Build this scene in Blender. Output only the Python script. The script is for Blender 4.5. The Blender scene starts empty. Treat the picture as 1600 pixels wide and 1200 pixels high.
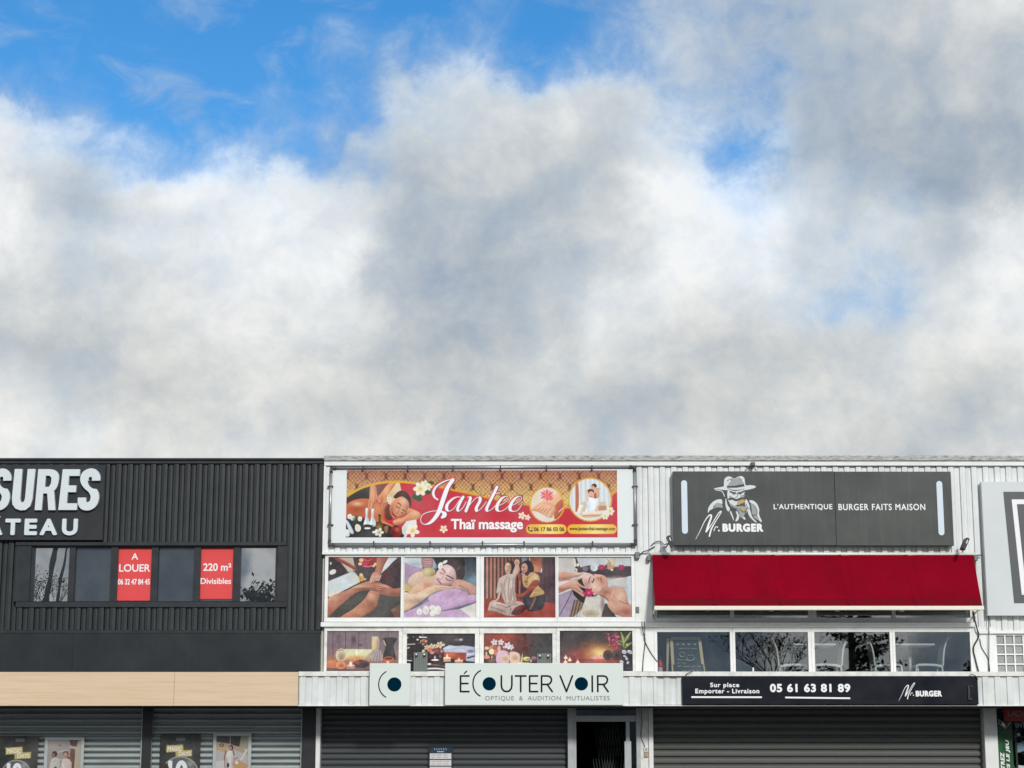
import bpy, math, random
import numpy as np
from mathutils import Vector, Matrix

random.seed(7)
rng = np.random.RandomState(11)
scene = bpy.context.scene
COL = scene.collection
R = math.radians

# ---------------------------------------------------------------- camera
FPX, DIST, EYE = 2950.0, 29.5, 1.7            # focal length in photo pixels, metres to the facade, eye height
PITCH = math.atan(592 / 2950)
cam_data = bpy.data.cameras.new('camera')
cam_data.sensor_width = 36
cam_data.lens = FPX / 1600 * 36
cam_data.clip_start, cam_data.clip_end = 0.1, 3000
cam = bpy.data.objects.new('camera', cam_data)
cam.location = (0, -DIST, EYE)
cam.rotation_euler = (math.pi / 2 + PITCH, 0, 0)
COL.objects.link(cam)
scene.camera = cam

# ---------------------------------------------------------------- view transform
scene.view_settings.view_transform = 'Standard'
scene.view_settings.look = 'None'
scene.view_settings.exposure = 0.0
scene.view_settings.gamma = 1.0
scene.cycles.max_bounces = 8
scene.cycles.caustics_reflective = False
scene.cycles.caustics_refractive = False

# ---------------------------------------------------------------- sun (front right, softened by thin cloud)
SUN_EL, SUN_AZ = R(27), R(15)                  # azimuth: to the right of straight behind the camera
sd = bpy.data.lights.new('sun', 'SUN')
sd.energy, sd.angle, sd.color = 2.5, R(7), (1.0, 0.975, 0.935)
sun = bpy.data.objects.new('sun', sd)
sdir = Vector((math.sin(SUN_AZ) * math.cos(SUN_EL), -math.cos(SUN_AZ) * math.cos(SUN_EL), math.sin(SUN_EL)))
sun.rotation_euler = sdir.to_track_quat('Z', 'Y').to_euler()
sun.location = sdir * 40
COL.objects.link(sun)


# ---------------------------------------------------------------- node helper
class NT:
    def __init__(s, tree):
        s.t = tree
        s.t.nodes.clear()

    def n(s, typ, **kw):
        x = s.t.nodes.new(typ)
        for k, v in kw.items():
            setattr(x, k, v)
        return x

    def put(s, sock, v):
        if isinstance(v, bpy.types.NodeSocket):
            s.t.links.new(v, sock)
        elif v is not None:
            try:
                sock.default_value = v
            except Exception:
                sock.default_value = (v, v, v)

    def m(s, op, a, b=None, c=None, clamp=False):
        x = s.n('ShaderNodeMath', operation=op, use_clamp=clamp)
        for i, v in enumerate((a, b, c)):
            if v is not None:
                s.put(x.inputs[i], v)
        return x.outputs[0]

    def sstep(s, v, lo, hi, o0=0.0, o1=1.0):
        x = s.n('ShaderNodeMapRange', interpolation_type='SMOOTHSTEP')
        for i, q in enumerate((v, lo, hi, o0, o1)):
            s.put(x.inputs[i], q)
        return x.outputs[0]

    def lin(s, v, lo, hi, o0=0.0, o1=1.0):
        x = s.n('ShaderNodeMapRange')
        x.clamp = True
        for i, q in enumerate((v, lo, hi, o0, o1)):
            s.put(x.inputs[i], q)
        return x.outputs[0]

    def mix(s, f, a, b, blend='MIX'):
        x = s.n('ShaderNodeMix', data_type='RGBA', blend_type=blend)
        s.put(x.inputs[0], f)
        s.put(x.inputs[6], a)
        s.put(x.inputs[7], b)
        return x.outputs[2]

    def noise(s, vec, scale, detail=4.0, rough=0.55, dist=0.0, lac=2.0):
        x = s.n('ShaderNodeTexNoise')
        s.put(x.inputs['Vector'], vec)
        x.inputs['Scale'].default_value = scale
        x.inputs['Detail'].default_value = detail
        x.inputs['Roughness'].default_value = rough
        x.inputs['Distortion'].default_value = dist
        x.inputs['Lacunarity'].default_value = lac
        return x

    def scl(s, vec, sc):
        x = s.n('ShaderNodeVectorMath', operation='MULTIPLY')
        s.put(x.inputs[0], vec)
        x.inputs[1].default_value = sc
        return x.outputs[0]


def lin1(c):
    c = c / 255.0
    return c / 12.92 if c <= 0.04045 else ((c + 0.055) / 1.055) ** 2.4


def L(r, g=None, b=None):
    if g is None:
        r, g, b = (r, r, r) if not isinstance(r, (tuple, list)) else r
    return (lin1(r), lin1(g), lin1(b), 1.0)


# ---------------------------------------------------------------- sky: Nishita blue behind broken cloud
def ang(px, py):
    u, v = (px - 800) / FPX, (600 - py) / FPX
    d = Vector((u, math.cos(PITCH) - v * math.sin(PITCH), math.sin(PITCH) + v * math.cos(PITCH))).normalized()
    return math.atan2(d.x, d.y), math.asin(d.z)


SKY_ROWS = [0, 80, 160, 240, 320, 400, 480, 560, 640, 715]
SKY_COLS = [i * 1600 / 15 for i in range(16)]
SKY_COV = [
    [.20, .16, .10, .04, .03, .06, .10, .30, .24, .44, .66, .70, .86, 1, 1, 1],
    [.22, .22, .08, .04, .02, .36, .46, .44, .36, .46, .68, .80, .88, .95, 1, 1],
    [.40, .36, .12, .06, .36, .40, .84, .98, .98, .90, .66, .60, .88, .95, 1, 1],
    [.86, .62, .50, .52, .38, .70, 1, 1, 1, 1, .92, .38, .82, 1, 1, 1],
    [1, .88, 1, 1, .94, 1, 1, 1, 1, 1, 1, .74, .86, .88, 1, 1],
    [1, .82, .9, 1, 1, 1, 1, 1, 1, 1, 1, .92, .84, .82, .95, 1],
    [1, 1, 1, 1, 1, 1, 1, 1, 1, 1, 1, .92, .68, .70, 1, 1],
    [1] * 16, [1] * 16, [1] * 16]
SKY_LUM = [
    [.5, .5, .5, .5, .5, .5, .6, .6, .5, .45, .42, .38, .45, .54, .70, .72],
    [.6, .6, .5, .5, .5, .65, .65, .65, .62, .58, .52, .38, .38, .48, .62, .60],
    [.55, .5, .5, .5, .6, .55, .60, .68, .66, .62, .62, .46, .34, .42, .50, .48],
    [.80, .70, .82, .80, .60, .42, .48, .58, .56, .56, .82, .72, .32, .36, .40, .38],
    [.82, .50, .78, .94, .92, .78, .44, .48, .46, .54, 1.0, .94, .60, .38, .30, .38],
    [.86, .62, .76, .86, .90, .90, .40, .37, .50, .66, .96, .88, .66, .66, .50, .84],
    [.76, .66, .74, .80, .82, .82, .40, .40, .56, .78, .84, .74, .60, .58, .78, .88],
    [.58, .54, .64, .70, .76, .70, .46, .50, .66, .72, .66, .58, .64, .74, .74, .74],
    [.76, .62, .56, .66, .74, .64, .56, .62, .70, .52, .50, .60, .70, .66, .56, .68],
    [.88, .84, .76, .74, .78, .74, .74, .68, .60, .58, .66, .78, .72, .58, .58, .68]]

world = bpy.data.worlds.new('World')
scene.world = world
world.use_nodes = True
W = NT(world.node_tree)
tc = W.n('ShaderNodeTexCoord')
DIRV = tc.outputs['Generated']
warp = W.noise(DIRV, 9.0, 9.0, 0.62)
wsub = W.n('ShaderNodeVectorMath', operation='SUBTRACT')
W.put(wsub.inputs[0], warp.outputs['Color'])
wsub.inputs[1].default_value = (0.5, 0.5, 0.5)
wadd = W.n('ShaderNodeVectorMath', operation='MULTIPLY_ADD')
W.put(wadd.inputs[0], wsub.outputs[0])
wadd.inputs[1].default_value = (0.085, 0.0, 0.075)
W.put(wadd.inputs[2], DIRV)
sep = W.n('ShaderNodeSeparateXYZ')
W.put(sep.inputs[0], wadd.outputs[0])
az = W.m('ARCTAN2', sep.outputs[0], sep.outputs[1])
el = W.m('ARCSINE', sep.outputs[2])
apos = W.lin(az, -0.32, 0.32)
cur = None
els = [ang(800, y)[1] for y in SKY_ROWS]
for r, py in enumerate(SKY_ROWS):
    ramp = W.n('ShaderNodeValToRGB')
    W.put(ramp.inputs[0], apos)
    cr = ramp.color_ramp
    cr.interpolation = 'EASE'
    for k, px in enumerate(SKY_COLS):
        pos = (ang(px, py)[0] + 0.32) / 0.64
        e = cr.elements[k] if k < 2 else cr.elements.new(pos)
        e.position = pos
        e.color = (SKY_COV[r][k], SKY_LUM[r][k], 0, 1)
    if cur is None:
        cur = ramp.outputs[0]
    else:
        f = W.sstep(el, els[r - 1], els[r])
        cur = W.mix(f, cur, ramp.outputs[0])
csep = W.n('ShaderNodeSeparateColor')
W.put(csep.inputs[0], cur)
cov_f, lum_f = csep.outputs[0], csep.outputs[1]
# the rest of the sky: broken cloud all round
big = W.noise(DIRV, 2.6, 6.0, 0.55)
cov_g = W.lin(big.outputs['Fac'], 0.34, 0.5)
lum_g = W.lin(W.noise(DIRV, 5.0, 6.0, 0.6).outputs['Fac'], 0.3, 0.7, 0.45, 1.0)
# cloud banks low behind the camera (what the shop windows mirror)
back = W.n('ShaderNodeValToRGB')
sx = W.n('ShaderNodeSeparateXYZ')
W.put(sx.inputs[0], wadd.outputs[0])
W.put(back.inputs[0], W.lin(sx.outputs[0], -0.32, 0.32))
bcr = back.color_ramp
bcr.interpolation = 'EASE'
BACK = [(-.30, .75), (-.26, 1.0), (-.23, .85), (-.218, .36), (-.14, .36), (-.128, .95), (-.1, .8), (.06, .02), (.108, .04), (.125, .3), (.15, 1.0), (.195, 1.0), (.205, .2), (.27, .06)]
for k, (x, v) in enumerate(BACK):
    pos = (x + .32) / .64
    e = bcr.elements[k] if k < 2 else bcr.elements.new(pos)
    e.position = pos
    e.color = (v, v, v, 1)
bfac = W.m('MULTIPLY', W.sstep(sx.outputs[1], -0.8, -0.95), W.sstep(sx.outputs[2], 0.22, 0.14))
lum_g = W.m('ADD', W.m('MULTIPLY', lum_g, W.m('SUBTRACT', 1.0, bfac)), W.m('MULTIPLY', back.outputs[0], bfac))
cov_g = W.m('MAXIMUM', cov_g, bfac)
fr = W.m('MULTIPLY', W.sstep(W.m('ABSOLUTE', az), 0.5, 0.32), W.sstep(el, 0.62, 0.42))
cov = W.m('ADD', W.m('MULTIPLY', cov_f, fr), W.m('MULTIPLY', cov_g, W.m('SUBTRACT', 1.0, fr)))
lum = W.m('ADD', W.m('MULTIPLY', lum_f, fr), W.m('MULTIPLY', lum_g, W.m('SUBTRACT', 1.0, fr)))
sq = W.scl(DIRV, (1.0, 1.0, 1.08))
n1 = W.noise(sq, 12.0, 10.0, 0.54, 0.25)
n2 = W.noise(sq, 36.0, 10.0, 0.64, 0.3)
d1 = W.m('SUBTRACT', n1.outputs['Fac'], 0.5)
d2 = W.m('SUBTRACT', n2.outputs['Fac'], 0.5)
covn = W.m('ADD', cov, W.m('ADD', W.m('MULTIPLY', d1, 0.50), W.m('MULTIPLY', d2, 0.66)))
dens = W.sstep(covn, 0.17, 0.86)
wis = W.noise(W.scl(DIRV, (1.0, 1.0, 2.4)), 20.0, 10.0, 0.62, 0.6)                 # thin streaks across the blue
dens = W.m('MAXIMUM', dens, W.m('MULTIPLY', W.sstep(wis.outputs['Fac'], 0.50, 0.76), 0.42))
edge = W.m('MULTIPLY', W.sstep(covn, 0.45, 0.62), W.sstep(covn, 1.0, 0.65))
off = W.n('ShaderNodeVectorMath', operation='ADD')                   # light from above left on the billows
W.put(off.inputs[0], sq)
off.inputs[1].default_value = (-0.010, 0.0, 0.014)
n1b = W.noise(off.outputs[0], 12.0, 10.0, 0.54, 0.25)
n2b = W.noise(off.outputs[0], 36.0, 10.0, 0.64, 0.3)
lit = W.m('ADD', W.m('MULTIPLY', W.m('SUBTRACT', n1.outputs['Fac'], n1b.outputs['Fac']), 0.4), W.m('MULTIPLY', W.m('SUBTRACT', n2.outputs['Fac'], n2b.outputs['Fac']), 0.32))
lumn = W.m('ADD', lum, W.m('ADD', W.m('MULTIPLY', d1, 0.12), W.m('MULTIPLY', d2, 0.19)))
lumn = W.m('ADD', lumn, 0.03)
n3 = W.noise(DIRV, 70.0, 6.0, 0.55)
lumn = W.m('ADD', lumn, W.m('MULTIPLY', W.m('MULTIPLY', W.m('SUBTRACT', n3.outputs['Fac'], 0.5), bfac), 1.3))
lumn = W.m('ADD', lumn, lit)
lumn = W.m('ADD', lumn, W.m('MULTIPLY', edge, 0.10), clamp=True)
cr = W.n('ShaderNodeValToRGB')
W.put(cr.inputs[0], lumn)
c0 = cr.color_ramp
c0.elements[0].position, c0.elements[0].color = 0.0, (.225, .285, .355, 1)
c0.elements[1].position, c0.elements[1].color = 1.0, (.91, .925, .93, 1)
e = c0.elements.new(0.35); e.color = (.385, .445, .515, 1)
e = c0.elements.new(0.68); e.color = (.63, .66, .675, 1)
sky = W.n('ShaderNodeTexSky', sky_type='NISHITA')
sky.sun_disc = False
sky.sun_elevation = SUN_EL
sky.sun_rotation = math.atan2(sdir.x, sdir.y)
sky.air_density, sky.dust_density, sky.ozone_density = 1.0, 0.3, 3.0
hs = W.n('ShaderNodeHueSaturation')
hs.inputs['Saturation'].default_value = 1.33
hs.inputs['Value'].default_value = 1.5
W.put(hs.inputs['Color'], sky.outputs[0])
warm = W.mix(W.sstep(el, 0.275, 0.19), (10.0, 10.0, 10.0, 1), (10.05, 9.85, 9.5, 1))
cloud = W.mix(1.0, cr.outputs[0], warm, 'MULTIPLY')   # the Background below runs at 0.1
thin = W.sstep(covn, 1.12, 0.62)                                      # thin cloud takes on some blue
cloud = W.mix(W.m('MULTIPLY', thin, 0.75), cloud, W.mix(1.0, cloud, (.80, .93, 1.10, 1), 'MULTIPLY'))
final = W.mix(dens, hs.outputs[0], cloud)
bg = W.n('ShaderNodeBackground')
W.put(bg.inputs[0], final)
bg.inputs[1].default_value = 0.1
wo = W.n('ShaderNodeOutputWorld')
W.put(wo.inputs[0], bg.outputs[0])


# ---------------------------------------------------------------- materials
def mat(name, c, rough=0.5, metal=0.0, spec=0.5, dirt=0.0, dirt_c=(90, 88, 82), sc=3.0, streak=0.0, speck=0.0, bump=0.0, bsc=60.0, stretch=(1, 1, 1), coat=0.0):
    m = bpy.data.materials.new(name)
    m.use_nodes = True
    T = NT(m.node_tree)
    out = T.n('ShaderNodeOutputMaterial')
    p = T.n('ShaderNodeBsdfPrincipled')
    T.put(out.inputs[0], p.outputs[0])
    p.inputs['Roughness'].default_value = rough
    p.inputs['Metallic'].default_value = metal
    p.inputs['Specular IOR Level'].default_value = spec
    p.inputs['Coat Weight'].default_value = coat
    pos = T.n('ShaderNodeNewGeometry').outputs['Position']
    col = L(c)
    cur = None
    if dirt > 0:
        f = T.lin(T.noise(T.scl(pos, stretch), sc, 8.0, 0.65).outputs['Fac'], 0.42, 0.75, 0.0, dirt)
        cur = T.mix(f, col, L(dirt_c))
    if streak > 0:
        n = T.noise(T.scl(pos, (9.0, 1.0, 0.55)), 1.6, 6.0, 0.65)
        f = T.lin(n.outputs['Fac'], 0.5, 0.78, 0.0, streak)
        cur = T.mix(f, cur if cur is not None else col, L(dirt_c))
    if speck > 0:
        n = T.noise(pos, 38.0, 3.0, 0.7)
        f = T.lin(n.outputs['Fac'], 0.66, 0.72, 0.0, speck)
        cur = T.mix(f, cur if cur is not None else col, L(55, 55, 55))
    T.put(p.inputs['Base Color'], cur if cur is not None else col)
    if rough < 0.6 or dirt > 0:
        r = T.lin(T.noise(pos, sc * 2.3, 5.0).outputs['Fac'], 0.3, 0.7, max(rough - 0.07, 0.02), min(rough + 0.09, 1.0))
        T.put(p.inputs['Roughness'], r)
    if bump > 0:
        b = T.n('ShaderNodeBump')
        b.inputs['Strength'].default_value = bump
        b.inputs['Distance'].default_value = 0.01
        T.put(b.inputs['Height'], T.noise(T.scl(pos, stretch), bsc, 6.0, 0.6).outputs['Fac'])
        T.put(p.inputs['Normal'], b.outputs[0])
    return m


def print_mat(name, rough=0.55, coat=0.0):
    m = bpy.data.materials.new(name)
    m.use_nodes = True
    T = NT(m.node_tree)
    out = T.n('ShaderNodeOutputMaterial')
    p = T.n('ShaderNodeBsdfPrincipled')
    a = T.n('ShaderNodeAttribute', attribute_name='ink')
    # pale, slightly blotchy glare haze mixed into the ink colour
    wash = T.lin(T.noise(T.n('ShaderNodeNewGeometry').outputs['Position'], 1.7, 6.0, .6).outputs['Fac'], .4, .75, 0.0, .12)
    T.put(p.inputs['Base Color'], T.mix(wash, a.outputs['Color'], L(190, 186, 184)))
    p.inputs['Roughness'].default_value = rough
    p.inputs['Specular IOR Level'].default_value = 0.12
    p.inputs['Coat Weight'].default_value = coat
    p.inputs['Coat Roughness'].default_value = 0.08
    T.put(out.inputs[0], p.outputs[0])
    return m


def glass_mat(name, refl=1.0, tint=(247, 250, 249), opaque=None, bumpy=0.0):
    """clear window glass: mirrors by Fresnel, lets the rest through (or a dark film behind it)"""
    m = bpy.data.materials.new(name)
    m.use_nodes = True
    T = NT(m.node_tree)
    out = T.n('ShaderNodeOutputMaterial')
    fr = T.n('ShaderNodeFresnel')
    fr.inputs[0].default_value = 1.52
    gl = T.n('ShaderNodeBsdfGlossy')
    gl.inputs['Roughness'].default_value = 0.0
    gl.inputs['Color'].default_value = (.95, .97, 1, 1)
    if opaque:
        tr = T.n('ShaderNodeBsdfDiffuse')
        tr.inputs[0].default_value = L(opaque)
    else:
        tr = T.n('ShaderNodeBsdfTransparent')
        tr.inputs[0].default_value = L(tint)
    if bumpy:
        b = T.n('ShaderNodeBump')
        b.inputs['Strength'].default_value = bumpy
        b.inputs['Distance'].default_value = 0.01
        T.put(b.inputs['Height'], T.noise(T.n('ShaderNodeNewGeometry').outputs['Position'], 2.2, 1.0).outputs['Fac'])
        T.put(gl.inputs['Normal'], b.outputs[0])
    mx = T.n('ShaderNodeMixShader')
    T.put(mx.inputs[0], T.m('MULTIPLY', fr.outputs[0], refl, clamp=True))
    T.put(mx.inputs[1], tr.outputs[0])
    T.put(mx.inputs[2], gl.outputs[0])
    T.put(out.inputs[0], mx.outputs[0])
    return m


# ---------------------------------------------------------------- photo pixel -> point on the plane y = Y
def F(px, py, Y=0.0):
    u, v = (px - 800) / FPX, (600 - py) / FPX
    ry = math.cos(PITCH) - v * math.sin(PITCH)
    rz = math.sin(PITCH) + v * math.cos(PITCH)
    t = (Y + DIST) / ry
    return Vector((u * t, Y, EYE + rz * t))


def RC(x0, y0, x1, y1, Y=0.0):
    """pixel rectangle -> (x0, x1, z0, z1) in metres on the plane y = Y"""
    ym, xm = (y0 + y1) / 2, (x0 + x1) / 2
    return F(x0, ym, Y).x, F(x1, ym, Y).x, F(xm, y1, Y).z, F(xm, y0, Y).z


# ---------------------------------------------------------------- mesh builder
WLOC = {}


class MB:
    def __init__(s):
        s.v, s.f, s.mi, s.sm = [], [], [], []
        s.cm = 0

    def face(s, pts, smooth=False):
        i = len(s.v)
        s.v += [tuple(p) for p in pts]
        s.f.append(tuple(range(i, i + len(pts))))
        s.mi.append(s.cm)
        s.sm.append(smooth)

    def mesh(s, vs, fs, smooth=False):
        i = len(s.v)
        s.v += [tuple(p) for p in vs]
        for f in fs:
            s.f.append(tuple(i + k for k in f))
            s.mi.append(s.cm)
            s.sm.append(smooth)

    def box(s, x0, x1, y0, y1, z0, z1, bev=0.0):
        if x0 > x1: x0, x1 = x1, x0
        if y0 > y1: y0, y1 = y1, y0
        if z0 > z1: z0, z1 = z1, z0
        b = min(bev, (x1 - x0) * .45, (y1 - y0) * .45, (z1 - z0) * .45)
        if b <= 0:
            v = [(x, y, z) for z in (z0, z1) for y in (y0, y1) for x in (x0, x1)]
            s.mesh(v, [(0, 2, 3, 1), (4, 5, 7, 6), (0, 1, 5, 4), (2, 6, 7, 3), (0, 4, 6, 2), (1, 3, 7, 5)])
            return
        # chamfered box
        vs, idx = [], {}
        X, Y_, Z = (x0, x1), (y0, y1), (z0, z1)
        for i in (0, 1):
            for j in (0, 1):
                for k in (0, 1):
                    sx, sy, sz = 1 - 2 * i, 1 - 2 * j, 1 - 2 * k
                    for a in range(3):
                        p = [X[i] + sx * b, Y_[j] + sy * b, Z[k] + sz * b]
                        p[a] = (X[i], Y_[j], Z[k])[a]
                        idx[(i, j, k, a)] = len(vs)
                        vs.append(tuple(p))
        fs = []
        for a in range(3):
            o = [q for q in range(3) if q != a]
            for side in (0, 1):
                loop = []
                for (p, q) in ((0, 0), (1, 0), (1, 1), (0, 1)):
                    key = [0, 0, 0]
                    key[a], key[o[0]], key[o[1]] = side, p, q
                    loop.append(idx[(*key, a)])
                fs.append(tuple(loop))
        for a in range(3):                      # edges along axis a
            o = [q for q in range(3) if q != a]
            for p in (0, 1):
                for q in (0, 1):
                    k0, k1 = [0, 0, 0], [0, 0, 0]
                    k0[o[0]] = k1[o[0]] = p
                    k0[o[1]] = k1[o[1]] = q
                    k0[a], k1[a] = 0, 1
                    fs.append((idx[(*k0, o[0])], idx[(*k1, o[0])], idx[(*k1, o[1])], idx[(*k0, o[1])]))
        for i in (0, 1):
            for j in (0, 1):
                for k in (0, 1):
                    fs.append((idx[(i, j, k, 0)], idx[(i, j, k, 1)], idx[(i, j, k, 2)]))
        s.mesh(vs, fs)

    def rect(s, x0, x1, z0, z1, y, d, bev=0.0):
        """box whose front is at y and which is d deep (towards +y)"""
        s.box(x0, x1, y, y + d, z0, z1, bev)

    def tube(s, pts, r, n=8, cap=True):
        pts = [Vector(p) for p in pts]
        rs = r if isinstance(r, (list, tuple)) else [r] * len(pts)
        rings = []
        up = Vector((0.13, 0.29, 0.95)).normalized()
        for i, p in enumerate(pts):
            d = (pts[min(i + 1, len(pts) - 1)] - pts[max(i - 1, 0)])
            if d.length < 1e-9:
                d = Vector((0, 0, 1))
            d.normalize()
            a = d.cross(up)
            if a.length < 1e-3:
                a = d.cross(Vector((1, 0, 0)))
            a.normalize()
            b = d.cross(a)
            rings.append([p + (a * math.cos(2 * math.pi * k / n) + b * math.sin(2 * math.pi * k / n)) * rs[i] for k in range(n)])
        vs = [q for rg in rings for q in rg]
        fs = []
        for i in range(len(pts) - 1):
            for k in range(n):
                fs.append((i * n + k, i * n + (k + 1) % n, (i + 1) * n + (k + 1) % n, (i + 1) * n + k))
        if cap:
            fs.append(tuple(range(n - 1, -1, -1)))
            fs.append(tuple((len(pts) - 1) * n + k for k in range(n)))
        s.mesh(vs, fs, True)

    def prof_x(s, prof, z0, z1):
        """profile [(x, y)...] drawn along x, extruded in z"""
        n = len(prof)
        vs = [(x, y, z0) for x, y in prof] + [(x, y, z1) for x, y in prof]
        s.mesh(vs, [(i, i + 1, n + i + 1, n + i) for i in range(n - 1)])

    def prof_z(s, prof, x0, x1, closed=False, smooth=False):
        """profile [(y, z)...], extruded in x"""
        n = len(prof)
        vs = [(x0, y, z) for y, z in prof] + [(x1, y, z) for y, z in prof]
        m_ = n if closed else n - 1
        fs = [(i, n + i, n + (i + 1) % n, (i + 1) % n) for i in range(m_)]
        s.mesh(vs, fs, smooth)
        if closed:
            s.mesh([(x0, y, z) for y, z in prof], [tuple(range(n))])
            s.mesh([(x1, y, z) for y, z in prof], [tuple(range(n - 1, -1, -1))])

    def build(s, name, mats, parent=None, origin=None):
        if not isinstance(mats, (list, tuple)):
            mats = [mats]
        a = np.array(s.v, dtype=np.float64)
        if origin is None:
            if parent is None:
                lo, hi = a.min(0), a.max(0)
                origin = Vector(((lo[0] + hi[0]) / 2, (lo[1] + hi[1]) / 2, lo[2]))
            else:
                origin = Vector(WLOC.get(parent.name, (0, 0, 0)))
        origin = Vector(origin)
        me = bpy.data.meshes.new(name)
        me.from_pydata((a - np.array(origin)).tolist(), [], s.f)
        for m in mats:
            me.materials.append(m)
        me.polygons.foreach_set('material_index', s.mi)
        me.polygons.foreach_set('use_smooth', s.sm)
        me.update()
        o = bpy.data.objects.new(name, me)
        COL.objects.link(o)
        WLOC[o.name] = tuple(origin)
        if parent is not None:
            o.parent = parent
            o.location = origin - Vector(WLOC[parent.name])
        else:
            o.location = origin
        return o


def tag(o, label=None, cat=None, group=None, kind=None):
    for k, v in (('label', label), ('category', cat), ('group', group), ('kind', kind)):
        if v:
            o[k] = v
    return o


def empty(name, loc, label=None, cat=None, group=None):
    o = bpy.data.objects.new(name, None)
    o.empty_display_size = 0.2
    o.location = loc
    COL.objects.link(o)
    WLOC[o.name] = tuple(loc)
    return tag(o, label, cat, group)


# ---------------------------------------------------------------- signed distance raster (negative inside)
class Grid:
    def __init__(s, x0, y0, x1, y1, step):
        s.x0, s.y0, s.x1, s.y1 = x0, y0, x1, y1
        s.nx = max(2, int(round((x1 - x0) / step)) + 1)
        s.ny = max(2, int(round((y1 - y0) / step)) + 1)
        s.xs = np.linspace(x0, x1, s.nx)
        s.ys = np.linspace(y0, y1, s.ny)
        s.dx = s.xs[1] - s.xs[0]
        s.dy = s.ys[1] - s.ys[0]

    def win(s, xa, ya, xb, yb):
        i0 = max(0, int(math.floor((xa - s.x0) / s.dx))); i1 = min(s.nx, int(math.ceil((xb - s.x0) / s.dx)) + 1)
        j0 = max(0, int(math.floor((ya - s.y0) / s.dy))); j1 = min(s.ny, int(math.ceil((yb - s.y0) / s.dy)) + 1)
        return i0, i1, j0, j1

    def edges(s, E, maxd):
        d = np.full((s.ny, s.nx), maxd, dtype=np.float32)
        tog = np.zeros((s.ny, s.nx + 1), dtype=np.int32)
        for ax, ay, bx, by in E:
            i0, i1, j0, j1 = s.win(min(ax, bx) - maxd, min(ay, by) - maxd, max(ax, bx) + maxd, max(ay, by) + maxd)
            if i0 < i1 and j0 < j1:
                X, Y = s.xs[None, i0:i1], s.ys[j0:j1, None]
                ex, ey = bx - ax, by - ay
                q = ex * ex + ey * ey + 1e-12
                t = np.clip(((X - ax) * ex + (Y - ay) * ey) / q, 0, 1)
                dd = np.hypot(X - ax - t * ex, Y - ay - t * ey)
                np.minimum(d[j0:j1, i0:i1], dd, out=d[j0:j1, i0:i1])
            if ay != by:
                lo, hi = (ay, by) if ay < by else (by, ay)
                ja = int(np.searchsorted(s.ys, lo, 'left')); jb = int(np.searchsorted(s.ys, hi, 'left'))
                if jb > ja:
                    yy = s.ys[ja:jb]
                    xi = ax + (yy - ay) / (by - ay) * (bx - ax)
                    ii = np.clip(np.ceil((xi - s.x0) / s.dx).astype(int), 0, s.nx)
                    np.add.at(tog, (np.arange(ja, jb), ii), 1)
        inside = (np.cumsum(tog, axis=1)[:, :s.nx] % 2) == 1
        return np.where(inside, -d, d)

    def poly(s, pts, maxd=3.0):
        n = len(pts)
        return s.edges([(*pts[i], *pts[(i + 1) % n]) for i in range(n)], maxd)

    def stroke(s, pts, ws, maxd=3.0):
        d = np.full((s.ny, s.nx), maxd, dtype=np.float32)
        for k in range(len(pts) - 1):
            (ax, ay), (bx, by) = pts[k], pts[k + 1]
            ra, rb = ws[k] / 2, ws[k + 1] / 2
            m = maxd + max(ra, rb)
            i0, i1, j0, j1 = s.win(min(ax, bx) - m, min(ay, by) - m, max(ax, bx) + m, max(ay, by) + m)
            if i0 >= i1 or j0 >= j1:
                continue
            X, Y = s.xs[None, i0:i1], s.ys[j0:j1, None]
            ex, ey = bx - ax, by - ay
            q = ex * ex + ey * ey + 1e-12
            t = np.clip(((X - ax) * ex + (Y - ay) * ey) / q, 0, 1)
            dd = np.hypot(X - ax - t * ex, Y - ay - t * ey) - (ra + (rb - ra) * t)
            np.minimum(d[j0:j1, i0:i1], dd, out=d[j0:j1, i0:i1])
        return d


def smooth(pts, closed, sub=6):
    P = [np.array(p, float) for p in pts]
    n = len(P)
    if n < 3:
        return [tuple(p) for p in P]
    out = []
    for i in range(n if closed else n - 1):
        p0 = P[(i - 1) % n] if closed or i > 0 else P[0]
        p1, p2 = P[i], P[(i + 1) % n]
        p3 = P[(i + 2) % n] if closed or i + 2 < n else P[-1]
        for k in range(sub):
            t = k / sub
            out.append(tuple(0.5 * ((2 * p1) + (-p0 + p2) * t + (2 * p0 - 5 * p1 + 4 * p2 - p3) * t * t + (-p0 + 3 * p1 - 3 * p2 + p3) * t ** 3)))
    if not closed:
        out.append(tuple(P[-1]))
    return out


def pen(pts, thin, thick, sub=10):
    """calligraphic path: thick on the way down, thin on the way up"""
    p = smooth(pts, False, sub)
    ws = []
    for i in range(len(p)):
        a, b = p[max(i - 2, 0)], p[min(i + 2, len(p) - 1)]
        dx, dy = b[0] - a[0], b[1] - a[1]
        s_ = max(0.0, dy / (math.hypot(dx, dy) + 1e-9))
        ws.append(thin + (thick - thin) * s_ ** 1.3)
    k = np.ones(5) / 5
    ws = np.convolve(np.pad(ws, 2, mode='edge'), k, 'valid')
    return p, list(ws)


# ---------------------------------------------------------------- lettering: outlines of Blender's built-in font
GLY = {}


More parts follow.
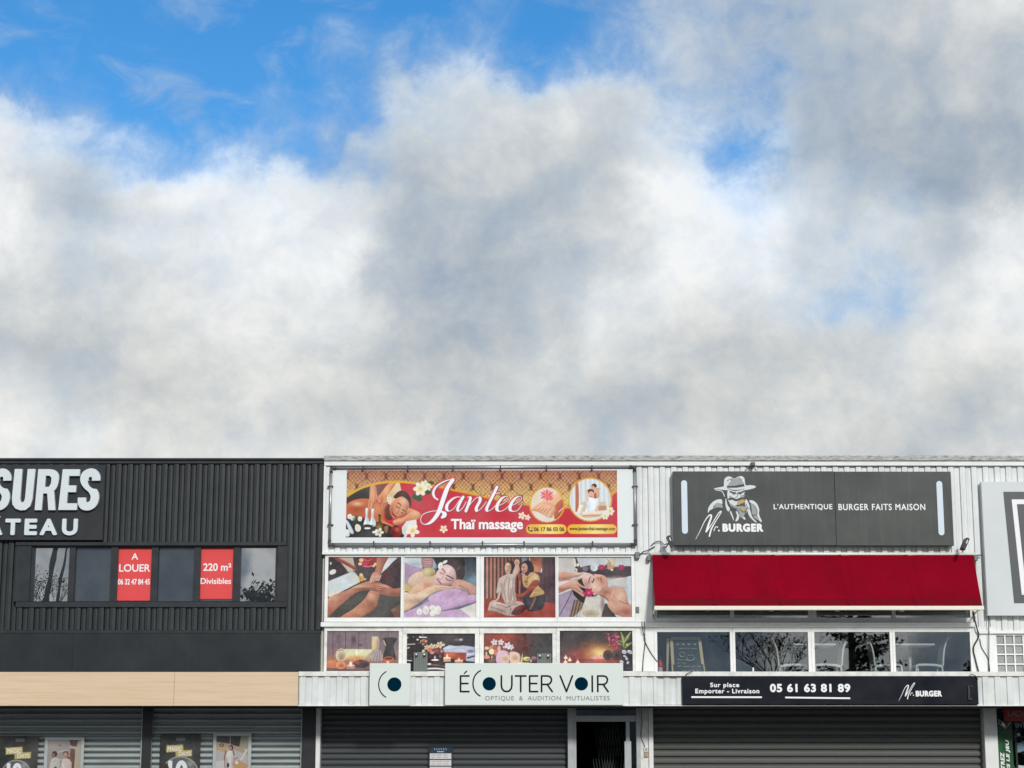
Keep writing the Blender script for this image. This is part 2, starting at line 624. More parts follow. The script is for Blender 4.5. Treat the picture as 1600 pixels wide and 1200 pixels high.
def outline(text, spacing=1.0):
    key = (text, spacing)
    if key not in GLY:
        c = bpy.data.curves.new('lettering', 'FONT')
        c.body = text
        c.fill_mode = 'NONE'
        c.resolution_u = 5
        c.space_character = spacing
        o = bpy.data.objects.new('lettering', c)
        COL.objects.link(o)
        bpy.context.view_layer.update()
        me = bpy.data.meshes.new_from_object(o.evaluated_get(bpy.context.evaluated_depsgraph_get()))
        V = np.array([v.co[:2] for v in me.vertices])
        E = np.array([e.vertices[:] for e in me.edges])
        GLY[key] = np.hstack([V[E[:, 0]], V[E[:, 1]]])
        bpy.data.objects.remove(o)
        bpy.data.curves.remove(c)
        bpy.data.meshes.remove(me)
    return GLY[key]


def text_edges(text, x0, y0, x1, y1, bold=0.0, spacing=1.0, slant=0.0):
    """outline edges with the ink box fitted to the given box (y down), leaving room for `bold`"""
    E = outline(text, spacing).copy()
    if slant:
        E[:, 0] += slant * E[:, 1]; E[:, 2] += slant * E[:, 3]
    xs, ys = E[:, [0, 2]], E[:, [1, 3]]
    ax, bx, ay, by = xs.min(), xs.max(), ys.min(), ys.max()
    x0, y0, x1, y1 = x0 + bold, y0 + bold, x1 - bold, y1 - bold
    o = np.empty_like(E)
    for i in (0, 2):
        o[:, i] = x0 + (E[:, i] - ax) / (bx - ax) * (x1 - x0)
        o[:, i + 1] = y1 - (E[:, i + 1] - ay) / (by - ay) * (y1 - y0)
    return o


def sdf_text(g, text, x0, y0, x1, y1, bold=0.0, spacing=1.0, slant=0.0):
    return g.edges(text_edges(text, x0, y0, x1, y1, bold, spacing, slant), 2.0 + bold) - bold


def solid(mb, g, d, to3, depth):
    """turn the inside of a distance raster into a solid: front at to3(px, py), `depth` metres deep"""
    V, FS, SIDES, idx = [], [], [], {}

    def vtx(key, px, py):
        k = idx.get(key)
        if k is None:
            k = idx[key] = len(V)
            V.append((px, py))
        return k
    ins = d < 0
    any_ = ins[:-1, :-1] | ins[1:, :-1] | ins[:-1, 1:] | ins[1:, 1:]
    allin = ins[:-1, :-1] & ins[1:, :-1] & ins[:-1, 1:] & ins[1:, 1:]
    # merge full cells of one row into long quads is not needed at this size
    for j, i in zip(*np.nonzero(any_)):
        c = ((j, i), (j, i + 1), (j + 1, i + 1), (j + 1, i))
        if allin[j, i]:
            FS.append([vtx(k, g.xs[k[1]], g.ys[k[0]]) for k in c])
            continue
        loop, cuts = [], []
        for a in range(4):
            p, q = c[a], c[(a + 1) % 4]
            if ins[p]:
                loop.append(vtx(p, g.xs[p[1]], g.ys[p[0]]))
            if ins[p] != ins[q]:
                t = d[p] / (d[p] - d[q])
                key = (min(p, q), max(p, q))
                k = vtx(key, g.xs[p[1]] + (g.xs[q[1]] - g.xs[p[1]]) * t, g.ys[p[0]] + (g.ys[q[0]] - g.ys[p[0]]) * t)
                loop.append(k)
                cuts.append((k, ins[p]))
        if len(loop) >= 3:
            FS.append(loop)
        if len(cuts) == 2:
            (a, ia), (b, ib) = cuts
            SIDES.append((a, b))
        elif len(cuts) == 4:
            SIDES.append((cuts[0][0], cuts[1][0])); SIDES.append((cuts[2][0], cuts[3][0]))
    n = len(V)
    if n == 0:
        return
    fr = [to3(px, py) for px, py in V]
    bk = [(p[0], p[1] + depth, p[2]) for p in fr]
    mb.mesh(fr + bk, [tuple(f) for f in FS] + [(a, b, n + b, n + a) for a, b in SIDES])


def planar(x0, y0, x1, y1, Y):
    """map of a pixel box to a true rectangle on the plane y = Y"""
    a, b, c, e = RC(x0, y0, x1, y1, Y)
    return lambda px, py: (a + (px - x0) / (x1 - x0) * (b - a), Y, e - (py - y0) / (y1 - y0) * (e - c))


# ---------------------------------------------------------------- printed pictures: ink painted per vertex
class Print:
    def __init__(s, x0, y0, x1, y1, step=0.6, zoom=(0, 0, 1)):
        s.g = Grid(x0, y0, x1, y1, step)
        s.box = (x0, y0, x1, y1)
        s.a = np.zeros((s.g.ny, s.g.nx, 3), np.float32)
        s.form = .17
        s.PX, s.PY = np.meshgrid(s.g.xs, s.g.ys)
        s.z(*zoom)

    def z(s, ox, oy, k):
        s.ox, s.oy, s.k = ox, oy, k
        s.X, s.Y = (s.PX - ox) * k, (s.PY - oy) * k

    def p(s, pts):
        return [(x / s.k + s.ox, y / s.k + s.oy) for x, y in pts]

    def put(s, m, c, a=1.0):
        m = (m * a)[..., None]
        s.a = s.a * (1 - m) + np.array(c, np.float32) * m

    def fill(s, c):
        s.a[:] = c

    def vgrad(s, stops):
        ys = [y for y, _ in stops]
        for ch in range(3):
            s.a[..., ch] = np.interp(s.Y, ys, [c[ch] for _, c in stops])

    def cover(s, d, soft=0.7):
        return np.clip(0.5 - d / soft, 0, 1)

    def poly(s, pts, c, sm=True, soft=0.8, a=1.0, sh=(), nz=0.0):
        pts = s.p(pts)
        if sm:
            pts = smooth(pts, True, 5)
        d = s.g.poly(pts, 7.0)
        m = s.cover(d, soft)
        if s.form and sm is not False and a > .8:           # rounded modelling of the printed figures
            gy, gx = np.gradient(d, s.g.dy, s.g.dx)
            w = np.exp(-np.clip(-d, 0, None) / 2.6)
            k = 1 + s.form * (w * (-.55 * gx - .75 * gy) - .45 * w + .18)
            mm = (m * a)[..., None]
            s.a = s.a * (1 - mm) + np.clip(np.array(c, np.float32) * k[..., None], 0, 250) * mm
        else:
            s.put(m, c, a)
        for (x, y, rx, ry, cc, aa) in sh:
            s.put(m * np.exp(-(((s.X - x) / rx) ** 2 + ((s.Y - y) / ry) ** 2)), cc, aa)
        if nz:
            s.a += (m * (s.rnd(1.1) * nz))[..., None]
        return m

    def line(s, pts, w, c, soft=0.7, a=1.0, sm=True):
        ws = w if isinstance(w, (list, tuple)) else [w] * len(pts)
        q = s.p(pts)
        if sm and len(q) > 2:
            n0 = len(q)
            q2 = smooth(q, False, 5)
            ws = np.interp(np.linspace(0, n0 - 1, len(q2)), range(n0), ws)
            q = q2
        s.put(s.cover(s.g.stroke(q, [x / s.k for x in ws], 2.0), soft), c, a)

    def ell(s, x, y, rx, ry, c, rot=0, soft=0.8, a=1.0, sh=()):
        t = np.linspace(0, 2 * math.pi, 25)[:-1]
        cs, sn = math.cos(R(rot)), math.sin(R(rot))
        pts = [(x + rx * math.cos(q) * cs - ry * math.sin(q) * sn, y + rx * math.cos(q) * sn + ry * math.sin(q) * cs) for q in t]
        return s.poly(pts, c, False, soft, a, sh)

    def blob(s, x, y, rx, ry, c, a=1.0):
        s.put(np.exp(-(((s.X - x) / rx) ** 2 + ((s.Y - y) / ry) ** 2)), c, a)

    def rnd(s, sz):
        """value noise, cell size in photo pixels, -1..1"""
        nx, ny = int(s.g.nx * s.g.dx / sz) + 3, int(s.g.ny * s.g.dy / sz) + 3
        q = rng.rand(ny, nx) * 2 - 1
        fx = (s.PX - s.g.x0) / sz; fy = (s.PY - s.g.y0) / sz
        ix, iy = fx.astype(int), fy.astype(int)
        tx, ty = fx - ix, fy - iy
        return (q[iy, ix] * (1 - tx) + q[iy, ix + 1] * tx) * (1 - ty) + (q[iy + 1, ix] * (1 - tx) + q[iy + 1, ix + 1] * tx) * ty

    def grain(s, amp, sz=1.2):
        s.a += (s.rnd(sz) * amp)[..., None]

    def text(s, t, x0, y0, x1, y1, c, bold=0.0, soft=0.6, slant=0.0):
        (ax, ay), (bx, by) = s.p([(x0, y0), (x1, y1)])
        s.put(s.cover(sdf_text(s.g, t, ax, ay, bx, by, bold / s.k, 1.0, slant), soft), c)

    def flower(s, x, y, r, c=(232, 228, 214), eye=(220, 180, 70), n=5, rot=0.0):
        for k in range(n):
            a = rot + 2 * math.pi * k / n
            s.ell(x + math.cos(a) * r * .58, y + math.sin(a) * r * .58, r * .48, r * .33, c, math.degrees(a), a=.95)
        s.blob(x, y, r * .34, r * .34, eye, .95)

    def grade(s, con=1.1, mid=118, gain=.93):
        """photographic finish: uneven softness, contrast"""
        s.a += (s.rnd(9) * 7 + s.rnd(4) * 6 + s.rnd(1.9) * 6)[..., None]
        g_ = s.a.mean(-1, keepdims=True)
        s.a = g_ + (s.a - g_) * .86
        s.a = (s.a - mid) * con + mid * gain

    def build(s, name, m, Y, parent=None, depth=0.004):
        g = s.g
        x0, x1, z0, z1 = RC(*s.box, Y)
        VX = x0 + (g.xs - g.x0) / (g.x1 - g.x0) * (x1 - x0)
        VZ = z1 - (g.ys - g.y0) / (g.y1 - g.y0) * (z1 - z0)
        n = g.nx * g.ny
        co = np.empty((n, 3), np.float32)
        gx, gz = np.meshgrid(VX, VZ)
        co[:, 0], co[:, 1], co[:, 2] = gx.ravel(), Y, gz.ravel()
        idx = np.arange(n).reshape(g.ny, g.nx)
        q = np.stack([idx[1:, :-1], idx[1:, 1:], idx[:-1, 1:], idx[:-1, :-1]], -1).reshape(-1, 4)
        org = Vector(((x0 + x1) / 2, Y, z0)) if parent is None else Vector(WLOC[parent.name])
        # a thin sheet: border skirt closes it at the back
        ring = np.concatenate([idx[0, :], idx[1:, -1], idx[-1, -2::-1], idx[-2:0, 0]])
        bk = co[ring].copy(); bk[:, 1] += depth
        co = np.vstack([co, bk])
        k = len(ring)
        bi = n + np.arange(k)
        sk = np.stack([ring, bi, np.roll(bi, -1), np.roll(ring, -1)], -1)
        q = np.vstack([q, sk])
        me = bpy.data.meshes.new(name)
        me.vertices.add(len(co)); me.vertices.foreach_set('co', (co - np.array(org, np.float32)).ravel())
        me.loops.add(q.size); me.loops.foreach_set('vertex_index', q.ravel().astype(np.int32))
        me.polygons.add(len(q))
        me.polygons.foreach_set('loop_start', np.arange(0, q.size, 4, dtype=np.int32))
        me.update(calc_edges=True)
        c = np.clip(s.a, 0, 255) / 255.0
        c = np.where(c <= .04045, c / 12.92, ((c + .055) / 1.055) ** 2.4).reshape(-1, 3)
        c = np.vstack([c, c[ring]])
        rgba = np.ones((len(co), 4), np.float32); rgba[:, :3] = c
        at = me.color_attributes.new('ink', 'FLOAT_COLOR', 'POINT')
        at.data.foreach_set('color', rgba.ravel())
        me.materials.append(m)
        me.validate()
        o = bpy.data.objects.new(name, me)
        COL.objects.link(o)
        WLOC[o.name] = tuple(org)
        if parent is not None:
            o.parent = parent
            o.location = org - Vector(WLOC[parent.name])
        else:
            o.location = org
        return o

# ================================================================ materials of the place
M = dict(
    asphalt=mat('asphalt', (58, 58, 59), 0.9, dirt=.5, dirt_c=(78, 77, 75), sc=1.2, bump=.4, bsc=90),
    paving=mat('paving', (92, 90, 87), 0.85, dirt=.5, sc=2.5),
    kerb=mat('kerb', (160, 158, 152), 0.85, dirt=.5, sc=3),
    line=mat('road_paint', (225, 225, 220), 0.7, dirt=.5, sc=5),
    white_clad=mat('white_sheet_metal', (224, 227, 226), 0.45, dirt=.3, dirt_c=(164, 166, 162), sc=2.2, streak=.4, speck=.16),
    white_frame=mat('white_frame', (234, 235, 232), 0.4, dirt=.28, dirt_c=(165, 162, 152), sc=4),
    white_worn=mat('peeling_white_paint', (228, 228, 222), 0.55, dirt=.5, dirt_c=(150, 148, 142), sc=9, speck=.55),
    white_flat=mat('white_panel', (231, 232, 229), 0.5, dirt=.3, dirt_c=(175, 172, 160), sc=2.6, speck=.12),
    fascia=mat('white_fascia_metal', (218, 222, 220), 0.5, dirt=.4, dirt_c=(165, 162, 152), sc=3.0, streak=.35, speck=.1),
    cap=mat('stained_flashing', (186, 187, 184), 0.6, dirt=1.0, dirt_c=(40, 39, 36), sc=10.0, stretch=(1, 1, 5), speck=.4),
    black_clad=mat('anthracite_sheet_metal', (42, 46, 48), 0.4, spec=.3, dirt=.3, dirt_c=(70, 74, 74), sc=2.0, streak=.2),
    black_trim=mat('anthracite_trim', (40, 43, 46), 0.38, spec=.35, dirt=.25, dirt_c=(78, 80, 82), sc=3.0),
    black_panel=mat('anthracite_panel', (38, 42, 45), 0.34, spec=.3, dirt=.35, dirt_c=(58, 61, 63), sc=1.3, streak=.25, bump=.5, bsc=1.4),
    black_sign=mat('dark_sign_panel', (44, 46, 49), 0.4, spec=.3, dirt=.2, dirt_c=(74, 76, 78), sc=2),
    letter=mat('brushed_letter', (212, 219, 222), 0.35, dirt=.15, dirt_c=(180, 188, 192), sc=4),
    red_film=mat('red_film', (222, 74, 74), 0.5, spec=.3, dirt=.12, dirt_c=(205, 70, 66), sc=3),
    white_ink=mat('white_ink', (236, 236, 236), 0.55),
    soft_ink=mat('pale_ink', (214, 216, 214), 0.55),
    galv=mat('galvanised_slat', (168, 176, 175), 0.4, metal=.25, dirt=.5, dirt_c=(120, 128, 126), sc=5, stretch=(.3, 1, 3)),
    slat_dark=mat('dark_slat', (66, 70, 72), 0.5, dirt=.4, dirt_c=(66, 68, 68), sc=3, stretch=(.4, 1, 4)),
    slat_worn=mat('worn_slat', (90, 92, 88), 0.55, dirt=.55, dirt_c=(84, 82, 78), sc=5, stretch=(.5, 1, 5), speck=.15),
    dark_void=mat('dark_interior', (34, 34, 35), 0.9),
    room=mat('room_paint', (92, 96, 96), 0.9),
    room_floor=mat('room_floor', (88, 82, 76), 0.7),
    soffit=mat('soffit', (40, 40, 42), 0.8, dirt=.3, sc=3),
    alu=mat('aluminium_frame', (178, 182, 182), 0.4, metal=.2, dirt=.3, dirt_c=(135, 138, 138), sc=4),
    pipe=mat('galvanised_pipe', (158, 160, 160), 0.35, metal=.55),
    tie=mat('rubber_tie', (70, 70, 70), 0.6),
    tarp=mat('banner_tarpaulin', (222, 226, 226), 0.45, dirt=.12, dirt_c=(196, 200, 200), sc=1.6),
    black=mat('black_plastic', (24, 24, 26), 0.45),
    cable=mat('cable_rubber', (44, 44, 44), 0.6),
    mint=mat('pale_mint_panel', (213, 221, 214), 0.45, dirt=.15, dirt_c=(190, 200, 192), sc=2.0),
    ink_dark=mat('near_black_ink', (14, 16, 20), 0.5, spec=.15),
    ink_blue=mat('petrol_blue_ink', (1, 37, 54), 0.5, spec=.0),
    ink_grey=mat('grey_ink', (118, 124, 126), 0.5),
    burger=mat('grey_sign_board', (58, 61, 60), 0.34, spec=.36, dirt=.4, dirt_c=(98, 98, 94), sc=.7, streak=.3),
    bar=mat('pale_blue_bar', (206, 218, 228), 0.4),
    e_light=mat('emblem_light', (206, 212, 212), 0.5),
    e_mid=mat('emblem_grey', (146, 152, 152), 0.5),
    e_dark=mat('emblem_dark', (52, 54, 54), 0.5),
    e_gold=mat('emblem_gold', (176, 152, 92), 0.5),
    navy=mat('navy_sign_board', (14, 18, 29), 0.3, spec=.22, dirt=.25, dirt_c=(32, 35, 44), sc=1.1),
    awning=mat('red_canvas', (132, 3, 29), 0.9, spec=.06, dirt=.6, dirt_c=(100, 6, 24), sc=1.5, streak=.0, bump=.15, bsc=160),
    awn_bar=mat('white_awning_bar', (232, 228, 214), 0.4, dirt=.2, dirt_c=(190, 184, 168), sc=6),
    greysign=mat('pale_grey_sign', (204, 209, 209), 0.45, dirt=.2, dirt_c=(180, 185, 185), sc=1.5),
    slate=mat('slate_grey_ink', (74, 78, 82), 0.45),
    steelbox=mat('grey_steel_box', (112, 118, 114), 0.5, metal=.2, dirt=.3, dirt_c=(84, 88, 86), sc=8),
    plastic_w=mat('white_plastic', (226, 228, 226), 0.4),
    wood_lt=mat('pale_frame_wood', (226, 204, 164), 0.6, dirt=.3, dirt_c=(160, 130, 92), sc=6),
    ext_red=mat('extinguisher_red', (190, 28, 30), 0.3),
    green=mat('green_film', (22, 92, 44), 0.5, dirt=.2, dirt_c=(14, 66, 32), sc=4),
    red_dk=mat('dark_red_board', (150, 26, 32), 0.5),
    bark=mat('bark', (74, 66, 58), 0.9, dirt=.5, sc=8),
    needle=mat('needles', (38, 52, 40), 0.8, dirt=.5, dirt_c=(52, 66, 46), sc=4),
    pole=mat('painted_steel_pole', (70, 74, 76), 0.5),
    roofing=mat('roofing_membrane', (120, 120, 118), 0.9, dirt=.4, sc=2),
    brick=mat('rendered_wall', (196, 194, 186), 0.85, dirt=.4, sc=2),
)
M['pr'] = print_mat('printed_film', 0.5, .5)
M['prb'] = print_mat('printed_banner', 0.5)
M['glass'] = glass_mat('window_glass', 3.3)
M['glass_low'] = glass_mat('shaded_glass', .5)
M['glass_lit'] = glass_mat('bright_reflection_glass', 9.5, opaque=(52, 58, 62), bumpy=.04)  # end panes: reflectance raised to put a brighter sky reflection into the glass
M['glass_dk'] = glass_mat('dark_film_glass', 2.1, opaque=(58, 66, 74), bumpy=.03)

# oak-look laminate for the fascia band
wm = bpy.data.materials.new('oak_laminate')
wm.use_nodes = True
T = NT(wm.node_tree)
wout = T.n('ShaderNodeOutputMaterial'); wp = T.n('ShaderNodeBsdfPrincipled')
T.put(wout.inputs[0], wp.outputs[0]); wp.inputs['Roughness'].default_value = 0.5
wpos = T.n('ShaderNodeNewGeometry').outputs['Position']
g1 = T.noise(T.scl(wpos, (.55, 1, 16)), 1.6, 8, .6, .6).outputs['Fac']
g2 = T.noise(T.scl(wpos, (2.2, 1, 70)), 1.4, 5, .6, .3).outputs['Fac']
c_ = T.mix(T.lin(g1, .35, .68), L(218, 194, 165), L(208, 182, 150))
c_ = T.mix(T.lin(g2, .5, .75, 0, .3), c_, L(184, 150, 112))
T.put(wp.inputs['Base Color'], c_)
M['oak'] = wm


def zz(py, Y=0.0):
    return F(800, py, Y).z


def xx(px, py, Y=0.0):
    return F(px, py, Y).x


# ================================================================ ground
ZW0 = 0.0
b = MB(); b.mesh([(-1500, -1500, 0), (1500, -1500, 0), (1500, 1500, 0), (-1500, 1500, 0)], [(0, 1, 2, 3)])
tag(b.build('ground', M['asphalt']), kind='structure')
b = MB(); b.box(-40, 40, -3.6, 0.6, -0.2, 0.13)
tag(b.build('pavement', M['paving']), kind='structure')
b = MB(); b.box(-40, 40, -3.76, -3.605, -0.2, 0.14, .02)
tag(b.build('kerb', M['kerb']), kind='structure')
b = MB()
for k in range(-12, 13):
    b.mesh([(k * 2.5 - .06, -9, .004), (k * 2.5 + .06, -9, .004), (k * 2.5 + .06, -4, .004), (k * 2.5 - .06, -4, .004)], [(0, 1, 2, 3)])
tag(b.build('parking_markings', M['line']), kind='structure')


def ribs(mb, x0, x1, z0, z1, Y, pitch, depth, top=0.36, slope=0.12, phase=0.0, gw=0.0, gd=0.0):
    """trapezoidal sheet: valleys at Y, rib crowns at Y - depth"""
    prof = []
    k = math.floor((x0 - phase) / pitch) - 1
    raw = []
    while phase + k * pitch < x1 + pitch:
        a = phase + k * pitch
        b_ = a + pitch * (1 - top - 2 * slope)
        if gw:                                  # folded joints: narrow deep grooves at the foot of every rib
            raw += [(a, Y + gd), (a + gw, Y + gd), (a + gw + .001, Y), ((a + b_) / 2, Y - .004), (b_ - gw - .001, Y), (b_ - gw, Y + gd), (b_, Y + gd)]
        else:
            raw += [(a, Y), (b_, Y)]
        raw += [(a + pitch * (1 - top - slope), Y - depth), (a + pitch * (1 - slope - top / 2), Y - depth - (.005 if gw else 0)), (a + pitch * (1 - slope), Y - depth)]
        k += 1
    # clip to x0..x1
    for i, (x, y) in enumerate(raw):
        if i and raw[i - 1][0] < x0 < x:
            p = raw[i - 1]; t = (x0 - p[0]) / (x - p[0]); prof.append((x0, p[1] + (y - p[1]) * t))
        if i and raw[i - 1][0] < x1 < x:
            p = raw[i - 1]; t = (x1 - p[0]) / (x - p[0]); prof.append((x1, p[1] + (y - p[1]) * t))
        if x0 <= x <= x1:
            prof.append((x, y))
    mb.prof_x(prof, z0, z1)


def shutter_slats(mb, x0, x1, z0, z1, Y, pitch, depth, round_=False):
    z = z1
    prof = []
    while z > z0:
        for q, d in (((0, .8), (.04, .0), (.14, -.55), (.28, -.88), (.42, -1.0), (.56, -.98), (.68, -.8), (.76, -.5), (.80, .3), (.86, .8)) if round_ else ((0, .5), (.13, .6), (.17, -.7), (.34, -1.0), (.62, -.95), (.82, -.65), (.86, .2), (.90, .6))):
            prof.append((Y + d * depth, z - q * pitch))
        z -= pitch
    mb.prof_z(prof, x0, x1)


def R2(mb, x0, y0, x1, y1, Y, d, bev=0.0):
    a, b_, c, e_ = RC(x0, y0, x1, y1, Y)
    mb.rect(a, b_, c, e_, Y, d, bev)


ZG = 0.13                                     # pavement level at the shop fronts
CAN = -0.95                                   # front of the canopy
Z_SOF = zz(1104, CAN)
DEEP = 13.0

# ================================================================ anthracite unit on the left
xa0, xa1 = -13.5, xx(503.5, 850)
xgl = xx(494, 1150)                           # ground floor: the white post of the neighbour begins here
ab = empty('shop_building', (-8, 0, ZG), 'dark anthracite ribbed metal shop unit with oak band above grey roller shutters', 'building', 'row of commercial units')
z_top, z_cl0, z_cl1 = zz(717), zz(985), zz(725)
b = MB()
b.box(xa0, xa1, .22, DEEP, zz(1050), z_top - .14)
b.box(xa0, xa0 + .2, .2, DEEP, ZG, zz(1050) - .002)
b.box(xa0, xx(472, 1150) + .2, DEEP - .2, DEEP - .003, ZG, zz(1050) - .004)
b.build('wall', M['black_panel'], ab)
b = MB(); b.box(xa0 + .02, xa1 - .02, .4, DEEP - .2, z_top - .138, z_top - .1)
b.build('roof', M['roofing'], ab)
PB = 0.1815
b = MB()
wl, wr = xx(25, 900), xx(446, 900)
wz1, wz0 = zz(850), zz(948)
for (q0, q1, r0, r1) in ((xa0, xa1 - .06, wz1, z_cl1), (xa0, wl, wz0, wz1), (wr, xa1 - .06, wz0, wz1), (xa0, xa1 - .06, z_cl0, wz0)):
    ribs(b, q0, q1, r0, r1, -.034, PB, .020, .46, .03, .02, .0115, .034)
b.box(xa0, wl - .002, .006, .21, zz(1050), z_cl1)
b.box(wr + .002, xa1, .006, .21, zz(1050), z_cl1)
b.box(wl - .002, wr + .002, .006, .21, wz1, z_cl1)
b.box(wl - .002, wr + .002, .006, .21, zz(1050), wz0)
b.build('cladding', M['black_clad'], ab)
b = MB()
b.box(xa1 - .065, xa1 + .004, -.068, .3, z_cl0, z_cl1 - .004, .006)
b.build('corner_trim', M['black_trim'], ab)
b = MB()
b.box(xa0, xa1 + .002, -.058, .02, zz(990), z_cl0, .006)
b.build('base_flashing', M['black_trim'], ab)
b = MB()
b.box(xa0, xa1 + .006, -.10, .42, zz(720.5), z_top, .01)
b.box(xa0, xa1 + .003, -.075, .40, zz(725.5), zz(720.5) - .002, .006)
b.build('roof_edge', M['black_trim'], ab)
# flat dark panel over the canopy, with one joint
y_ = -.09
for q0, q1, dy in ((xa0, xx(116, 1020) - .003, 0), (xx(116, 1020) + .003, xa1 + .01, .012)):
    b = MB(); b.box(q0, q1, y_ - dy, 0.004, zz(1052), zz(990) - .003)
    b.build('upper_panel', M['black_panel'], ab)
# oak band = canopy front
b = MB()
zb0, zb1 = zz(1103, CAN), zz(1050, CAN)
for q0, q1 in ((xa0, xx(272, 1076, CAN) - .0012), (xx(272, 1076, CAN) + .0012, xx(466, 1076, CAN))):
    b = MB(); b.box(q0, q1, CAN, CAN + .05, zb0, zb1, .004)
    b.build('oak_band', M['oak'], ab)
b = MB()
b.box(xa0, xx(466, 1076, CAN) - .01, CAN + .051, -.095, zb0 + .03, zb0 + .06)
b.box(xa0, xx(466, 1076, CAN) - .01, CAN + .051, -.092, zb1 - .05, zb1 - .012)
b.build('canopy', M['soffit'], ab)
# window strip
b = MB()
fy, fd = -.062, .12
R2(b, 24, 846.5, 448, 852.5, fy - .02, .18, .006)
R2(b, 42, 852.7, 432, 855.2, fy + .03, .12)
R2(b, 24, 940, 448, 949, fy - .012, .18, .006)
R2(b, 24, 852.8, 47, 939.7, fy, fd)
R2(b, 433, 852.8, 448, 939.7, fy, fd)
for p0, p1 in ((46.5, 51.8), (107, 116.5), (172.5, 183.5), (236, 246.5), (302.5, 313), (364, 375), (430, 432.6)):
    R2(b, p0, 855.4, p1, 939.7, fy + .035, .10)
wf = b.build('window_frame', M['black_trim'], ab)
panes = [(51.8, 107, 'glass_lit'), (116.5, 172.5, 'glass_dk'), (183.5, 236, 'glass_dk'), (246.5, 302.5, 'glass_dk'), (313, 364, 'glass_dk'), (375, 430, 'glass_lit')]
for p0, p1, mm in panes:
    b = MB(); R2(b, p0 - .3, 855.6, p1 + .3, 939.5, .03, .006)
    b.build('pane', M[mm], wf)
b = MB(); R2(b, 26, 851, 446, 947.5, .1, .08)
b.build('backing', M['dark_void'], wf)
# ground floor: posts and two shutters
b = MB()
z_s = zz(1104, 0.1)
for p0, p1 in ((222.5, 236), (472, 493.6)):
    a0, a1, _, _ = RC(p0, 1110, p1, 1200, -.02)
    b = MB(); b.box(a0, a1, -.02, .24, ZG, zb0 + .028)
    b.build('pillar', M['black'], ab)
b = MB(); b.box(xa0 + .21, xx(-120, 1150), -.02, .24, ZG, zb0 + .028)
b.build('ground_floor_wall', M['black_trim'], ab)
for p0, p1 in ((-120, 222.5), (236, 472)):
    b = MB()
    a0, a1 = xx(p0, 1155, .06), xx(p1, 1155, .06)
    shutter_slats(b, a0 + .02, a1 - .02, ZG, zb0 + .024, .12, .0885, .034, True)
    sh = b.build('roller_shutter', M['galv'], ab)
    for q in (a0, a1 - .018):
        b = MB(); b.box(q, q + .018, .03, .12, ZG, zb0 + .022)
        b.build('guide_rail', M['galv'], sh)

# ================================================================ white unit in the middle and on the right
xw0, xw1 = xx(504.6, 850), 13.2
wb = empty('shop_building', (3.5, 0, ZG), 'white ribbed metal shop building with dirty white canopy, picture windows and red awning', 'building', 'row of commercial units')
zt = zz(713)
z866, z727 = zz(866), zz(726.5)
xb0, xb1 = xx(1023, 960), xx(1520, 960)       # burger windows
b = MB()
b.box(xw0, xw1, .03, .22, z866, zt - .1)
b.box(xw0, xb0, .03, .22, Z_SOF, z866 - .002)
b.box(xb1, xw1, .03, .22, Z_SOF, z866 - .002)
b.box(xb0 + .001, xb1 - .001, .03, .22, Z_SOF, zz(1053))
b.box(xw1 - .2, xw1, .221, DEEP, ZG, zt - .1)
b.box(xw0, xw1 - .201, DEEP - .2, DEEP, ZG, zt - .1)
b.build('wall', M['brick'], wb)
b = MB(); b.box(xw0 + .01, xw1 - .21, .23, DEEP - .21, zt - .14, zt - .1)
b.build('roof', M['roofing'], wb)
PW = 0.1822
b = MB()
ribs(b, xw0 + .012, xw1, z866 + .012, z727, 0.0, PW, .022, .46, .03, .05, .0035, .012)
ribs(b, xb1, xw1, zz(986), z866 + .012, 0.0, PW, .022, .46, .03, .05, .0035, .012)
b.build('cladding', M['white_clad'], wb)
b = MB()
b.box(xw0 - .006, xw1, -.085, .40, zz(721.3), zt, .008)
b.build('roof_edge', M['cap'], wb)
b = MB()
b.box(xw0, xw1, -.062, .02, z727 - .02, zz(721.3) - .002, .004)
b.box(xw0 - .002, xw0 + .03, -.052, .02, zz(866), z727 - .022)
b.build('roof_trim', M['white_flat'], wb)
# ledges between the window rows
b = MB()
b.box(xw0 - .004, xb0 - .30, -.075, .03, zz(866.4, -.07), zz(862.6, -.07), .004)
b.box(xw0 - .004, xx(1521, 975), -.085, .03, zz(979.3, -.08), zz(972.2, -.08), .006)
b.box(xx(1526, 987), xw1, -.075, .03, zz(990, -.07), zz(985.6, -.07), .004)
b.build('ledge', M['white_flat'], wb)
# piers
for q in ((992.6, 866.5, 1022.4, 971.6), (992.6, 979.8, 1022.4, 1049), (1520.4, 979.8, 1553.6, 1052)):
    b = MB(); R2(b, *q, -.03, .058)
    b.build('pier', M['white_flat'], wb)


def frame(x0, y0, x1, y1, i0, j0, i1, j1, Y, d, m, name='window_frame', parent=None):
    b = MB()
    a, c, e0, e1 = RC(x0, y0, x1, y1, Y)
    p, q, r0, r1 = RC(i0, j0, i1, j1, Y)
    b.box(a, c, Y, Y + d, r1, e1, .004)
    b.box(a, c, Y, Y + d, e0, r0, .004)
    b.box(a, p, Y + .001, Y + d, r0 + .0005, r1 - .0005, .003)
    b.box(q, c, Y + .001, Y + d, r0 + .0005, r1 - .0005, .003)
    return b.build(name, m, parent)


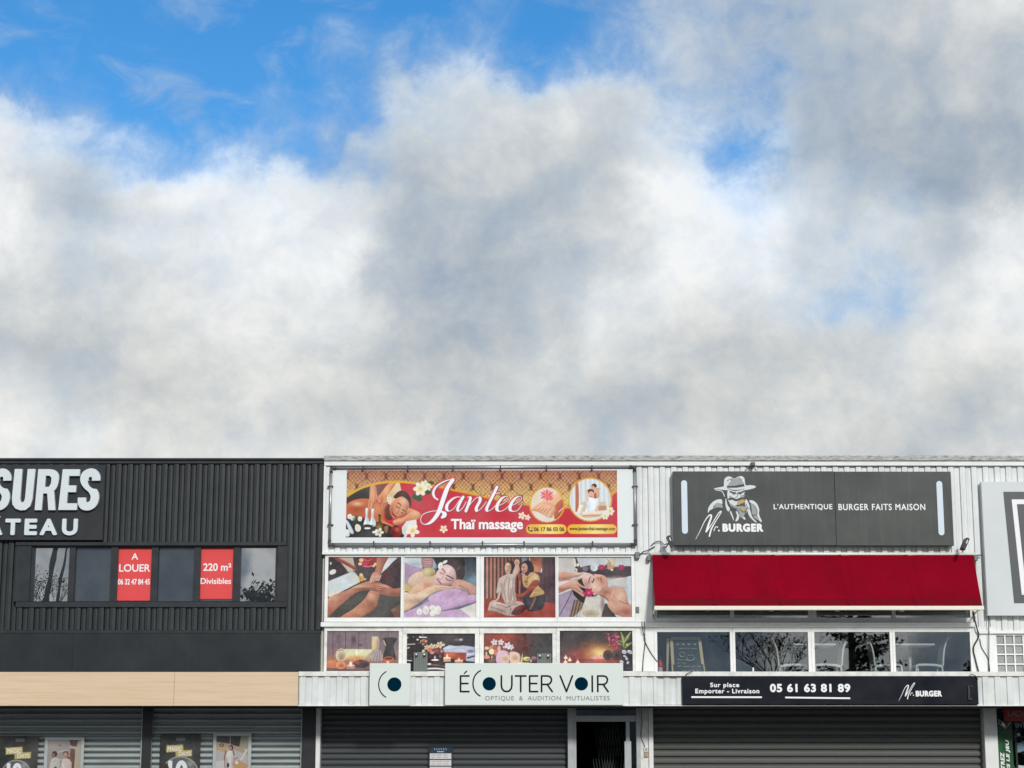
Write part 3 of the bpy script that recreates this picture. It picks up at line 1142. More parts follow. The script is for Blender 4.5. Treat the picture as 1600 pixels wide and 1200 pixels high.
UP = [(507, 630.2, 512.3, 626.2), (630.4, 750, 631.6, 744.1), (750.2, 870, 756.2, 867.8), (870.2, 992.4, 872.6, 986.8)]
LO = [(506, 628.6, 510.6, 622.8), (628.8, 749, 635.6, 742), (749.2, 869, 755.8, 863.2), (869.2, 992.4, 874.8, 988.4)]
for i, (a, c, p, q) in enumerate(UP):
    frame(a, 867, c, 971.6, p, 870.3, q, 965 - (i == 3) * .8, -.034 - .004 * (i % 2), .06, M['white_frame'], parent=wb)
for i, (a, c, p, q) in enumerate(LO):
    frame(a, 979.8, c, 1053, p, (986, 990, 989.6, 985.6)[i], q, 1048.6, -.034 - .004 * (i % 2), .06, M['white_worn'], parent=wb)
# burger unit: real windows
BL = [(1022.6, 1145, 1027.2, 1141), (1145.2, 1268, 1149.2, 1263), (1268.2, 1395, 1273.2, 1391), (1395.2, 1520.4, 1399.4, 1516.6)]
for a, c, p, q in BL:
    fr_ = frame(a, 979.8, c, 1054, p, 987.4, q, 1050, -.03, .07, M['white_frame'], parent=wb)
    b = MB(); R2(b, p - .3, 987.1, q + .3, 1050.3, .012, .006)
    b.build('pane', M['glass'], fr_)
BU = [(1022.6, 1143, 1026, 1140), (1143.2, 1268, 1146, 1262), (1268.2, 1395, 1274.5, 1392), (1395.2, 1520.4, 1398, 1514)]
for a, c, p, q in BU:
    fr_ = frame(a, 866.6, c, 971.8, p, 870, q, 965.2, -.03, .07, M['white_frame'], parent=wb)
    b = MB(); R2(b, p - .3, 869.7, q + .3, 965.5, .012, .006)
    b.build('pane', M['glass'], fr_)
# first floor dining room behind those windows
ZF = 2.77
b = MB()
rx0, rx1, ry1 = xb0 - .25, xb1 + .4, 7.0
b.box(rx0, rx1, ry1, ry1 + .1, ZF, z866 + .1)
b.box(rx0 - .1, rx0, .23, ry1, ZF, z866 + .1)
b.box(rx1, rx1 + .1, .23, ry1, ZF, z866 + .1)
b.box(rx0, rx1, .23, ry1, z866 + .101, z866 + .2)
b.build('room_walls', M['room'], wb)
b = MB(); b.box(rx0, rx1, .225, ry1, ZF - .12, ZF)
b.build('room_floor', M['room_floor'], wb)
# canopy
xc0, xc1 = xx(466.4, 1076, CAN), xw1
b = MB()
zc0, zc1 = zz(1056.3, CAN - .02), zz(1049.3, CAN - .02)
b.mesh([(xc0, CAN - .02, zc0), (xc1, CAN - .02, zc0), (xc1, CAN - .02, zc1), (xc0, CAN - .02, zc1), (xc0, .03, zc1 + .03), (xc1, .03, zc1 + .03), (xc1, CAN + .03, zc0), (xc0, CAN + .03, zc0)],
       [(0, 1, 2, 3), (3, 2, 5, 4), (1, 0, 7, 6)])
b.build('canopy_cap', M['white_worn'], wb)
b = MB()
ribs(b, xc0 + .004, xx(1026, 1080, CAN), zz(1101.5, CAN), zc0 - .004, CAN + .02, PW, .022, .45, .045, .02)
ribs(b, xx(1021, 1080, CAN), xx(1072, 1080, CAN), zz(1101, CAN), zz(1057.6, CAN), CAN + .05, PW, .022, .3, .2, .02)
ribs(b, xx(1526, 1080, CAN), xc1, zz(1102.5, CAN), zc0 - .004, CAN + .02, PW, .022, .45, .045, .02)
b.box(xx(1066, 1080, CAN), xx(1527, 1080, CAN), CAN + .042, CAN + .06, zz(1101, CAN), zc0 - .004)
b.build('fascia', M['fascia'], wb)
b = MB()
b.box(xc0, xc1, CAN - .008, CAN + .07, zz(1103.4, CAN), zz(1101.6, CAN), .004)
b.build('fascia_lip', M['white_flat'], wb)
b = MB()
b.box(xc0 + .02, xc1 - .02, CAN + .075, .028, Z_SOF + .01, Z_SOF + .05)
b.build('canopy_soffit', M['soffit'], wb)
# ground floor openings
zs = Z_SOF + .008
b = MB()
b.box(xgl, xx(501, 1150), -.06, .24, ZG, zs, .006)
b.build('shutter_post', M['white_flat'], wb)


def shutter(p0, p1, m, pitch, dep):
    b = MB()
    a0, a1 = xx(p0, 1155, .06), xx(p1, 1155, .06)
    shutter_slats(b, a0, a1, ZG, zs, .14, pitch, dep)
    return b.build('roller_shutter', m, wb)


shutter(500.5, 888, M['slat_dark'], .0875, .022)
shutter(1020, 1538, M['slat_worn'], .107, .03)
b = MB()
b.box(xx(1537, 1155), xx(1557.6, 1155), -.06, .24, ZG, zs, .006)
b.build('pillar', M['white_flat'], wb)
b = MB()
b.box(xx(1000.5, 1155), xx(1013, 1155), -.02, .24, ZG, zs)
b.build('pillar', M['white_worn'], wb)
b = MB()
b.box(xx(1013.4, 1155), xx(1020.4, 1155), -.05, .2, ZG, zs, .004)
b.build('guide_rail', M['white_frame'], wb)
# entrance door
b = MB()
R2(b, 887, 1099, 896.6, 1104, -.03, .1)
b.v, b.f, b.mi, b.sm = [], [], [], []
b.box(xx(887, 1150), xx(896.8, 1150), -.03, .14, ZG, zs, .004)
b.box(xx(896.9, 1150), xx(900.4, 1150), -.012, .14, ZG, zs)
b.box(xx(994, 1150), xx(1000.4, 1150), -.03, .14, ZG, zs, .004)
b.box(xx(900.5, 1150), xx(993.9, 1150), -.012, .12, zz(1127.6), zz(1118), .003)
df = b.build('door_frame', M['alu'], wb)
b = MB(); b.box(xx(900.5, 1150), xx(993.9, 1150), .03, .036, zz(1118) + .002, zs)
b.build('transom_pane', M['glass_low'], df)
b = MB()
b.box(xx(978, 1150), xx(984, 1150), .0, .05, ZG + .02, zz(1127.9), .003)
b.box(xx(975.4, 1150), xx(986, 1150), -.03, .06, ZG + .9, zz(1158), .004)
dl = b.build('door_stile', M['alu'], df)
b = MB(); b.box(xx(984.2, 1150), xx(993.8, 1150), .03, .036, ZG + .02, zz(1128))
b.build('pane', M['glass_low'], df)
# dark spaces behind the door and the games shop window
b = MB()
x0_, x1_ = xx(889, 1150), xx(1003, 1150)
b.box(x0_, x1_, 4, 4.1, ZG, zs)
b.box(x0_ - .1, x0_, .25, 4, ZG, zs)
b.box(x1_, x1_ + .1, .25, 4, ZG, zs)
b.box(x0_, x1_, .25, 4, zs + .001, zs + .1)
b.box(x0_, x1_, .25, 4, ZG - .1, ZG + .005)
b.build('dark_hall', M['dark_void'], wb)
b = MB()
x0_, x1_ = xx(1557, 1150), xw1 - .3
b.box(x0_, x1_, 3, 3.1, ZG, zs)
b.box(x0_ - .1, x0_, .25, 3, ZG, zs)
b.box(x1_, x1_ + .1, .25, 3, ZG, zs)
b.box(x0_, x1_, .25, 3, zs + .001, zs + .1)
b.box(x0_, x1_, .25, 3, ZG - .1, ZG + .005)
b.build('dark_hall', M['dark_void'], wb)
# folding lattice gate in the doorway
b = MB()
gx0, gx1 = xx(938, 1170), xx(974, 1170)
for k in range(9):
    t = gx0 + (gx1 - gx0) * k / 8
    for s_ in (1, -1):
        for j in range(3):
            za = ZG + .2 + j * .72
            b.tube([(t, .5, za), (t + s_ * .09, .5 + .004 * s_, za + .72)], .005, 4)
b.build('folding_gate', M['pole'], wb)
# games shop glazing
b = MB(); b.box(xx(1558, 1150), xw1 - .21, .03, .036, ZG + .3, zs)
shopw = b.build('shop_window', M['glass_low'], wb)
# barred window upstairs on the right
lw = frame(1553.8, 990.6, 1690, 1056, 1557.5, 991.4, 1686, 1053.6, -.03, .06, M['white_frame'], parent=wb)
b = MB(); R2(b, 1557.2, 991.2, 1686.3, 1053.8, .0, .006)
b.build('pane', mat('frosted_pane', (150, 152, 150), .5, dirt=.5, dirt_c=(112, 114, 112), sc=9), lw)
b = MB()
for k in range(9):
    px = 1557 + k * 14.3
    R2(b, px - 1, 991.5, px + 1, 1053.5, -.026, .012)
for k in range(5):
    py = 992 + k * 15.2
    R2(b, 1556, py - 1, 1686, py + 1, -.028, .012)
b.build('lattice', M['white_frame'], lw)

# ================================================================ lettered signs


def letters(name, parent, m, box, Y, depth, shapes, step=.33):
    """raised lettering: shapes = list of functions(grid) -> distance raster"""
    g = Grid(*box, step)
    to3 = planar(*box, Y)
    b = MB()
    d = None
    for f in shapes:
        q = f(g)
        d = q if d is None else np.minimum(d, q)
    solid(b, g, d, to3, depth)
    return b.build(name, m, parent)


def TX(t, x0, y0, x1, y1, bold=0.0, spacing=1.0, slant=0.0):
    return lambda g: sdf_text(g, t, x0, y0, x1, y1, bold, spacing, slant)


def PL(pts):
    return lambda g: g.poly(pts, 3.0)


def PATH(pts, w, sm=True, butt=False):
    def f(g):
        q = smooth(pts, False, 8) if sm else pts
        d = g.stroke(q, [w] * len(q), 3.0)
        if butt:                                            # cut round ends off square
            for (ax, ay), (bx, by) in ((q[0], q[1]), (q[-1], q[-2])):
                dx, dy = bx - ax, by - ay
                n = math.hypot(dx, dy)
                X, Y = g.xs[None, :], g.ys[:, None]
                along = ((X - ax) * dx + (Y - ay) * dy) / n
                near = np.hypot(X - ax, Y - ay) < w
                d = np.where(near, np.maximum(d, -along), d)
        return d
    return f


def board(name, px, Y, d, m, parent, bev=.006):
    b = MB(); R2(b, *px, Y, d, bev)
    return b.build(name, m, parent)


def sign(loc_px, Y, label, name='shop_sign', cat='sign', group=None):
    return empty(name, F(*loc_px, Y), label, cat, group)


# ---- big lettered panel on the anthracite unit
s1 = sign((60, 844), -.13, 'dark panel with large raised silver letters on the anthracite cladding', group='signs on the shop fronts')
board('board', (-130, 725.8, 162.6, 844), -.135, .09, M['black_sign'], s1)
U = lambda x: [(x + 2, 732.8), (x + 14, 732.8), (x + 13, 780), (x + 14.5, 784.5), (x + 16.8, 785), (x + 19.5, 783), (x + 20.5, 778), (x + 22.3, 732.8), (x + 34.5, 732.8), (x + 32, 781), (x + 29, 791), (x + 22, 796.8), (x + 14, 797.4), (x + 6, 794.5), (x + 1.2, 788), (x, 779)]
SS = lambda x0, x1: [(x1 - 6.6, 751), (x1 - 7, 744.5), (x1 - 11, 739.2), (x1 - 17, 738.6), (x1 - 23.5, 742.5), (x1 - 24.8, 750), (x1 - 21, 757), (x1 - 12, 766), (x1 - 7.5, 774.5), (x1 - 9, 785), (x1 - 15.5, 790.6), (x1 - 23.5, 790.2), (x1 - 27, 785), (x1 - 27.4, 777.5)]
g_l = (-40, 728, 163, 802)
letters('lettering', s1, M['letter'], g_l, -.195, .06, [
    PATH(SS(-18, 17), 12.6, butt=True), PATH(SS(121, 156), 13.0, butt=True), PL(U(19.3)),
    lambda g: np.maximum(np.minimum(g.poly([(58.2, 733), (69, 733), (66.5, 797), (55.6, 797)]), g.poly([(73.5, 766), (84, 764), (88, 797), (77, 797)])),  -50),
    lambda g: np.maximum(g.poly([(60, 733)] + smooth([(76, 733), (85, 735), (90.4, 741.5), (91, 750), (88.6, 761), (83, 768), (75, 771)], False, 6) + [(60, 771)]), -g.poly([(70.5, 743), (77, 743.5), (79.6, 747), (79.2, 755), (76.5, 760.5), (69.8, 761)])),
    PL([(96.5, 733.2), (123.5, 733.2), (123.5, 743.6), (107, 743.6), (106.4, 758.5), (119, 758.5), (118.6, 769), (106, 769), (105.2, 786.4), (122, 786.4), (121.4, 796.8), (92.5, 796.8)]),
], .4)
letters('lettering', s1, M['letter'], (-30, 800, 126, 838), -.175, .04, [
    TX('T', 8.2, 810.4, 32, 836, 1.5), TX('E', 38.4, 810.4, 58, 836, 1.5), TX('A', 62.6, 810.4, 89.4, 836, 1.5), TX('U', 97, 810.4, 121.4, 836.4, 1.5),
    TX('A', -22.4, 810.4, 4, 836, 1.5),
    PATH([(-13, 807.5), (-7.5, 803.5), (-2, 807.5)], 3.2, False)], .4)

# ---- red letting notices in the window strip
for (p0, y0, p1, y1), rows, lab in (
        ((184.2, 856, 236, 938.4), [('A', 204.6, 864.5, 214.8, 874.5, .25), ('LOUER', 185.8, 881.6, 234.2, 893.4, .25), ('06 32 47 84 45', 184.8, 904.6, 234.6, 913.6, .25)], 'coral red letting notice reading A LOUER above a phone number'),
        ((313, 855.4, 364.6, 935.8), [('220 m²', 317.2, 880.2, 361.2, 892.2, .3), ('Divisibles', 313.8, 903.4, 361.4, 912.6, .2)], 'coral red letting notice reading 220 m² Divisibles')):
    e_ = sign(((p0 + p1) / 2, y1), .02, lab, 'notice', 'notice', 'red letting notices')
    board('film', (p0, y0, p1, y1), .018, .008, M['red_film'], e_, .001)
    letters('lettering', e_, M['white_ink'], (p0 + .3, y0 + 2, p1 - .3, y1 - 2), .0165, .001, [TX(*r[:5], bold=r[5]) for r in rows], .22)

# ---- optician: eye emblem and name board
s2 = sign((609, 1103), CAN - .1, 'square pale sign with a navy dot inside a black arc', group='signs on the shop fronts')
board('board', (577.2, 1036.4, 641, 1102.8), CAN - .09, .06, M['mint'], s2)
t_ = np.linspace(R(118), R(242), 24)
letters('emblem', s2, M['ink_dark'], (585, 1044, 630, 1094), CAN - .093, .002, [PATH([(613 + 21.3 * math.cos(q), 1069.3 - 22.5 * math.sin(q)) for q in t_], 1.7, False)], .25)
letters('emblem', s2, M['ink_blue'], (600, 1054, 632, 1086), CAN - .093, .002, [lambda g: np.hypot(g.xs[None, :] - 616.2, g.ys[:, None] - 1069.4) - 11.0], .3)
s3 = sign((835, 1102), CAN - .1, 'long pale sign reading ÉCOUTER VOIR OPTIQUE & AUDITION MUTUALISTES', group='signs on the shop fronts')
board('board', (695.2, 1036.2, 974, 1102), CAN - .09, .06, M['mint'], s3)
w_ = 2.7


def ST(pts, w=w_):
    return PATH(pts, w, False)


t_ = np.linspace(R(112), R(246), 24)
yT, yB = 1056.2, 1080.6
ecout = [
    ST([(732.6, yT), (719.6, yT), (719.6, yB), (732.6, yB)]), ST([(719.6, 1068), (731, 1068)]), ST([(725.6, 1052.2), (729, 1048.6)], 2.0),
    ST([(757.6 + 18.6 * math.cos(q), 1067.8 - 21.4 * math.sin(q)) for q in t_], 2.1),
    ST([(783.4, yT), (783.4, 1071), (784.4, 1076), (787.4, 1079.6), (791.6, 1080.6), (795.8, 1079.6), (798.8, 1076), (799.8, 1071), (799.8, yT)]),
    ST([(805.6, yT), (821.6, yT)]), ST([(813.6, yT), (813.6, yB)]),
    ST([(840, yT), (827.6, yT), (827.6, yB), (840, yB)]), ST([(827.6, 1068), (838.6, 1068)]),
    ST([(846.2, yB), (846.2, yT), (856, yT), (860, 1057.6), (861.8, 1061), (861.4, 1065), (858.8, 1068.4), (855, 1069.4), (846.2, 1069.4)]), ST([(855, 1069.4), (862.8, yB)]),
    ST([(875.4, yT), (885, yB), (894.4, yT)]),
    ST([(925.4, yT), (925.4, yB)]),
    ST([(934, yB), (934, yT), (943.4, yT), (947.4, 1057.6), (949.2, 1061), (948.8, 1065), (946.2, 1068.4), (942.4, 1069.4), (934, 1069.4)]), ST([(942.4, 1069.4), (950, yB)]),
]
letters('lettering', s3, M['ink_dark'], (714, 1044, 955, 1092), CAN - .093, .002, ecout, .3)
letters('emblem', s3, M['ink_blue'], (750, 1054, 925, 1084), CAN - .093, .002, [lambda g, cx=cx: np.hypot(g.xs[None, :] - cx, g.ys[:, None] - 1068.4) - 10.4 for cx in (764.4, 908.4)], .35)
letters('lettering', s3, M['ink_grey'], (754, 1086, 956, 1097), CAN - .093, .002, [TX('OPTIQUE  &  AUDITION  MUTUALISTES', 758, 1087.4, 952.6, 1095.6, .05, 1.15)], .22)


# ---- burger signs: handwritten mark + heavy capitals
def mr_mark(x0, y0, k):
    """handwritten mark, drawn in the zoom's own units (1/k photo pixels)"""
    def P(pts, w):
        q = smooth([(x0 + x / k, y0 + y / k) for x, y in pts], False, 8)
        return lambda g: g.stroke(q, list(np.interp(np.linspace(0, len(w) - 1, len(q)), range(len(w)), [v / k for v in w])), 3.0)
    return [P([(15, 1165), (90, 1030), (180, 850), (245, 765), (288, 752), (285, 800), (235, 930), (198, 1035)], [5, 10, 14, 20, 26, 30, 34, 26]),
            P([(198, 1035), (300, 900), (400, 740), (452, 688), (455, 715), (380, 830), (290, 985), (252, 1110)], [26, 12, 16, 18, 14, 14, 24, 26]),
            P([(330, 1020), (355, 960), (375, 950), (395, 958)], [12, 14, 12, 18]),
            P([(413, 1013), (416, 1018)], [26, 26])]


s4 = sign((1270, 852), -.17, 'wide grey sign with a man in a hat eating and L\'AUTHENTIQUE BURGER FAITS MAISON', group='signs on the shop fronts')
board('board', (1052.2, 736.4, 1305, 852), -.17, .13, M['burger'], s4, .004)
board('board', (1305.3, 736.8, 1488, 852.4), -.17, .13, M['burger'], s4, .004)
for x_, ya, yb in ((1069.6, 750.4, 834), (1469.4, 751.6, 836.4)):
    letters('light_bar', s4, M['bar'], (x_ - 7, ya - 2, x_ + 7, yb + 2), -.176, .006, [PATH([(x_, ya + 4.6), (x_, yb - 4.6)], 9.2, False)], .5)
letters('lettering', s4, M['white_ink'], (1200, 780, 1302.6, 802), -.173, .002, [TX('L\'AUTHENTIQUE', 1208.8, 787.2, 1300.6, 797.2, .2, 1.14)], .25)
letters('lettering', s4, M['white_ink'], (1307, 780, 1452, 802), -.173, .002, [TX('BURGER FAITS MAISON', 1310, 787.2, 1445.6, 797.2, .2, 1.14)], .25)
letters('lettering', s4, M['white_ink'], (1126, 814, 1196, 834), -.174, .003, [TX('BURGER', 1128.8, 818, 1192.4, 831, 1.0, 1.16)], .25)
letters('lettering', s4, M['white_ink'], (1080, 790, 1130, 848), -.1745, .003, mr_mark(1085, 736, 10.91), .3)


def em(pts, sm=True):
    q = [(1085 + x / 10.91, 736 + y / 10.91) for x, y in pts]
    return PL(smooth(q, True, 6) if sm else q)


def es(pts, w, sm=True):
    q = [(1085 + x / 10.91, 736 + y / 10.91) for x, y in pts]
    return PATH(q, w / 10.91, sm)


eb = (1098, 738, 1196, 820)
letters('emblem', s4, M['e_light'], eb, -.1725, .0015, [
    em([(505, 255), (515, 150), (560, 100), (620, 95), (690, 125), (760, 95), (820, 88), (862, 130), (880, 240), (960, 240), (1040, 255), (1045, 280), (960, 310), (820, 330), (600, 330), (470, 320), (365, 305), (370, 290), (470, 270)]),
    em([(575, 335), (700, 345), (850, 335), (855, 450), (800, 500), (700, 590), (620, 560), (570, 480)]),
    em([(225, 710), (240, 620), (310, 530), (400, 485), (465, 490), (470, 560), (400, 545), (350, 570), (310, 640), (260, 670)]),
    em([(940, 500), (1010, 510), (1070, 570), (1100, 660), (1095, 740), (1140, 860), (1100, 850), (1060, 760), (1070, 690), (1030, 590), (950, 540)]),
    em([(540, 460), (560, 570), (600, 640), (575, 690), (540, 640), (525, 540)]),
    em([(880, 480), (930, 560), (955, 700), (1050, 860), (1020, 865), (930, 770), (890, 650), (860, 560)]),
    es([(345, 300), (380, 325), (470, 345), (515, 430)], 14),
    em([(620, 690), (660, 800), (660, 845), (640, 800), (600, 700)]), em([(700, 690), (760, 720), (740, 830), (690, 855), (720, 760)]),
    em([(800, 760), (860, 800), (850, 830), (800, 790)])], .3)
letters('emblem', s4, M['e_mid'], eb, -.174, .0012, [
    em([(640, 115), (700, 130), (770, 105), (800, 150), (850, 220), (700, 235), (580, 235), (630, 170)]),
    em([(330, 580), (400, 550), (460, 560), (480, 625), (400, 620), (330, 640)]),
    em([(960, 560), (1020, 590), (1060, 690), (1040, 740), (980, 740), (970, 640)]),
    em([(590, 540), (700, 600), (830, 600), (900, 650), (850, 760), (780, 790), (700, 640), (640, 620)]),
    em([(560, 290), (700, 320), (860, 300), (800, 328), (620, 328)]),
    em([(600, 420), (640, 440), (650, 470), (600, 470)]), em([(790, 420), (845, 410), (840, 460), (800, 462)]),
    em([(1000, 770), (1060, 760), (1090, 830), (1040, 820)])], .3)
letters('emblem', s4, M['e_dark'], eb, -.1755, .0012, [
    em([(560, 250), (700, 245), (850, 222), (862, 262), (720, 285), (560, 285)], False),
    es([(595, 480), (650, 470), (690, 490), (730, 495), (790, 470), (850, 470)], 38),
    es([(615, 352), (660, 368), (705, 376)], 26), es([(750, 376), (800, 366), (845, 350)], 26), es([(650, 392), (690, 394)], 12, False), es([(765, 394), (805, 390)], 12, False),
    es([(730, 380), (735, 430), (700, 455)], 9), es([(505, 160), (495, 255)], 10), es([(560, 170), (620, 140), (640, 165)], 9), es([(780, 130), (815, 150), (800, 165)], 9),
    es([(520, 350), (550, 430), (560, 520), (620, 620), (680, 680)], 16), es([(870, 360), (850, 430), (900, 480), (950, 600), (980, 760), (1060, 860)], 14),
    es([(640, 600), (690, 650), (720, 640), (760, 740)], 10), es([(760, 650), (830, 700), (870, 690), (840, 780)], 11), es([(900, 620), (860, 700), (900, 800)], 9),
    es([(320, 600), (390, 640), (480, 630)], 10), es([(880, 560), (910, 640), (930, 640)], 9)], .3)
letters('emblem', s4, M['e_gold'], eb, -.177, .0012, [
    em([(728, 545), (760, 505), (820, 485), (862, 500), (850, 535), (790, 560), (745, 580)]), em([(800, 650), (850, 625), (880, 645), (830, 690)])], .3)

s5 = sign((1300, 1104), CAN - .06, 'long navy sign reading Sur place Emporter Livraison with a phone number', group='signs on the shop fronts')
sb = board('board', (1066.6, 1057.4, 1528.4, 1100.6), CAN - .05, .09, M['navy'], s5, .004)
for args in (('Sur place', 1109.6, 1066.6, 1155, 1075.8, .3, 1.14), ('Emporter - Livraison', 1086.4, 1076, 1186.4, 1085.6, .3, 1.14)):
    letters('lettering', s5, M['white_ink'], (args[1] - 2, args[2] - 2, args[3] + 2, args[4] + 2), CAN - .053, .002, [TX(*args)], .22)
letters('lettering', s5, M['white_ink'], (1200, 1064, 1330, 1086), CAN - .053, .002, [TX('05 61 63 81 89', 1203, 1068.4, 1328.6, 1081.6, .75, 1.12)], .25)
letters('underline', s5, M['white_ink'], (1078, 1085, 1332, 1096), CAN - .053, .002, [PATH([(1081.4, 1089.2), (1189.4, 1089.4)], 2.6, False), PATH([(1228, 1089.8), (1327.4, 1091)], 2.6, False)], .4)
letters('lettering', s5, M['white_ink'], (1428, 1074, 1474, 1091), CAN - .054, .003, [TX('BURGER', 1430.8, 1079.2, 1471.6, 1088.4, .62, 1.12)], .2)
letters('lettering', s5, M['white_ink'], (1402, 1062, 1432, 1100), CAN - .0545, .003, mr_mark(1402.7, 1026.6, 17.0), .2)
b = MB()
R2(b, 1512.4, 1071, 1516, 1094, CAN - .075, .03, .003); R2(b, 1516, 1071, 1520, 1074, CAN - .075, .03, .003); R2(b, 1516, 1091, 1520, 1094, CAN - .075, .03, .003)
b.build('handle', M['black'], s5)

# ---- pale grey sign at the right edge
s6 = sign((1620, 962), -.14, 'large pale grey sign with nested dark square frames', group='signs on the shop fronts')
board('board', (1538, 752.4, 1750, 962), -.14, .10, M['greysign'], s6)
letters('emblem', s6, M['slate'], (1560, 760, 1730, 950), -.143, .002, [
    lambda g: np.maximum(g.poly([(1572, 768.4), (1716, 768.4), (1716, 942.6), (1580, 942.6)]), -g.poly([(1584.6, 780.4), (1703, 780.4), (1703, 929.6), (1592.6, 929.6)])),
    lambda g: g.poly([(1592.4, 788), (1696, 788), (1696, 922), (1600, 922)])], .7)
letters('emblem', s6, M['white_ink'], (1580, 776, 1710, 934), -.1415, .0012, [lambda g: g.poly([(1582.6, 778.4), (1705, 778.4), (1705, 931.6), (1590.6, 931.6)])], .7)

# ================================================================ printed pictures
SK = (200, 150, 124)


def P1():
    c = Print(512.2, 870.3, 626.3, 965, .6, (508, 866, 11.54))
    c.fill((72, 71, 68))
    c.blob(900, 900, 500, 300, (86, 84, 80), .6)
    c.poly([(180, 30), (540, 30), (570, 280), (440, 335), (330, 270), (230, 120)], (196, 178, 156), False)
    c.poly([(40, 40), (190, 50), (390, 290), (380, 335), (50, 490)], (60, 47, 54), False, nz=7)
    c.line([(170, 60), (380, 170), (560, 270)], 62, (146, 66, 62), sm=False)
    c.line([(200, 55), (400, 160), (555, 250)], 14, (176, 98, 84), sm=False)
    c.ell(132, 322, 66, 44, (212, 216, 212), -25); c.ell(92, 165, 18, 26, (196, 196, 198))
    c.poly([(490, 30), (965, 30), (935, 230), (800, 430), (620, 350), (520, 190)], (70, 62, 64), False)
    c.blob(700, 330, 130, 90, (88, 82, 82), .7)
    c.ell(775, 120, 185, 118, (150, 42, 50)); c.blob(720, 170, 70, 50, (205, 55, 95), .9); c.blob(850, 80, 80, 40, (176, 60, 52), .8)
    for x, y, r in ((645, 105, 40), (625, 175, 34), (905, 180, 34), (870, 215, 24)):
        c.ell(x, y, r, r * .8, (232, 206, 150)); c.blob(x, y, r * .5, r * .4, (220, 160, 80), .6)
    c.line([(700, 90), (760, 120), (840, 90)], 18, (214, 96, 88)); c.line([(690, 215), (780, 225), (850, 200)], 20, (226, 110, 140))
    c.poly([(1130, 30), (1380, 40), (1130, 240), (1000, 390), (980, 335)], (206, 209, 214), False)
    c.poly([(1380, 60), (1380, 650), (1200, 610), (1000, 500), (980, 385), (1130, 235), (1240, 120)], (70, 51, 56), nz=10, sh=[(1100, 380, 120, 130, (104, 56, 62), .8), (1320, 400, 80, 200, (58, 48, 54), .7)])
    c.poly([(945, 30), (1135, 30), (1060, 200), (985, 370), (885, 345), (915, 220)], (166, 101, 82), sh=[(960, 220, 50, 170, (198, 140, 116), .8)])
    c.poly([(490, 310), (535, 330), (615, 430), (625, 505), (110, 775), (60, 765), (50, 490)], (196, 202, 206), False, sh=[(590, 470, 60, 120, (216, 212, 178), .9), (250, 730, 260, 50, (222, 208, 180), .8), (200, 520, 160, 80, (205, 212, 218), .8)])
    c.ell(650, 430, 46, 62, (212, 166, 92)); c.ell(645, 372, 32, 30, (226, 196, 146)); c.ell(712, 452, 30, 22, (198, 158, 120)); c.blob(640, 440, 20, 20, (180, 110, 60), .8)
    c.poly([(40, 815), (420, 640), (640, 530), (800, 488), (910, 520), (975, 640), (700, 655), (520, 725), (330, 885), (180, 1020), (40, 1130)], (182, 122, 98), sh=[(560, 590, 240, 40, (226, 184, 156), .9), (180, 790, 200, 40, (214, 166, 130), .8), (700, 630, 200, 35, (128, 78, 66), .8), (330, 810, 120, 80, (160, 84, 78), .6), (100, 1050, 90, 90, (168, 92, 66), .7)])
    c.poly([(860, 335), (965, 345), (985, 400), (905, 480), (850, 535), (795, 500)], (190, 136, 116))
    for k in range(4):
        c.line([(880 + k * 40, 400 - k * 4), (835 + k * 42, 470), (815 + k * 44, 510 - k * 16)], [26, 24, 18], (206, 160, 138)); c.line([(895 + k * 40, 410), (850 + k * 42, 490)], 6, (130, 80, 72))
    c.poly([(865, 545), (940, 505), (1130, 570), (1250, 622), (1380, 608), (1380, 730), (1250, 765), (1050, 735), (950, 690)], (172, 106, 86), sh=[(1080, 570, 150, 30, (212, 156, 130), .9), (1250, 720, 120, 40, (134, 72, 60), .7)])
    for k in range(3):
        c.line([(880 + k * 20, 560 + k * 40), (1000, 590 + k * 34), (1090, 620 + k * 34)], 8, (122, 70, 60)); c.line([(880 + k * 24, 545 + k * 42), (1000, 570 + k * 36)], 12, (204, 146, 122))
    c.poly([(280, 1150), (520, 985), (720, 800), (820, 655), (985, 705), (960, 835), (900, 985), (610, 1150)], (176, 116, 92), sh=[(830, 760, 70, 90, (212, 160, 132), .9), (560, 1010, 130, 60, (206, 152, 120), .8), (850, 940, 70, 100, (140, 84, 70), .7)])
    c.poly([(1185, 1005), (1375, 890), (1375, 1150), (1260, 1150)], (118, 86, 74), False, sh=[(1230, 1000, 50, 40, (160, 120, 100), .8)])
    return c


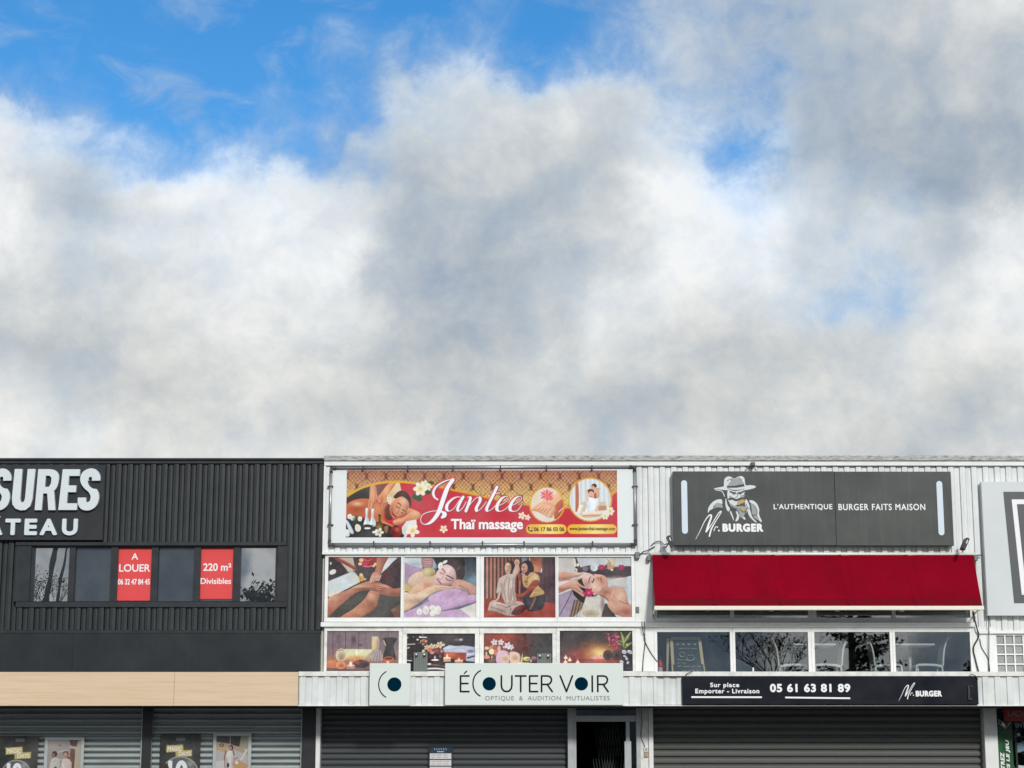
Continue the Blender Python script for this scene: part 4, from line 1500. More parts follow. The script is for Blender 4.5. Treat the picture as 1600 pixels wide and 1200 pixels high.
def P2():
    c = Print(631.4, 870.5, 744.2, 965.4, .6, (626, 866, 11.54))
    c.vgrad([(40, (60, 64, 72)), (400, (82, 94, 104)), (560, (90, 110, 124))])
    c.blob(1330, 470, 110, 90, (126, 164, 190), .8)
    c.poly([(40, 30), (405, 30), (385, 250), (200, 225), (40, 130)], (196, 206, 210), False, sh=[(250, 190, 160, 50, (150, 164, 180), .8)])
    c.poly([(40, 135), (240, 235), (400, 250), (430, 330), (170, 405), (170, 570), (40, 570)], (170, 142, 170), False, nz=5)
    c.poly([(550, 30), (1090, 30), (1110, 300), (700, 310), (610, 200)], (50, 48, 51))
    c.poly([(560, 60), (640, 190), (640, 260), (540, 240)], (150, 168, 190))
    c.poly([(150, 435), (330, 320), (620, 360), (650, 560), (400, 690), (170, 570)], (204, 174, 148), sh=[(260, 420, 90, 70, (214, 188, 176), .8), (420, 580, 130, 60, (210, 150, 120), .7)])
    c.poly([(385, 30), (560, 50), (570, 230), (430, 255), (375, 180)], (168, 124, 126))
    for k in range(4):
        c.line([(430, 95 + k * 40), (540, 85 + k * 42)], 22, (196, 150, 148)); c.line([(430, 115 + k * 40), (540, 106 + k * 42)], 7, (112, 72, 80))
    c.ell(505, 322, 118, 86, (192, 172, 124), sh=[(470, 300, 60, 50, (212, 196, 150), .8), (600, 380, 60, 40, (136, 110, 80), .8)])
    c.poly([(780, 160), (900, 60), (1060, 60), (1150, 250), (1135, 420), (1000, 510), (960, 350), (860, 215)], (66, 54, 56), sh=[(1000, 180, 70, 90, (92, 72, 70), .7)])
    c.line([(930, 200), (1010, 280)], 8, (106, 86, 82)); c.line([(1000, 290), (1060, 240)], 10, (140, 112, 106))
    c.poly([(760, 205), (860, 192), (960, 260), (1000, 370), (985, 490), (850, 572), (660, 562), (610, 480), (650, 320)], (208, 172, 166), sh=[(860, 275, 80, 60, (228, 204, 204), .9), (940, 470, 60, 70, (160, 112, 112), .7), (700, 400, 40, 70, (222, 192, 186), .8), (800, 555, 140, 30, (160, 110, 112), .7)])
    for p, w, q in (([(748, 262), (772, 290), (798, 332)], 15, (62, 46, 52)), ([(828, 382), (880, 404), (945, 442)], 17, (62, 46, 52)), ([(712, 328), (738, 352), (768, 352)], 11, (70, 50, 56)), ([(815, 428), (840, 466), (895, 474)], 13, (70, 48, 54)),
                    ([(795, 350), (740, 440), (700, 462)], 9, (178, 132, 130)), ([(680, 425), (715, 465)], 9, (140, 92, 94)), ([(652, 440), (690, 492), (735, 534)], 18, (166, 86, 98)), ([(650, 452), (690, 505), (728, 538)], 6, (96, 46, 58))):
        c.line(p, w, q)
    c.ell(712, 205, 42, 62, (226, 227, 220), 20); c.ell(795, 140, 52, 26, (226, 227, 222), -30); c.blob(720, 220, 14, 20, (180, 184, 176), .7)
    c.poly([(190, 620), (400, 500), (620, 540), (650, 600), (400, 725), (200, 770), (40, 810), (40, 690)], (206, 164, 138), sh=[(320, 590, 120, 50, (220, 186, 158), .8), (480, 560, 70, 40, (206, 128, 104), .7)])
    c.poly([(40, 765), (330, 690), (600, 568), (900, 582), (990, 560), (1010, 625), (700, 665), (520, 745), (330, 885), (40, 1050)], (208, 176, 150), sh=[(330, 740, 260, 50, (226, 200, 172), .8), (350, 850, 220, 50, (170, 128, 112), .7)])
    c.line([(640, 612), (760, 604), (900, 610)], 7, (150, 108, 100)); c.line([(620, 580), (640, 640)], 7, (168, 126, 112))
    c.poly([(920, 545), (1060, 455), (1380, 595), (1380, 735), (1230, 725), (1100, 645), (960, 645)], (188, 142, 126), sh=[(1150, 530, 130, 30, (214, 160, 130), .8), (1020, 590, 90, 40, (200, 164, 156), .7)])
    c.line([(1050, 560), (1200, 640), (1240, 720)], 10, (120, 78, 80))
    c.poly([(495, 795), (700, 672), (1000, 630), (1180, 690), (1240, 735), (1380, 745), (1380, 855), (740, 1025), (600, 935)], (188, 154, 188), sh=[(620, 820, 120, 90, (202, 170, 204), .7), (1000, 720, 200, 70, (178, 142, 178), .7)], nz=9)
    c.poly([(40, 1050), (330, 935), (500, 805), (600, 935), (740, 1030), (1080, 985), (1280, 1150), (40, 1150)], (188, 158, 190), False, nz=9)
    c.line([(740, 1028), (1000, 960), (1375, 860)], 10, (122, 92, 124)); c.line([(60, 1045), (330, 935), (500, 830)], 12, (120, 84, 108))
    c.poly([(1070, 985), (1380, 870), (1380, 1150), (1280, 1150)], (208, 204, 198), False)
    for x, y, rx, ry in ((345, 1040, 55, 62), (460, 1012, 58, 82), (575, 965, 55, 46), (672, 1010, 62, 84), (580, 1066, 52, 52)):
        c.ell(x + 8, y + 12, rx, ry, (150, 124, 152), a=.6); c.ell(x, y, rx, ry, (222, 221, 212), sh=[(x + 10, y + 20, rx * .6, ry * .5, (196, 196, 180), .7)])
    c.ell(120, 615, 74, 88, (190, 162, 100)); c.blob(100, 590, 40, 40, (208, 186, 130), .7); c.ell(80, 690, 40, 34, (222, 220, 212)); c.ell(95, 680, 30, 12, (64, 50, 48))
    return c


def P3():
    c = Print(756.2, 870.4, 867.8, 964.8, .6, (750, 866, 11.54))
    c.fill((78, 47, 43))
    for k, x in enumerate((125, 195, 262, 330, 400, 465, 530, 590, 645, 700)):
        w = 46 - k * 2.4
        c.line([(x, 30), (x, 830)], w, (188 - k * 6, 134 - k * 7, 112 - k * 6), sm=False); c.line([(x - w * .35, 30), (x - w * .35, 830)], w * .2, (150 - k * 5, 92 - k * 4, 78 - k * 3), sm=False)
    c.poly([(740, 30), (1380, 30), (1380, 900), (740, 900)], (88, 62, 70), False)
    for x in (1170, 1245, 1320):
        c.line([(x, 30), (x, 880)], 10, (66, 46, 54), sm=False)
    c.poly([(755, 40), (850, 40), (850, 140), (755, 150)], (128, 122, 142), False)
    c.poly([(895, 50), (1125, 55), (1112, 325), (945, 325)], (160, 86, 66), False, sh=[(1010, 270, 90, 80, (206, 140, 92), .9), (980, 90, 60, 40, (130, 64, 56), .7)])
    c.poly([(1095, 290), (1122, 240), (1118, 330), (1098, 330)], (226, 206, 200), False); c.line([(890, 60), (900, 110)], 14, (222, 190, 180))
    c.poly([(60, 800), (700, 810), (1380, 890), (1380, 1150), (60, 1150)], (156, 68, 54), False, sh=[(140, 1080, 120, 60, (184, 100, 74), .8), (1200, 960, 200, 40, (176, 74, 62), .8), (600, 1100, 200, 30, (128, 52, 46), .6)])
    c.ell(548, 220, 86, 104, (50, 38, 45)); c.ell(505, 245, 60, 96, (204, 170, 148), sh=[(540, 250, 30, 70, (168, 122, 104), .8), (490, 200, 30, 40, (222, 194, 170), .7)])
    for p, w in (([(470, 218), (500, 214)], 8), ([(520, 214), (548, 222)], 8), ([(505, 230), (498, 268)], 6), ([(482, 292), (518, 294)], 10)):
        c.line(p, w, (120, 74, 70), sm=False)
    c.line([(510, 340), (505, 400)], 60, (192, 152, 132), sm=False)
    c.poly([(150, 965), (200, 850), (340, 862), (480, 900), (650, 852), (765, 872), (825, 985), (700, 1085), (520, 1112), (300, 1042), (160, 1022)], (182, 160, 150), nz=5, sh=[(300, 900, 120, 30, (206, 188, 178), .8), (420, 1020, 120, 30, (150, 126, 120), .8)])
    for p in ([(200, 960), (330, 990), (470, 1060)], [(300, 910), (400, 930), (490, 970)], [(520, 930), (560, 1000), (520, 1090)], [(480, 960), (600, 910), (680, 900)]):
        c.line(p, 11, (112, 88, 86))
    c.poly([(560, 1075), (650, 955), (780, 912), (830, 985), (700, 1090)], (108, 50, 56), sh=[(700, 960, 60, 30, (150, 70, 70), .7), (640, 1060, 50, 30, (60, 40, 46), .7)])
    c.poly([(370, 420), (490, 365), (600, 345), (640, 230), (690, 190), (720, 300), (645, 430), (630, 640), (655, 855), (500, 905), (440, 855), (385, 705), (330, 700), (295, 690), (330, 490)], (182, 162, 152), nz=6, sh=[(560, 500, 60, 160, (196, 178, 168), .7), (340, 620, 40, 100, (200, 182, 172), .7)])
    for p in ([(450, 470), (430, 640), (470, 840)], [(530, 420), (510, 640), (530, 840)], [(600, 430), (590, 640), (620, 830)], [(380, 520), (400, 640), (390, 720)], [(470, 400), (490, 440), (450, 470)]):
        c.line(p, 11, (146, 120, 114))
    for p in ([(490, 500), (470, 700), (500, 850)], [(570, 460), (560, 650), (585, 820)]):
        c.line(p, 13, (208, 190, 182))
    c.line([(560, 640), (560, 830)], 26, (150, 84, 70), a=.5)
    c.line([(630, 320), (660, 230), (668, 160)], [76, 62, 54], (208, 168, 146)); c.ell(665, 148, 50, 56, (200, 156, 134)); c.line([(640, 150), (690, 140)], 7, (130, 88, 78)); c.line([(645, 170), (690, 165)], 6, (130, 88, 78))
    c.line([(355, 710), (310, 820), (215, 850)], [34, 30, 22], (206, 164, 142))
    c.poly([(690, 360), (750, 380), (740, 480), (690, 470)], (146, 76, 66)); c.line([(720, 480), (715, 720)], 26, (168, 118, 108), sm=False)
    c.ell(850, 190, 102, 76, (44, 40, 47)); c.ell(930, 265, 44, 70, (42, 38, 45)); c.ell(802, 250, 58, 88, (196, 140, 122), sh=[(780, 290, 30, 40, (214, 164, 150), .7)])
    for p, w in (([(768, 232), (800, 240)], 12), ([(790, 262), (782, 282)], 7), ([(770, 304), (815, 296)], 12)):
        c.line(p, w, (110, 60, 62), sm=False)
    c.poly([(765, 785), (900, 772), (1155, 735), (1135, 965), (980, 1025), (850, 1005)], (62, 58, 67), nz=6, sh=[(880, 850, 50, 60, (86, 78, 84), .7)]); c.line([(1000, 770), (960, 880), (905, 990)], 34, (142, 96, 80))
    c.poly([(765, 380), (860, 390), (930, 325), (1050, 375), (1078, 480), (1050, 565), (1165, 700), (1000, 762), (895, 775), (960, 640), (850, 615), (780, 560)], (194, 158, 108), nz=9, sh=[(1000, 420, 60, 50, (214, 190, 140), .8), (1060, 700, 100, 30, (216, 184, 120), .7)])
    c.line([(870, 400), (840, 470)], 12, (140, 66, 58)); c.line([(930, 350), (870, 450)], 9, (150, 96, 76))
    for k in range(3):
        c.line([(800 + k * 14, 490 + k * 26), (860 - k * 6, 486 + k * 30)], 12, (92, 48, 50), sm=False); c.line([(950, 640 + k * 34), (1140 - k * 20, 650 + k * 36)], 8, (140, 96, 64), sm=False)
    c.poly([(950, 485), (1062, 480), (1010, 605), (760, 775), (650, 775), (660, 722), (800, 690)], (154, 78, 66), sh=[(960, 600, 90, 30, (186, 102, 84), .8)])
    c.line([(760, 350), (800, 372), (780, 400)], 30, (204, 156, 140))
    return c


def P4():
    c = Print(872.6, 869.4, 986.8, 963.9, .6, (868, 866, 11.54))
    c.fill((190, 195, 198)); c.blob(160, 180, 200, 200, (194, 184, 180), .9)
    for k in range(6):
        c.line([(480 + k * 150, 30), (500 + k * 150, 230)], 22, (178, 186, 192), a=.5, sm=False)
    c.poly([(340, 290), (620, 200), (900, 240), (1380, 220), (1380, 390), (900, 420), (560, 330)], (72, 62, 69), nz=8); c.blob(1080, 420, 260, 34, (150, 118, 120), .8)
    c.line([(360, 60), (400, 190), (440, 310)], [30, 60, 90], (80, 62, 66)); c.line([(345, 90), (360, 200), (380, 290)], 34, (218, 208, 188)); c.ell(405, 192, 26, 30, (220, 214, 206)); c.ell(380, 240, 26, 18, (70, 40, 48))
    c.ell(700, 240, 70, 68, (204, 212, 212)); c.blob(670, 250, 40, 50, (170, 182, 186), .7); c.ell(540, 260, 50, 46, (134, 112, 124))
    for x, y in ((830, 238), (1190, 240)):
        for k in range(6):
            c.ell(x + 34 * math.cos(k * 1.05), y + 24 * math.sin(k * 1.05), 34, 22, (168, 40, 84), k * 60)
        c.blob(x, y, 26, 20, (196, 70, 120), .8)
    for x, y, rx, ry, cc in ((940, 150, 44, 90, (206, 198, 190)), (990, 210, 80, 70, (188, 146, 118)), (1040, 140, 44, 70, (208, 184, 150)), (910, 230, 30, 40, (120, 62, 76)), (1020, 285, 26, 16, (222, 212, 180))):
        c.ell(x, y, rx, ry, cc)
    c.line([(940, 90), (1000, 170)], 9, (110, 92, 84))
    c.poly([(40, 330), (340, 335), (510, 335), (430, 400), (340, 420), (40, 470)], (196, 146, 122), sh=[(420, 350, 100, 20, (214, 196, 184), .8), (160, 440, 160, 20, (160, 96, 78), .7)])
    c.poly([(40, 470), (300, 440), (200, 520), (40, 580)], (186, 120, 130), False); c.poly([(40, 500), (260, 470), (150, 560), (40, 590)], (206, 204, 204), False)
    c.poly([(1000, 490), (1090, 440), (1260, 440), (1290, 610), (1000, 620)], (192, 187, 181), sh=[(1060, 590, 70, 20, (160, 150, 142), .8)])
    c.poly([(40, 740), (330, 630), (540, 800), (300, 1150), (40, 1150)], (156, 140, 160), False, nz=6); c.line([(310, 640), (200, 870), (70, 1100)], 12, (62, 52, 68), sm=False)
    c.poly([(330, 830), (540, 800), (460, 1000), (300, 1150), (240, 1150)], (122, 98, 82), False)
    for k in range(7):
        c.line([(340 + k * 26, 830 + k * 8), (270 + k * 26, 1130)], 9, ((176, 156, 136) if k % 2 else (84, 62, 54)), sm=False)
    c.poly([(860, 880), (960, 900), (1100, 1150), (820, 1150)], (74, 60, 57), False)
    c.poly([(760, 690), (900, 590), (1040, 605), (1250, 640), (1310, 880), (1380, 900), (1380, 1150), (1080, 1085), (940, 935), (945, 850), (790, 745)], (192, 142, 120), sh=[(1160, 740, 110, 120, (220, 182, 156), .9), (1050, 930, 90, 70, (206, 160, 134), .8), (900, 690, 100, 50, (178, 104, 82), .8), (1250, 1040, 150, 60, (158, 92, 78), .8)])
    c.line([(1150, 840), (1230, 880), (1320, 895)], 10, (132, 74, 64)); c.line([(1050, 650), (1000, 780)], 9, (220, 182, 160)); c.line([(800, 740), (900, 780), (950, 850)], 12, (96, 60, 54))
    c.poly([(1290, 410), (1390, 380), (1390, 910), (1310, 885), (1258, 600)], (192, 200, 208), False, sh=[(1280, 640, 30, 200, (168, 178, 188), .8)])
    c.poly([(310, 680), (400, 470), (490, 430), (560, 580), (700, 640), (745, 745), (560, 790), (520, 880), (420, 830)], (54, 45, 48), nz=5)
    c.poly([(480, 425), (560, 345), (700, 358), (860, 378), (930, 450), (945, 570), (890, 640), (760, 705), (680, 720), (610, 640), (520, 565)], (208, 166, 150), sh=[(600, 420, 70, 60, (222, 190, 178), .8), (720, 580, 70, 60, (226, 186, 162), .8), (860, 520, 60, 90, (176, 116, 98), .7), (780, 450, 50, 40, (188, 124, 106), .8), (560, 540, 50, 50, (178, 132, 124), .7)])
    for p, w, q in (([(632, 412), (606, 460), (606, 522)], 16, (70, 48, 50)), ([(690, 442), (690, 470), (660, 512)], 19, (58, 40, 44)), ([(655, 455), (640, 500)], 7, (140, 92, 88)), ([(640, 348), (690, 372), (694, 392)], 14, (64, 46, 50)),
                    ([(760, 415), (800, 440), (826, 404)], 9, (140, 82, 74)), ([(822, 430), (818, 470), (832, 500)], 15, (172, 88, 84)), ([(826, 432), (824, 496)], 5, (110, 52, 54)), ([(880, 600), (800, 690)], 9, (150, 92, 78))):
        c.line(p, w, q)
    c.poly([(40, 600), (240, 495), (470, 418), (490, 435), (400, 480), (470, 560), (580, 600), (560, 625), (440, 600), (510, 690), (505, 765), (340, 665), (250, 625), (40, 710)], (196, 146, 124), sh=[(320, 500, 120, 40, (216, 174, 152), .8), (140, 640, 120, 40, (150, 92, 80), .7)])
    for p in ([(390, 530), (470, 580), (565, 612)], [(340, 580), (420, 640), (500, 690)], [(330, 640), (420, 700), (495, 755)]):
        c.line(p, 22, (208, 160, 138)); c.line([(x, y + 16) for x, y in p], 7, (116, 72, 66))
    for k in range(6):
        a_ = k * 1.047
        c.ell(595 + 56 * math.cos(a_), 700 + 46 * math.sin(a_), 52, 26, (192, 38, 92), math.degrees(a_))
    c.blob(600, 700, 26, 22, (224, 120, 160), .9); c.ell(705, 712, 34, 34, (206, 150, 140))
    c.poly([(545, 765), (870, 775), (890, 880), (810, 1150), (430, 1150), (440, 1040), (510, 900)], (198, 189, 178), False, nz=6, sh=[(650, 860, 120, 80, (208, 204, 196), .8), (850, 900, 40, 140, (120, 102, 96), .8)])
    for rx in (170, 128, 86, 44):
        c.ell(640, 1065, rx, rx * .52, (206, 198, 180)); c.ell(640, 1068, rx * .88, rx * .44, (160, 146, 126))
    return c


def candle(c, x, y, w, h, col, fl=(255, 238, 200)):
    c.poly([(x - w, y), (x + w, y), (x + w * .9, y + h), (x - w * .9, y + h)], col, False); c.ell(x, y, w, h * .28, tuple(min(255, q + 40) for q in col)); c.blob(x, y - h * .5, w * .22, h * .5, fl, .95)


def P5():
    c = Print(510.6, 985.8, 622.8, 1048.8, .6, (506, 980, 12.9))
    c.vgrad([(85, (120, 106, 114)), (450, (132, 110, 116)), (700, (150, 108, 96)), (875, (110, 84, 86))])
    for x in (180, 300, 430, 560, 700, 830, 1130, 1300):
        c.line([(x, 80), (x + 4, 640)], 13 if x in (430, 700, 180) else 6, (78, 64, 72), sm=False)
    for _ in range(26):
        x, y = rng.uniform(60, 1500), rng.uniform(90, 560)
        c.line([(x, y), (x + rng.uniform(-8, 8), y + rng.uniform(40, 150))], rng.uniform(6, 22), (108, 88, 96) if rng.rand() < .6 else (150, 132, 138), a=.5, sm=False)
    c.blob(600, 260, 40, 90, (78, 58, 66), .8); c.blob(740, 360, 30, 20, (60, 46, 52), .9); c.blob(300, 650, 300, 90, (190, 130, 90), .6)
    c.poly([(420, 440), (970, 445), (960, 640), (440, 650)], (202, 197, 152), False, sh=[(700, 520, 160, 60, (216, 212, 170), .8), (660, 620, 200, 40, (206, 150, 84), .8)]); c.line([(662, 470), (662, 560)], 26, (228, 236, 226), a=.8, sm=False)
    c.ell(350, 560, 112, 130, (204, 188, 164)); 
    for r_ in (90, 64, 40, 18):
        c.ell(352, 580, r_, r_ * 1.1, (216, 200, 172)); c.ell(354, 584, r_ * .84, r_ * .95, (150, 122, 100))
    c.line([(290, 480), (350, 460), (390, 480)], 14, (120, 104, 96)); c.line([(430, 480), (500, 600)], 26, (210, 196, 160))
    c.poly([(965, 200), (1000, 190), (1110, 220), (1110, 460), (1000, 490), (970, 470)], (194, 172, 124), sh=[(1040, 210, 50, 30, (206, 190, 172), .8), (1090, 340, 30, 140, (150, 136, 136), .8)])
    c.poly([(780, 660), (1000, 480), (1130, 460), (1200, 560), (1190, 690), (920, 690)], (152, 138, 146), sh=[(900, 600, 90, 60, (204, 168, 110), .8)])
    for k in range(10):
        c.line([(1010 + k * 14, 480), (860 + k * 34, 680)], 6, (196, 178, 160) if k % 2 else (110, 92, 104), sm=False)
    c.poly([(1185, 232), (1465, 218), (1405, 385), (1445, 660), (1185, 660), (1240, 390)], (58, 53, 56), sh=[(1280, 280, 50, 60, (72, 62, 58), .8), (1380, 500, 20, 120, (84, 82, 84), .7)]); c.line([(1200, 260), (1245, 370)], 16, (220, 192, 150), sm=False)
    c.ell(1310, 650, 112, 58, (190, 98, 66)); c.ell(1305, 632, 80, 22, (92, 54, 48)); c.blob(1290, 705, 22, 26, (255, 240, 200), .9); c.line([(1190, 560), (1180, 660)], 14, (212, 150, 116))
    c.line([(60, 745), (260, 750), (400, 760)], 150, (190, 112, 78)); c.blob(160, 700, 120, 40, (214, 146, 104), .7)
    for r_ in (92, 68, 44, 20):
        c.ell(345, 765, r_, r_ * .85, (222, 158, 116)); c.ell(347, 767, r_ * .82, r_ * .68, (166, 92, 66))
    c.blob(640, 650, 170, 40, (214, 130, 70), .8)
    c.ell(755, 742, 164, 80, (76, 58, 61), sh=[(680, 710, 60, 40, (190, 96, 70), .8), (840, 700, 80, 20, (110, 92, 96), .7)])
    candle(c, 545, 770, 86, 70, (170, 132, 124)); c.blob(545, 740, 30, 44, (255, 240, 200), .9)
    return c


def P6():
    c = Print(635.5, 989.9, 742, 1048.8, .6, (630, 980, 13.33))
    c.fill((57, 53, 57)); c.blob(980, 220, 120, 90, (104, 76, 72), .7); c.blob(1200, 260, 40, 24, (232, 230, 230), .95); c.blob(1110, 262, 60, 24, (150, 148, 150), .7)
    c.blob(600, 250, 400, 120, (70, 58, 62), .6)
    for _ in range(34):
        x, y = rng.uniform(80, 560), rng.uniform(150, 760)
        c.ell(x, y, rng.uniform(8, 34), rng.uniform(6, 16), ((150, 110, 92), (206, 184, 168), (92, 62, 58), (226, 220, 214), (40, 36, 40))[rng.randint(5)], rng.uniform(-30, 30), a=.75)
    c.line([(80, 360), (240, 350)], 22, (200, 172, 150), sm=False); c.line([(380, 210), (480, 212)], 22, (226, 224, 220), sm=False); c.ell(350, 205, 22, 18, (236, 230, 226)); c.ell(300, 260, 22, 18, (230, 214, 200))
    c.ell(450, 300, 60, 54, (150, 92, 66)); c.line([(360, 330), (370, 280), (430, 262)], 14, (214, 188, 164)); c.blob(470, 290, 20, 14, (240, 220, 200), .9)
    c.poly([(820, 440), (960, 372), (1080, 392), (1260, 382), (1495, 415), (1500, 720), (1300, 700), (1320, 540), (850, 520)], (172, 176, 196), False, sh=[(960, 430, 110, 40, (204, 210, 222), .8), (1400, 500, 70, 30, (80, 86, 110), .9), (1420, 600, 60, 60, (150, 156, 184), .7), (1200, 450, 160, 20, (196, 198, 216), .7)])
    c.line([(900, 470), (1100, 440), (1300, 450)], 10, (130, 132, 160), a=.7); c.line([(1330, 570), (1420, 560), (1490, 540)], 20, (200, 204, 220)); c.line([(1340, 640), (1490, 600)], 30, (56, 58, 76))
    c.poly([(850, 520), (1310, 530), (1310, 690), (850, 640)], (164, 78, 58), False, sh=[(980, 560, 110, 60, (206, 112, 74), .8), (1220, 570, 80, 50, (150, 62, 62), .7)])
    for x, y, r_ in ((490, 420, 56), (590, 400, 60), (670, 400, 52), (765, 370, 74), (840, 365, 34)):
        c.flower(x, y, r_, (216, 204, 176), (200, 120, 70), 5, x * .01)
    for x, y, r_, q in ((550, 470, 60, (196, 120, 86)), (690, 490, 70, (150, 72, 74)), (600, 530, 50, (206, 128, 122)), (760, 540, 54, (120, 50, 58)), (800, 500, 34, (220, 150, 130)), (540, 620, 50, (92, 46, 50)), (770, 610, 34, (150, 84, 80)), (420, 500, 40, (216, 196, 160))):
        c.ell(x, y, r_, r_ * .7, q, x * .3)
    c.ell(665, 690, 84, 26, (224, 214, 206)); c.ell(665, 720, 120, 40, (64, 50, 50)); c.ell(665, 686, 76, 14, (250, 236, 220)); c.blob(662, 630, 18, 34, (255, 244, 224), .95)
    candle(c, 915, 640, 80, 80, (196, 158, 126)); candle(c, 1160, 690, 90, 50, (204, 160, 128))
    c.line([(520, 770), (600, 780), (860, 810)], 30, (128, 96, 92)); c.line([(510, 865), (700, 860), (860, 880)], 30, (222, 216, 212)); c.line([(620, 830), (840, 790)], 16, (60, 44, 48)); c.ell(545, 768, 40, 20, (238, 220, 210))
    c.line([(75, 690), (180, 700)], 18, (222, 218, 214)); c.line([(80, 720), (190, 715)], 12, (34, 30, 32))
    return c


def P7():
    c = Print(755.8, 989.5, 863.3, 1048.8, .6, (750, 980, 13.1))
    c.fill((68, 66, 66))
    c.blob(380, 260, 560, 330, (156, 70, 56), 1.0); c.blob(560, 190, 200, 90, (176, 92, 66), .6); c.blob(880, 400, 200, 300, (110, 56, 60), .5); c.blob(1350, 300, 260, 500, (66, 66, 66), .9)
    c.grain(7, 2.2)
    for x, y, r_ in ((290, 310, 66), (430, 310, 62), (570, 380, 74), (640, 410, 56), (500, 420, 40)):
        c.flower(x, y, r_, (216, 212, 216), (186, 184, 196), 5, x * .02); c.blob(x + 10, y, 12, 14, (128, 134, 168), .6)
    c.line([(300, 400), (330, 460)], 60, (176, 96, 84)); c.ell(490, 455, 40, 30, (150, 84, 84)); c.ell(140, 430, 50, 34, (220, 186, 160)); c.ell(230, 420, 40, 50, (200, 140, 110)); c.ell(240, 500, 60, 60, (228, 214, 160)); c.ell(320, 520, 40, 60, (196, 120, 92)); c.ell(390, 440, 34, 60, (206, 176, 156))
    c.poly([(330, 700), (340, 560), (400, 480), (560, 500), (600, 620), (580, 780), (420, 800)], (196, 160, 182), sh=[(420, 580, 60, 80, (214, 178, 200), .8)])
    c.poly([(600, 540), (680, 500), (800, 540), (830, 650), (800, 760), (640, 780)], (206, 172, 160))
    for cx, cy in ((510, 640), (712, 625)):
        for r_ in (92, 68, 44, 22):
            c.ell(cx, cy, r_, r_ * .95, (222, 200, 168)); c.ell(cx + 2, cy + 2, r_ * .84, r_ * .78, (186, 138, 124))
    c.ell(140, 610, 70, 40, (206, 140, 116)); c.blob(130, 540, 16, 34, (255, 236, 206), .95); c.ell(240, 690, 70, 40, (130, 96, 66)); c.blob(240, 620, 14, 30, (255, 226, 190), .9); c.line([(150, 480), (230, 640)], 24, (80, 40, 40))
    c.line([(850, 720), (870, 540)], [40, 8], (206, 204, 130)); c.ell(950, 650, 76, 46, (186, 178, 96)); c.ell(960, 630, 60, 20, (222, 212, 150)); c.line([(960, 650), (1030, 650)], 18, (92, 62, 44))
    c.ell(1105, 630, 54, 34, (158, 112, 120)); c.ell(1105, 680, 52, 24, (110, 66, 76)); c.blob(1040, 690, 18, 34, (250, 214, 196), .9); c.line([(780, 730), (1000, 740)], 30, (220, 196, 170))
    return c


def P8():
    c = Print(874.8, 985.4, 988.4, 1049.2, .6, (868, 980, 12.9))
    c.vgrad([(80, (66, 62, 66)), (400, (74, 62, 64)), (660, (96, 50, 52)), (720, (130, 56, 54)), (880, (48, 42, 46))])
    c.blob(820, 560, 440, 230, (168, 84, 62), .95); c.blob(880, 520, 270, 150, (206, 160, 92), .95); c.blob(880, 520, 140, 80, (224, 200, 140), .8); c.blob(420, 570, 160, 100, (160, 66, 66), .6)
    c.line([(380, 665), (740, 660)], 12, (110, 44, 48), sm=False); c.grain(5, 1.8)
    for x, y in ((205, 620), (285, 665), (200, 705), (445, 712)):
        c.ell(x, y, 40, 26, (236, 196, 170)); c.blob(x, y - 30, 14, 30, (255, 242, 224), .95)
    for k in range(44):
        x, y = rng.normal(1190, 70), rng.normal(270, 95)
        c.ell(x, y, rng.uniform(16, 32), rng.uniform(10, 18), ((206, 52, 92), (184, 36, 78), (232, 110, 140), (152, 30, 64))[k % 4], rng.uniform(0, 180), a=.9)
    for p, w in (([(1380, 400), (1370, 240), (1320, 95)], [20, 54, 16]), ([(1400, 300), (1450, 210), (1520, 95)], [16, 56, 10]), ([(1400, 420), (1480, 350), (1545, 310)], [16, 40, 10]), ([(1380, 330), (1330, 290), (1260, 270)], [10, 26, 8]), ([(1370, 380), (1300, 340)], [10, 22])):
        c.line(p, w, (160, 176, 96)); c.line([(x + 10, y + 6) for x, y in p], 8, (96, 112, 64))
    c.blob(1440, 350, 20, 20, (220, 224, 190), .9)
    for k in range(13):
        a_ = R(200 + k * 12)
        c.line([(850 + 30 * math.cos(a_), 650 + 10 * math.sin(a_)), (850 + 150 * math.cos(a_), 660 + 100 * math.sin(a_))], [26, 8], (232, 200, 196) if k % 2 else (214, 106, 112), sm=False)
    c.blob(850, 660, 70, 26, (214, 90, 96), .8)
    for cx in (1050, 1225):
        c.ell(cx, 565, 92, 104, (70, 50, 52))
        for r_ in (74, 50, 28):
            c.ell(cx, 565, r_, r_ * 1.1, (112, 88, 88)); c.ell(cx + 3, 567, r_ * .84, r_ * .95, (58, 42, 45))
    c.poly([(1310, 470), (1560, 460), (1560, 880), (1380, 880), (1330, 640)], (48, 46, 52), False)
    for x, y, rx, ry in ((1385, 500, 50, 40), (1500, 500, 60, 34), (1435, 640, 30, 26), (1455, 715, 26, 30), (1330, 700, 40, 30), (1400, 590, 40, 20)):
        c.ell(x, y, rx, ry, (192, 194, 204), 25); c.ell(x + 6, y + 8, rx * .6, ry * .5, (140, 142, 156), 25, a=.7)
    c.line([(1400, 830), (1520, 820)], 16, (90, 86, 86), a=.7)
    return c


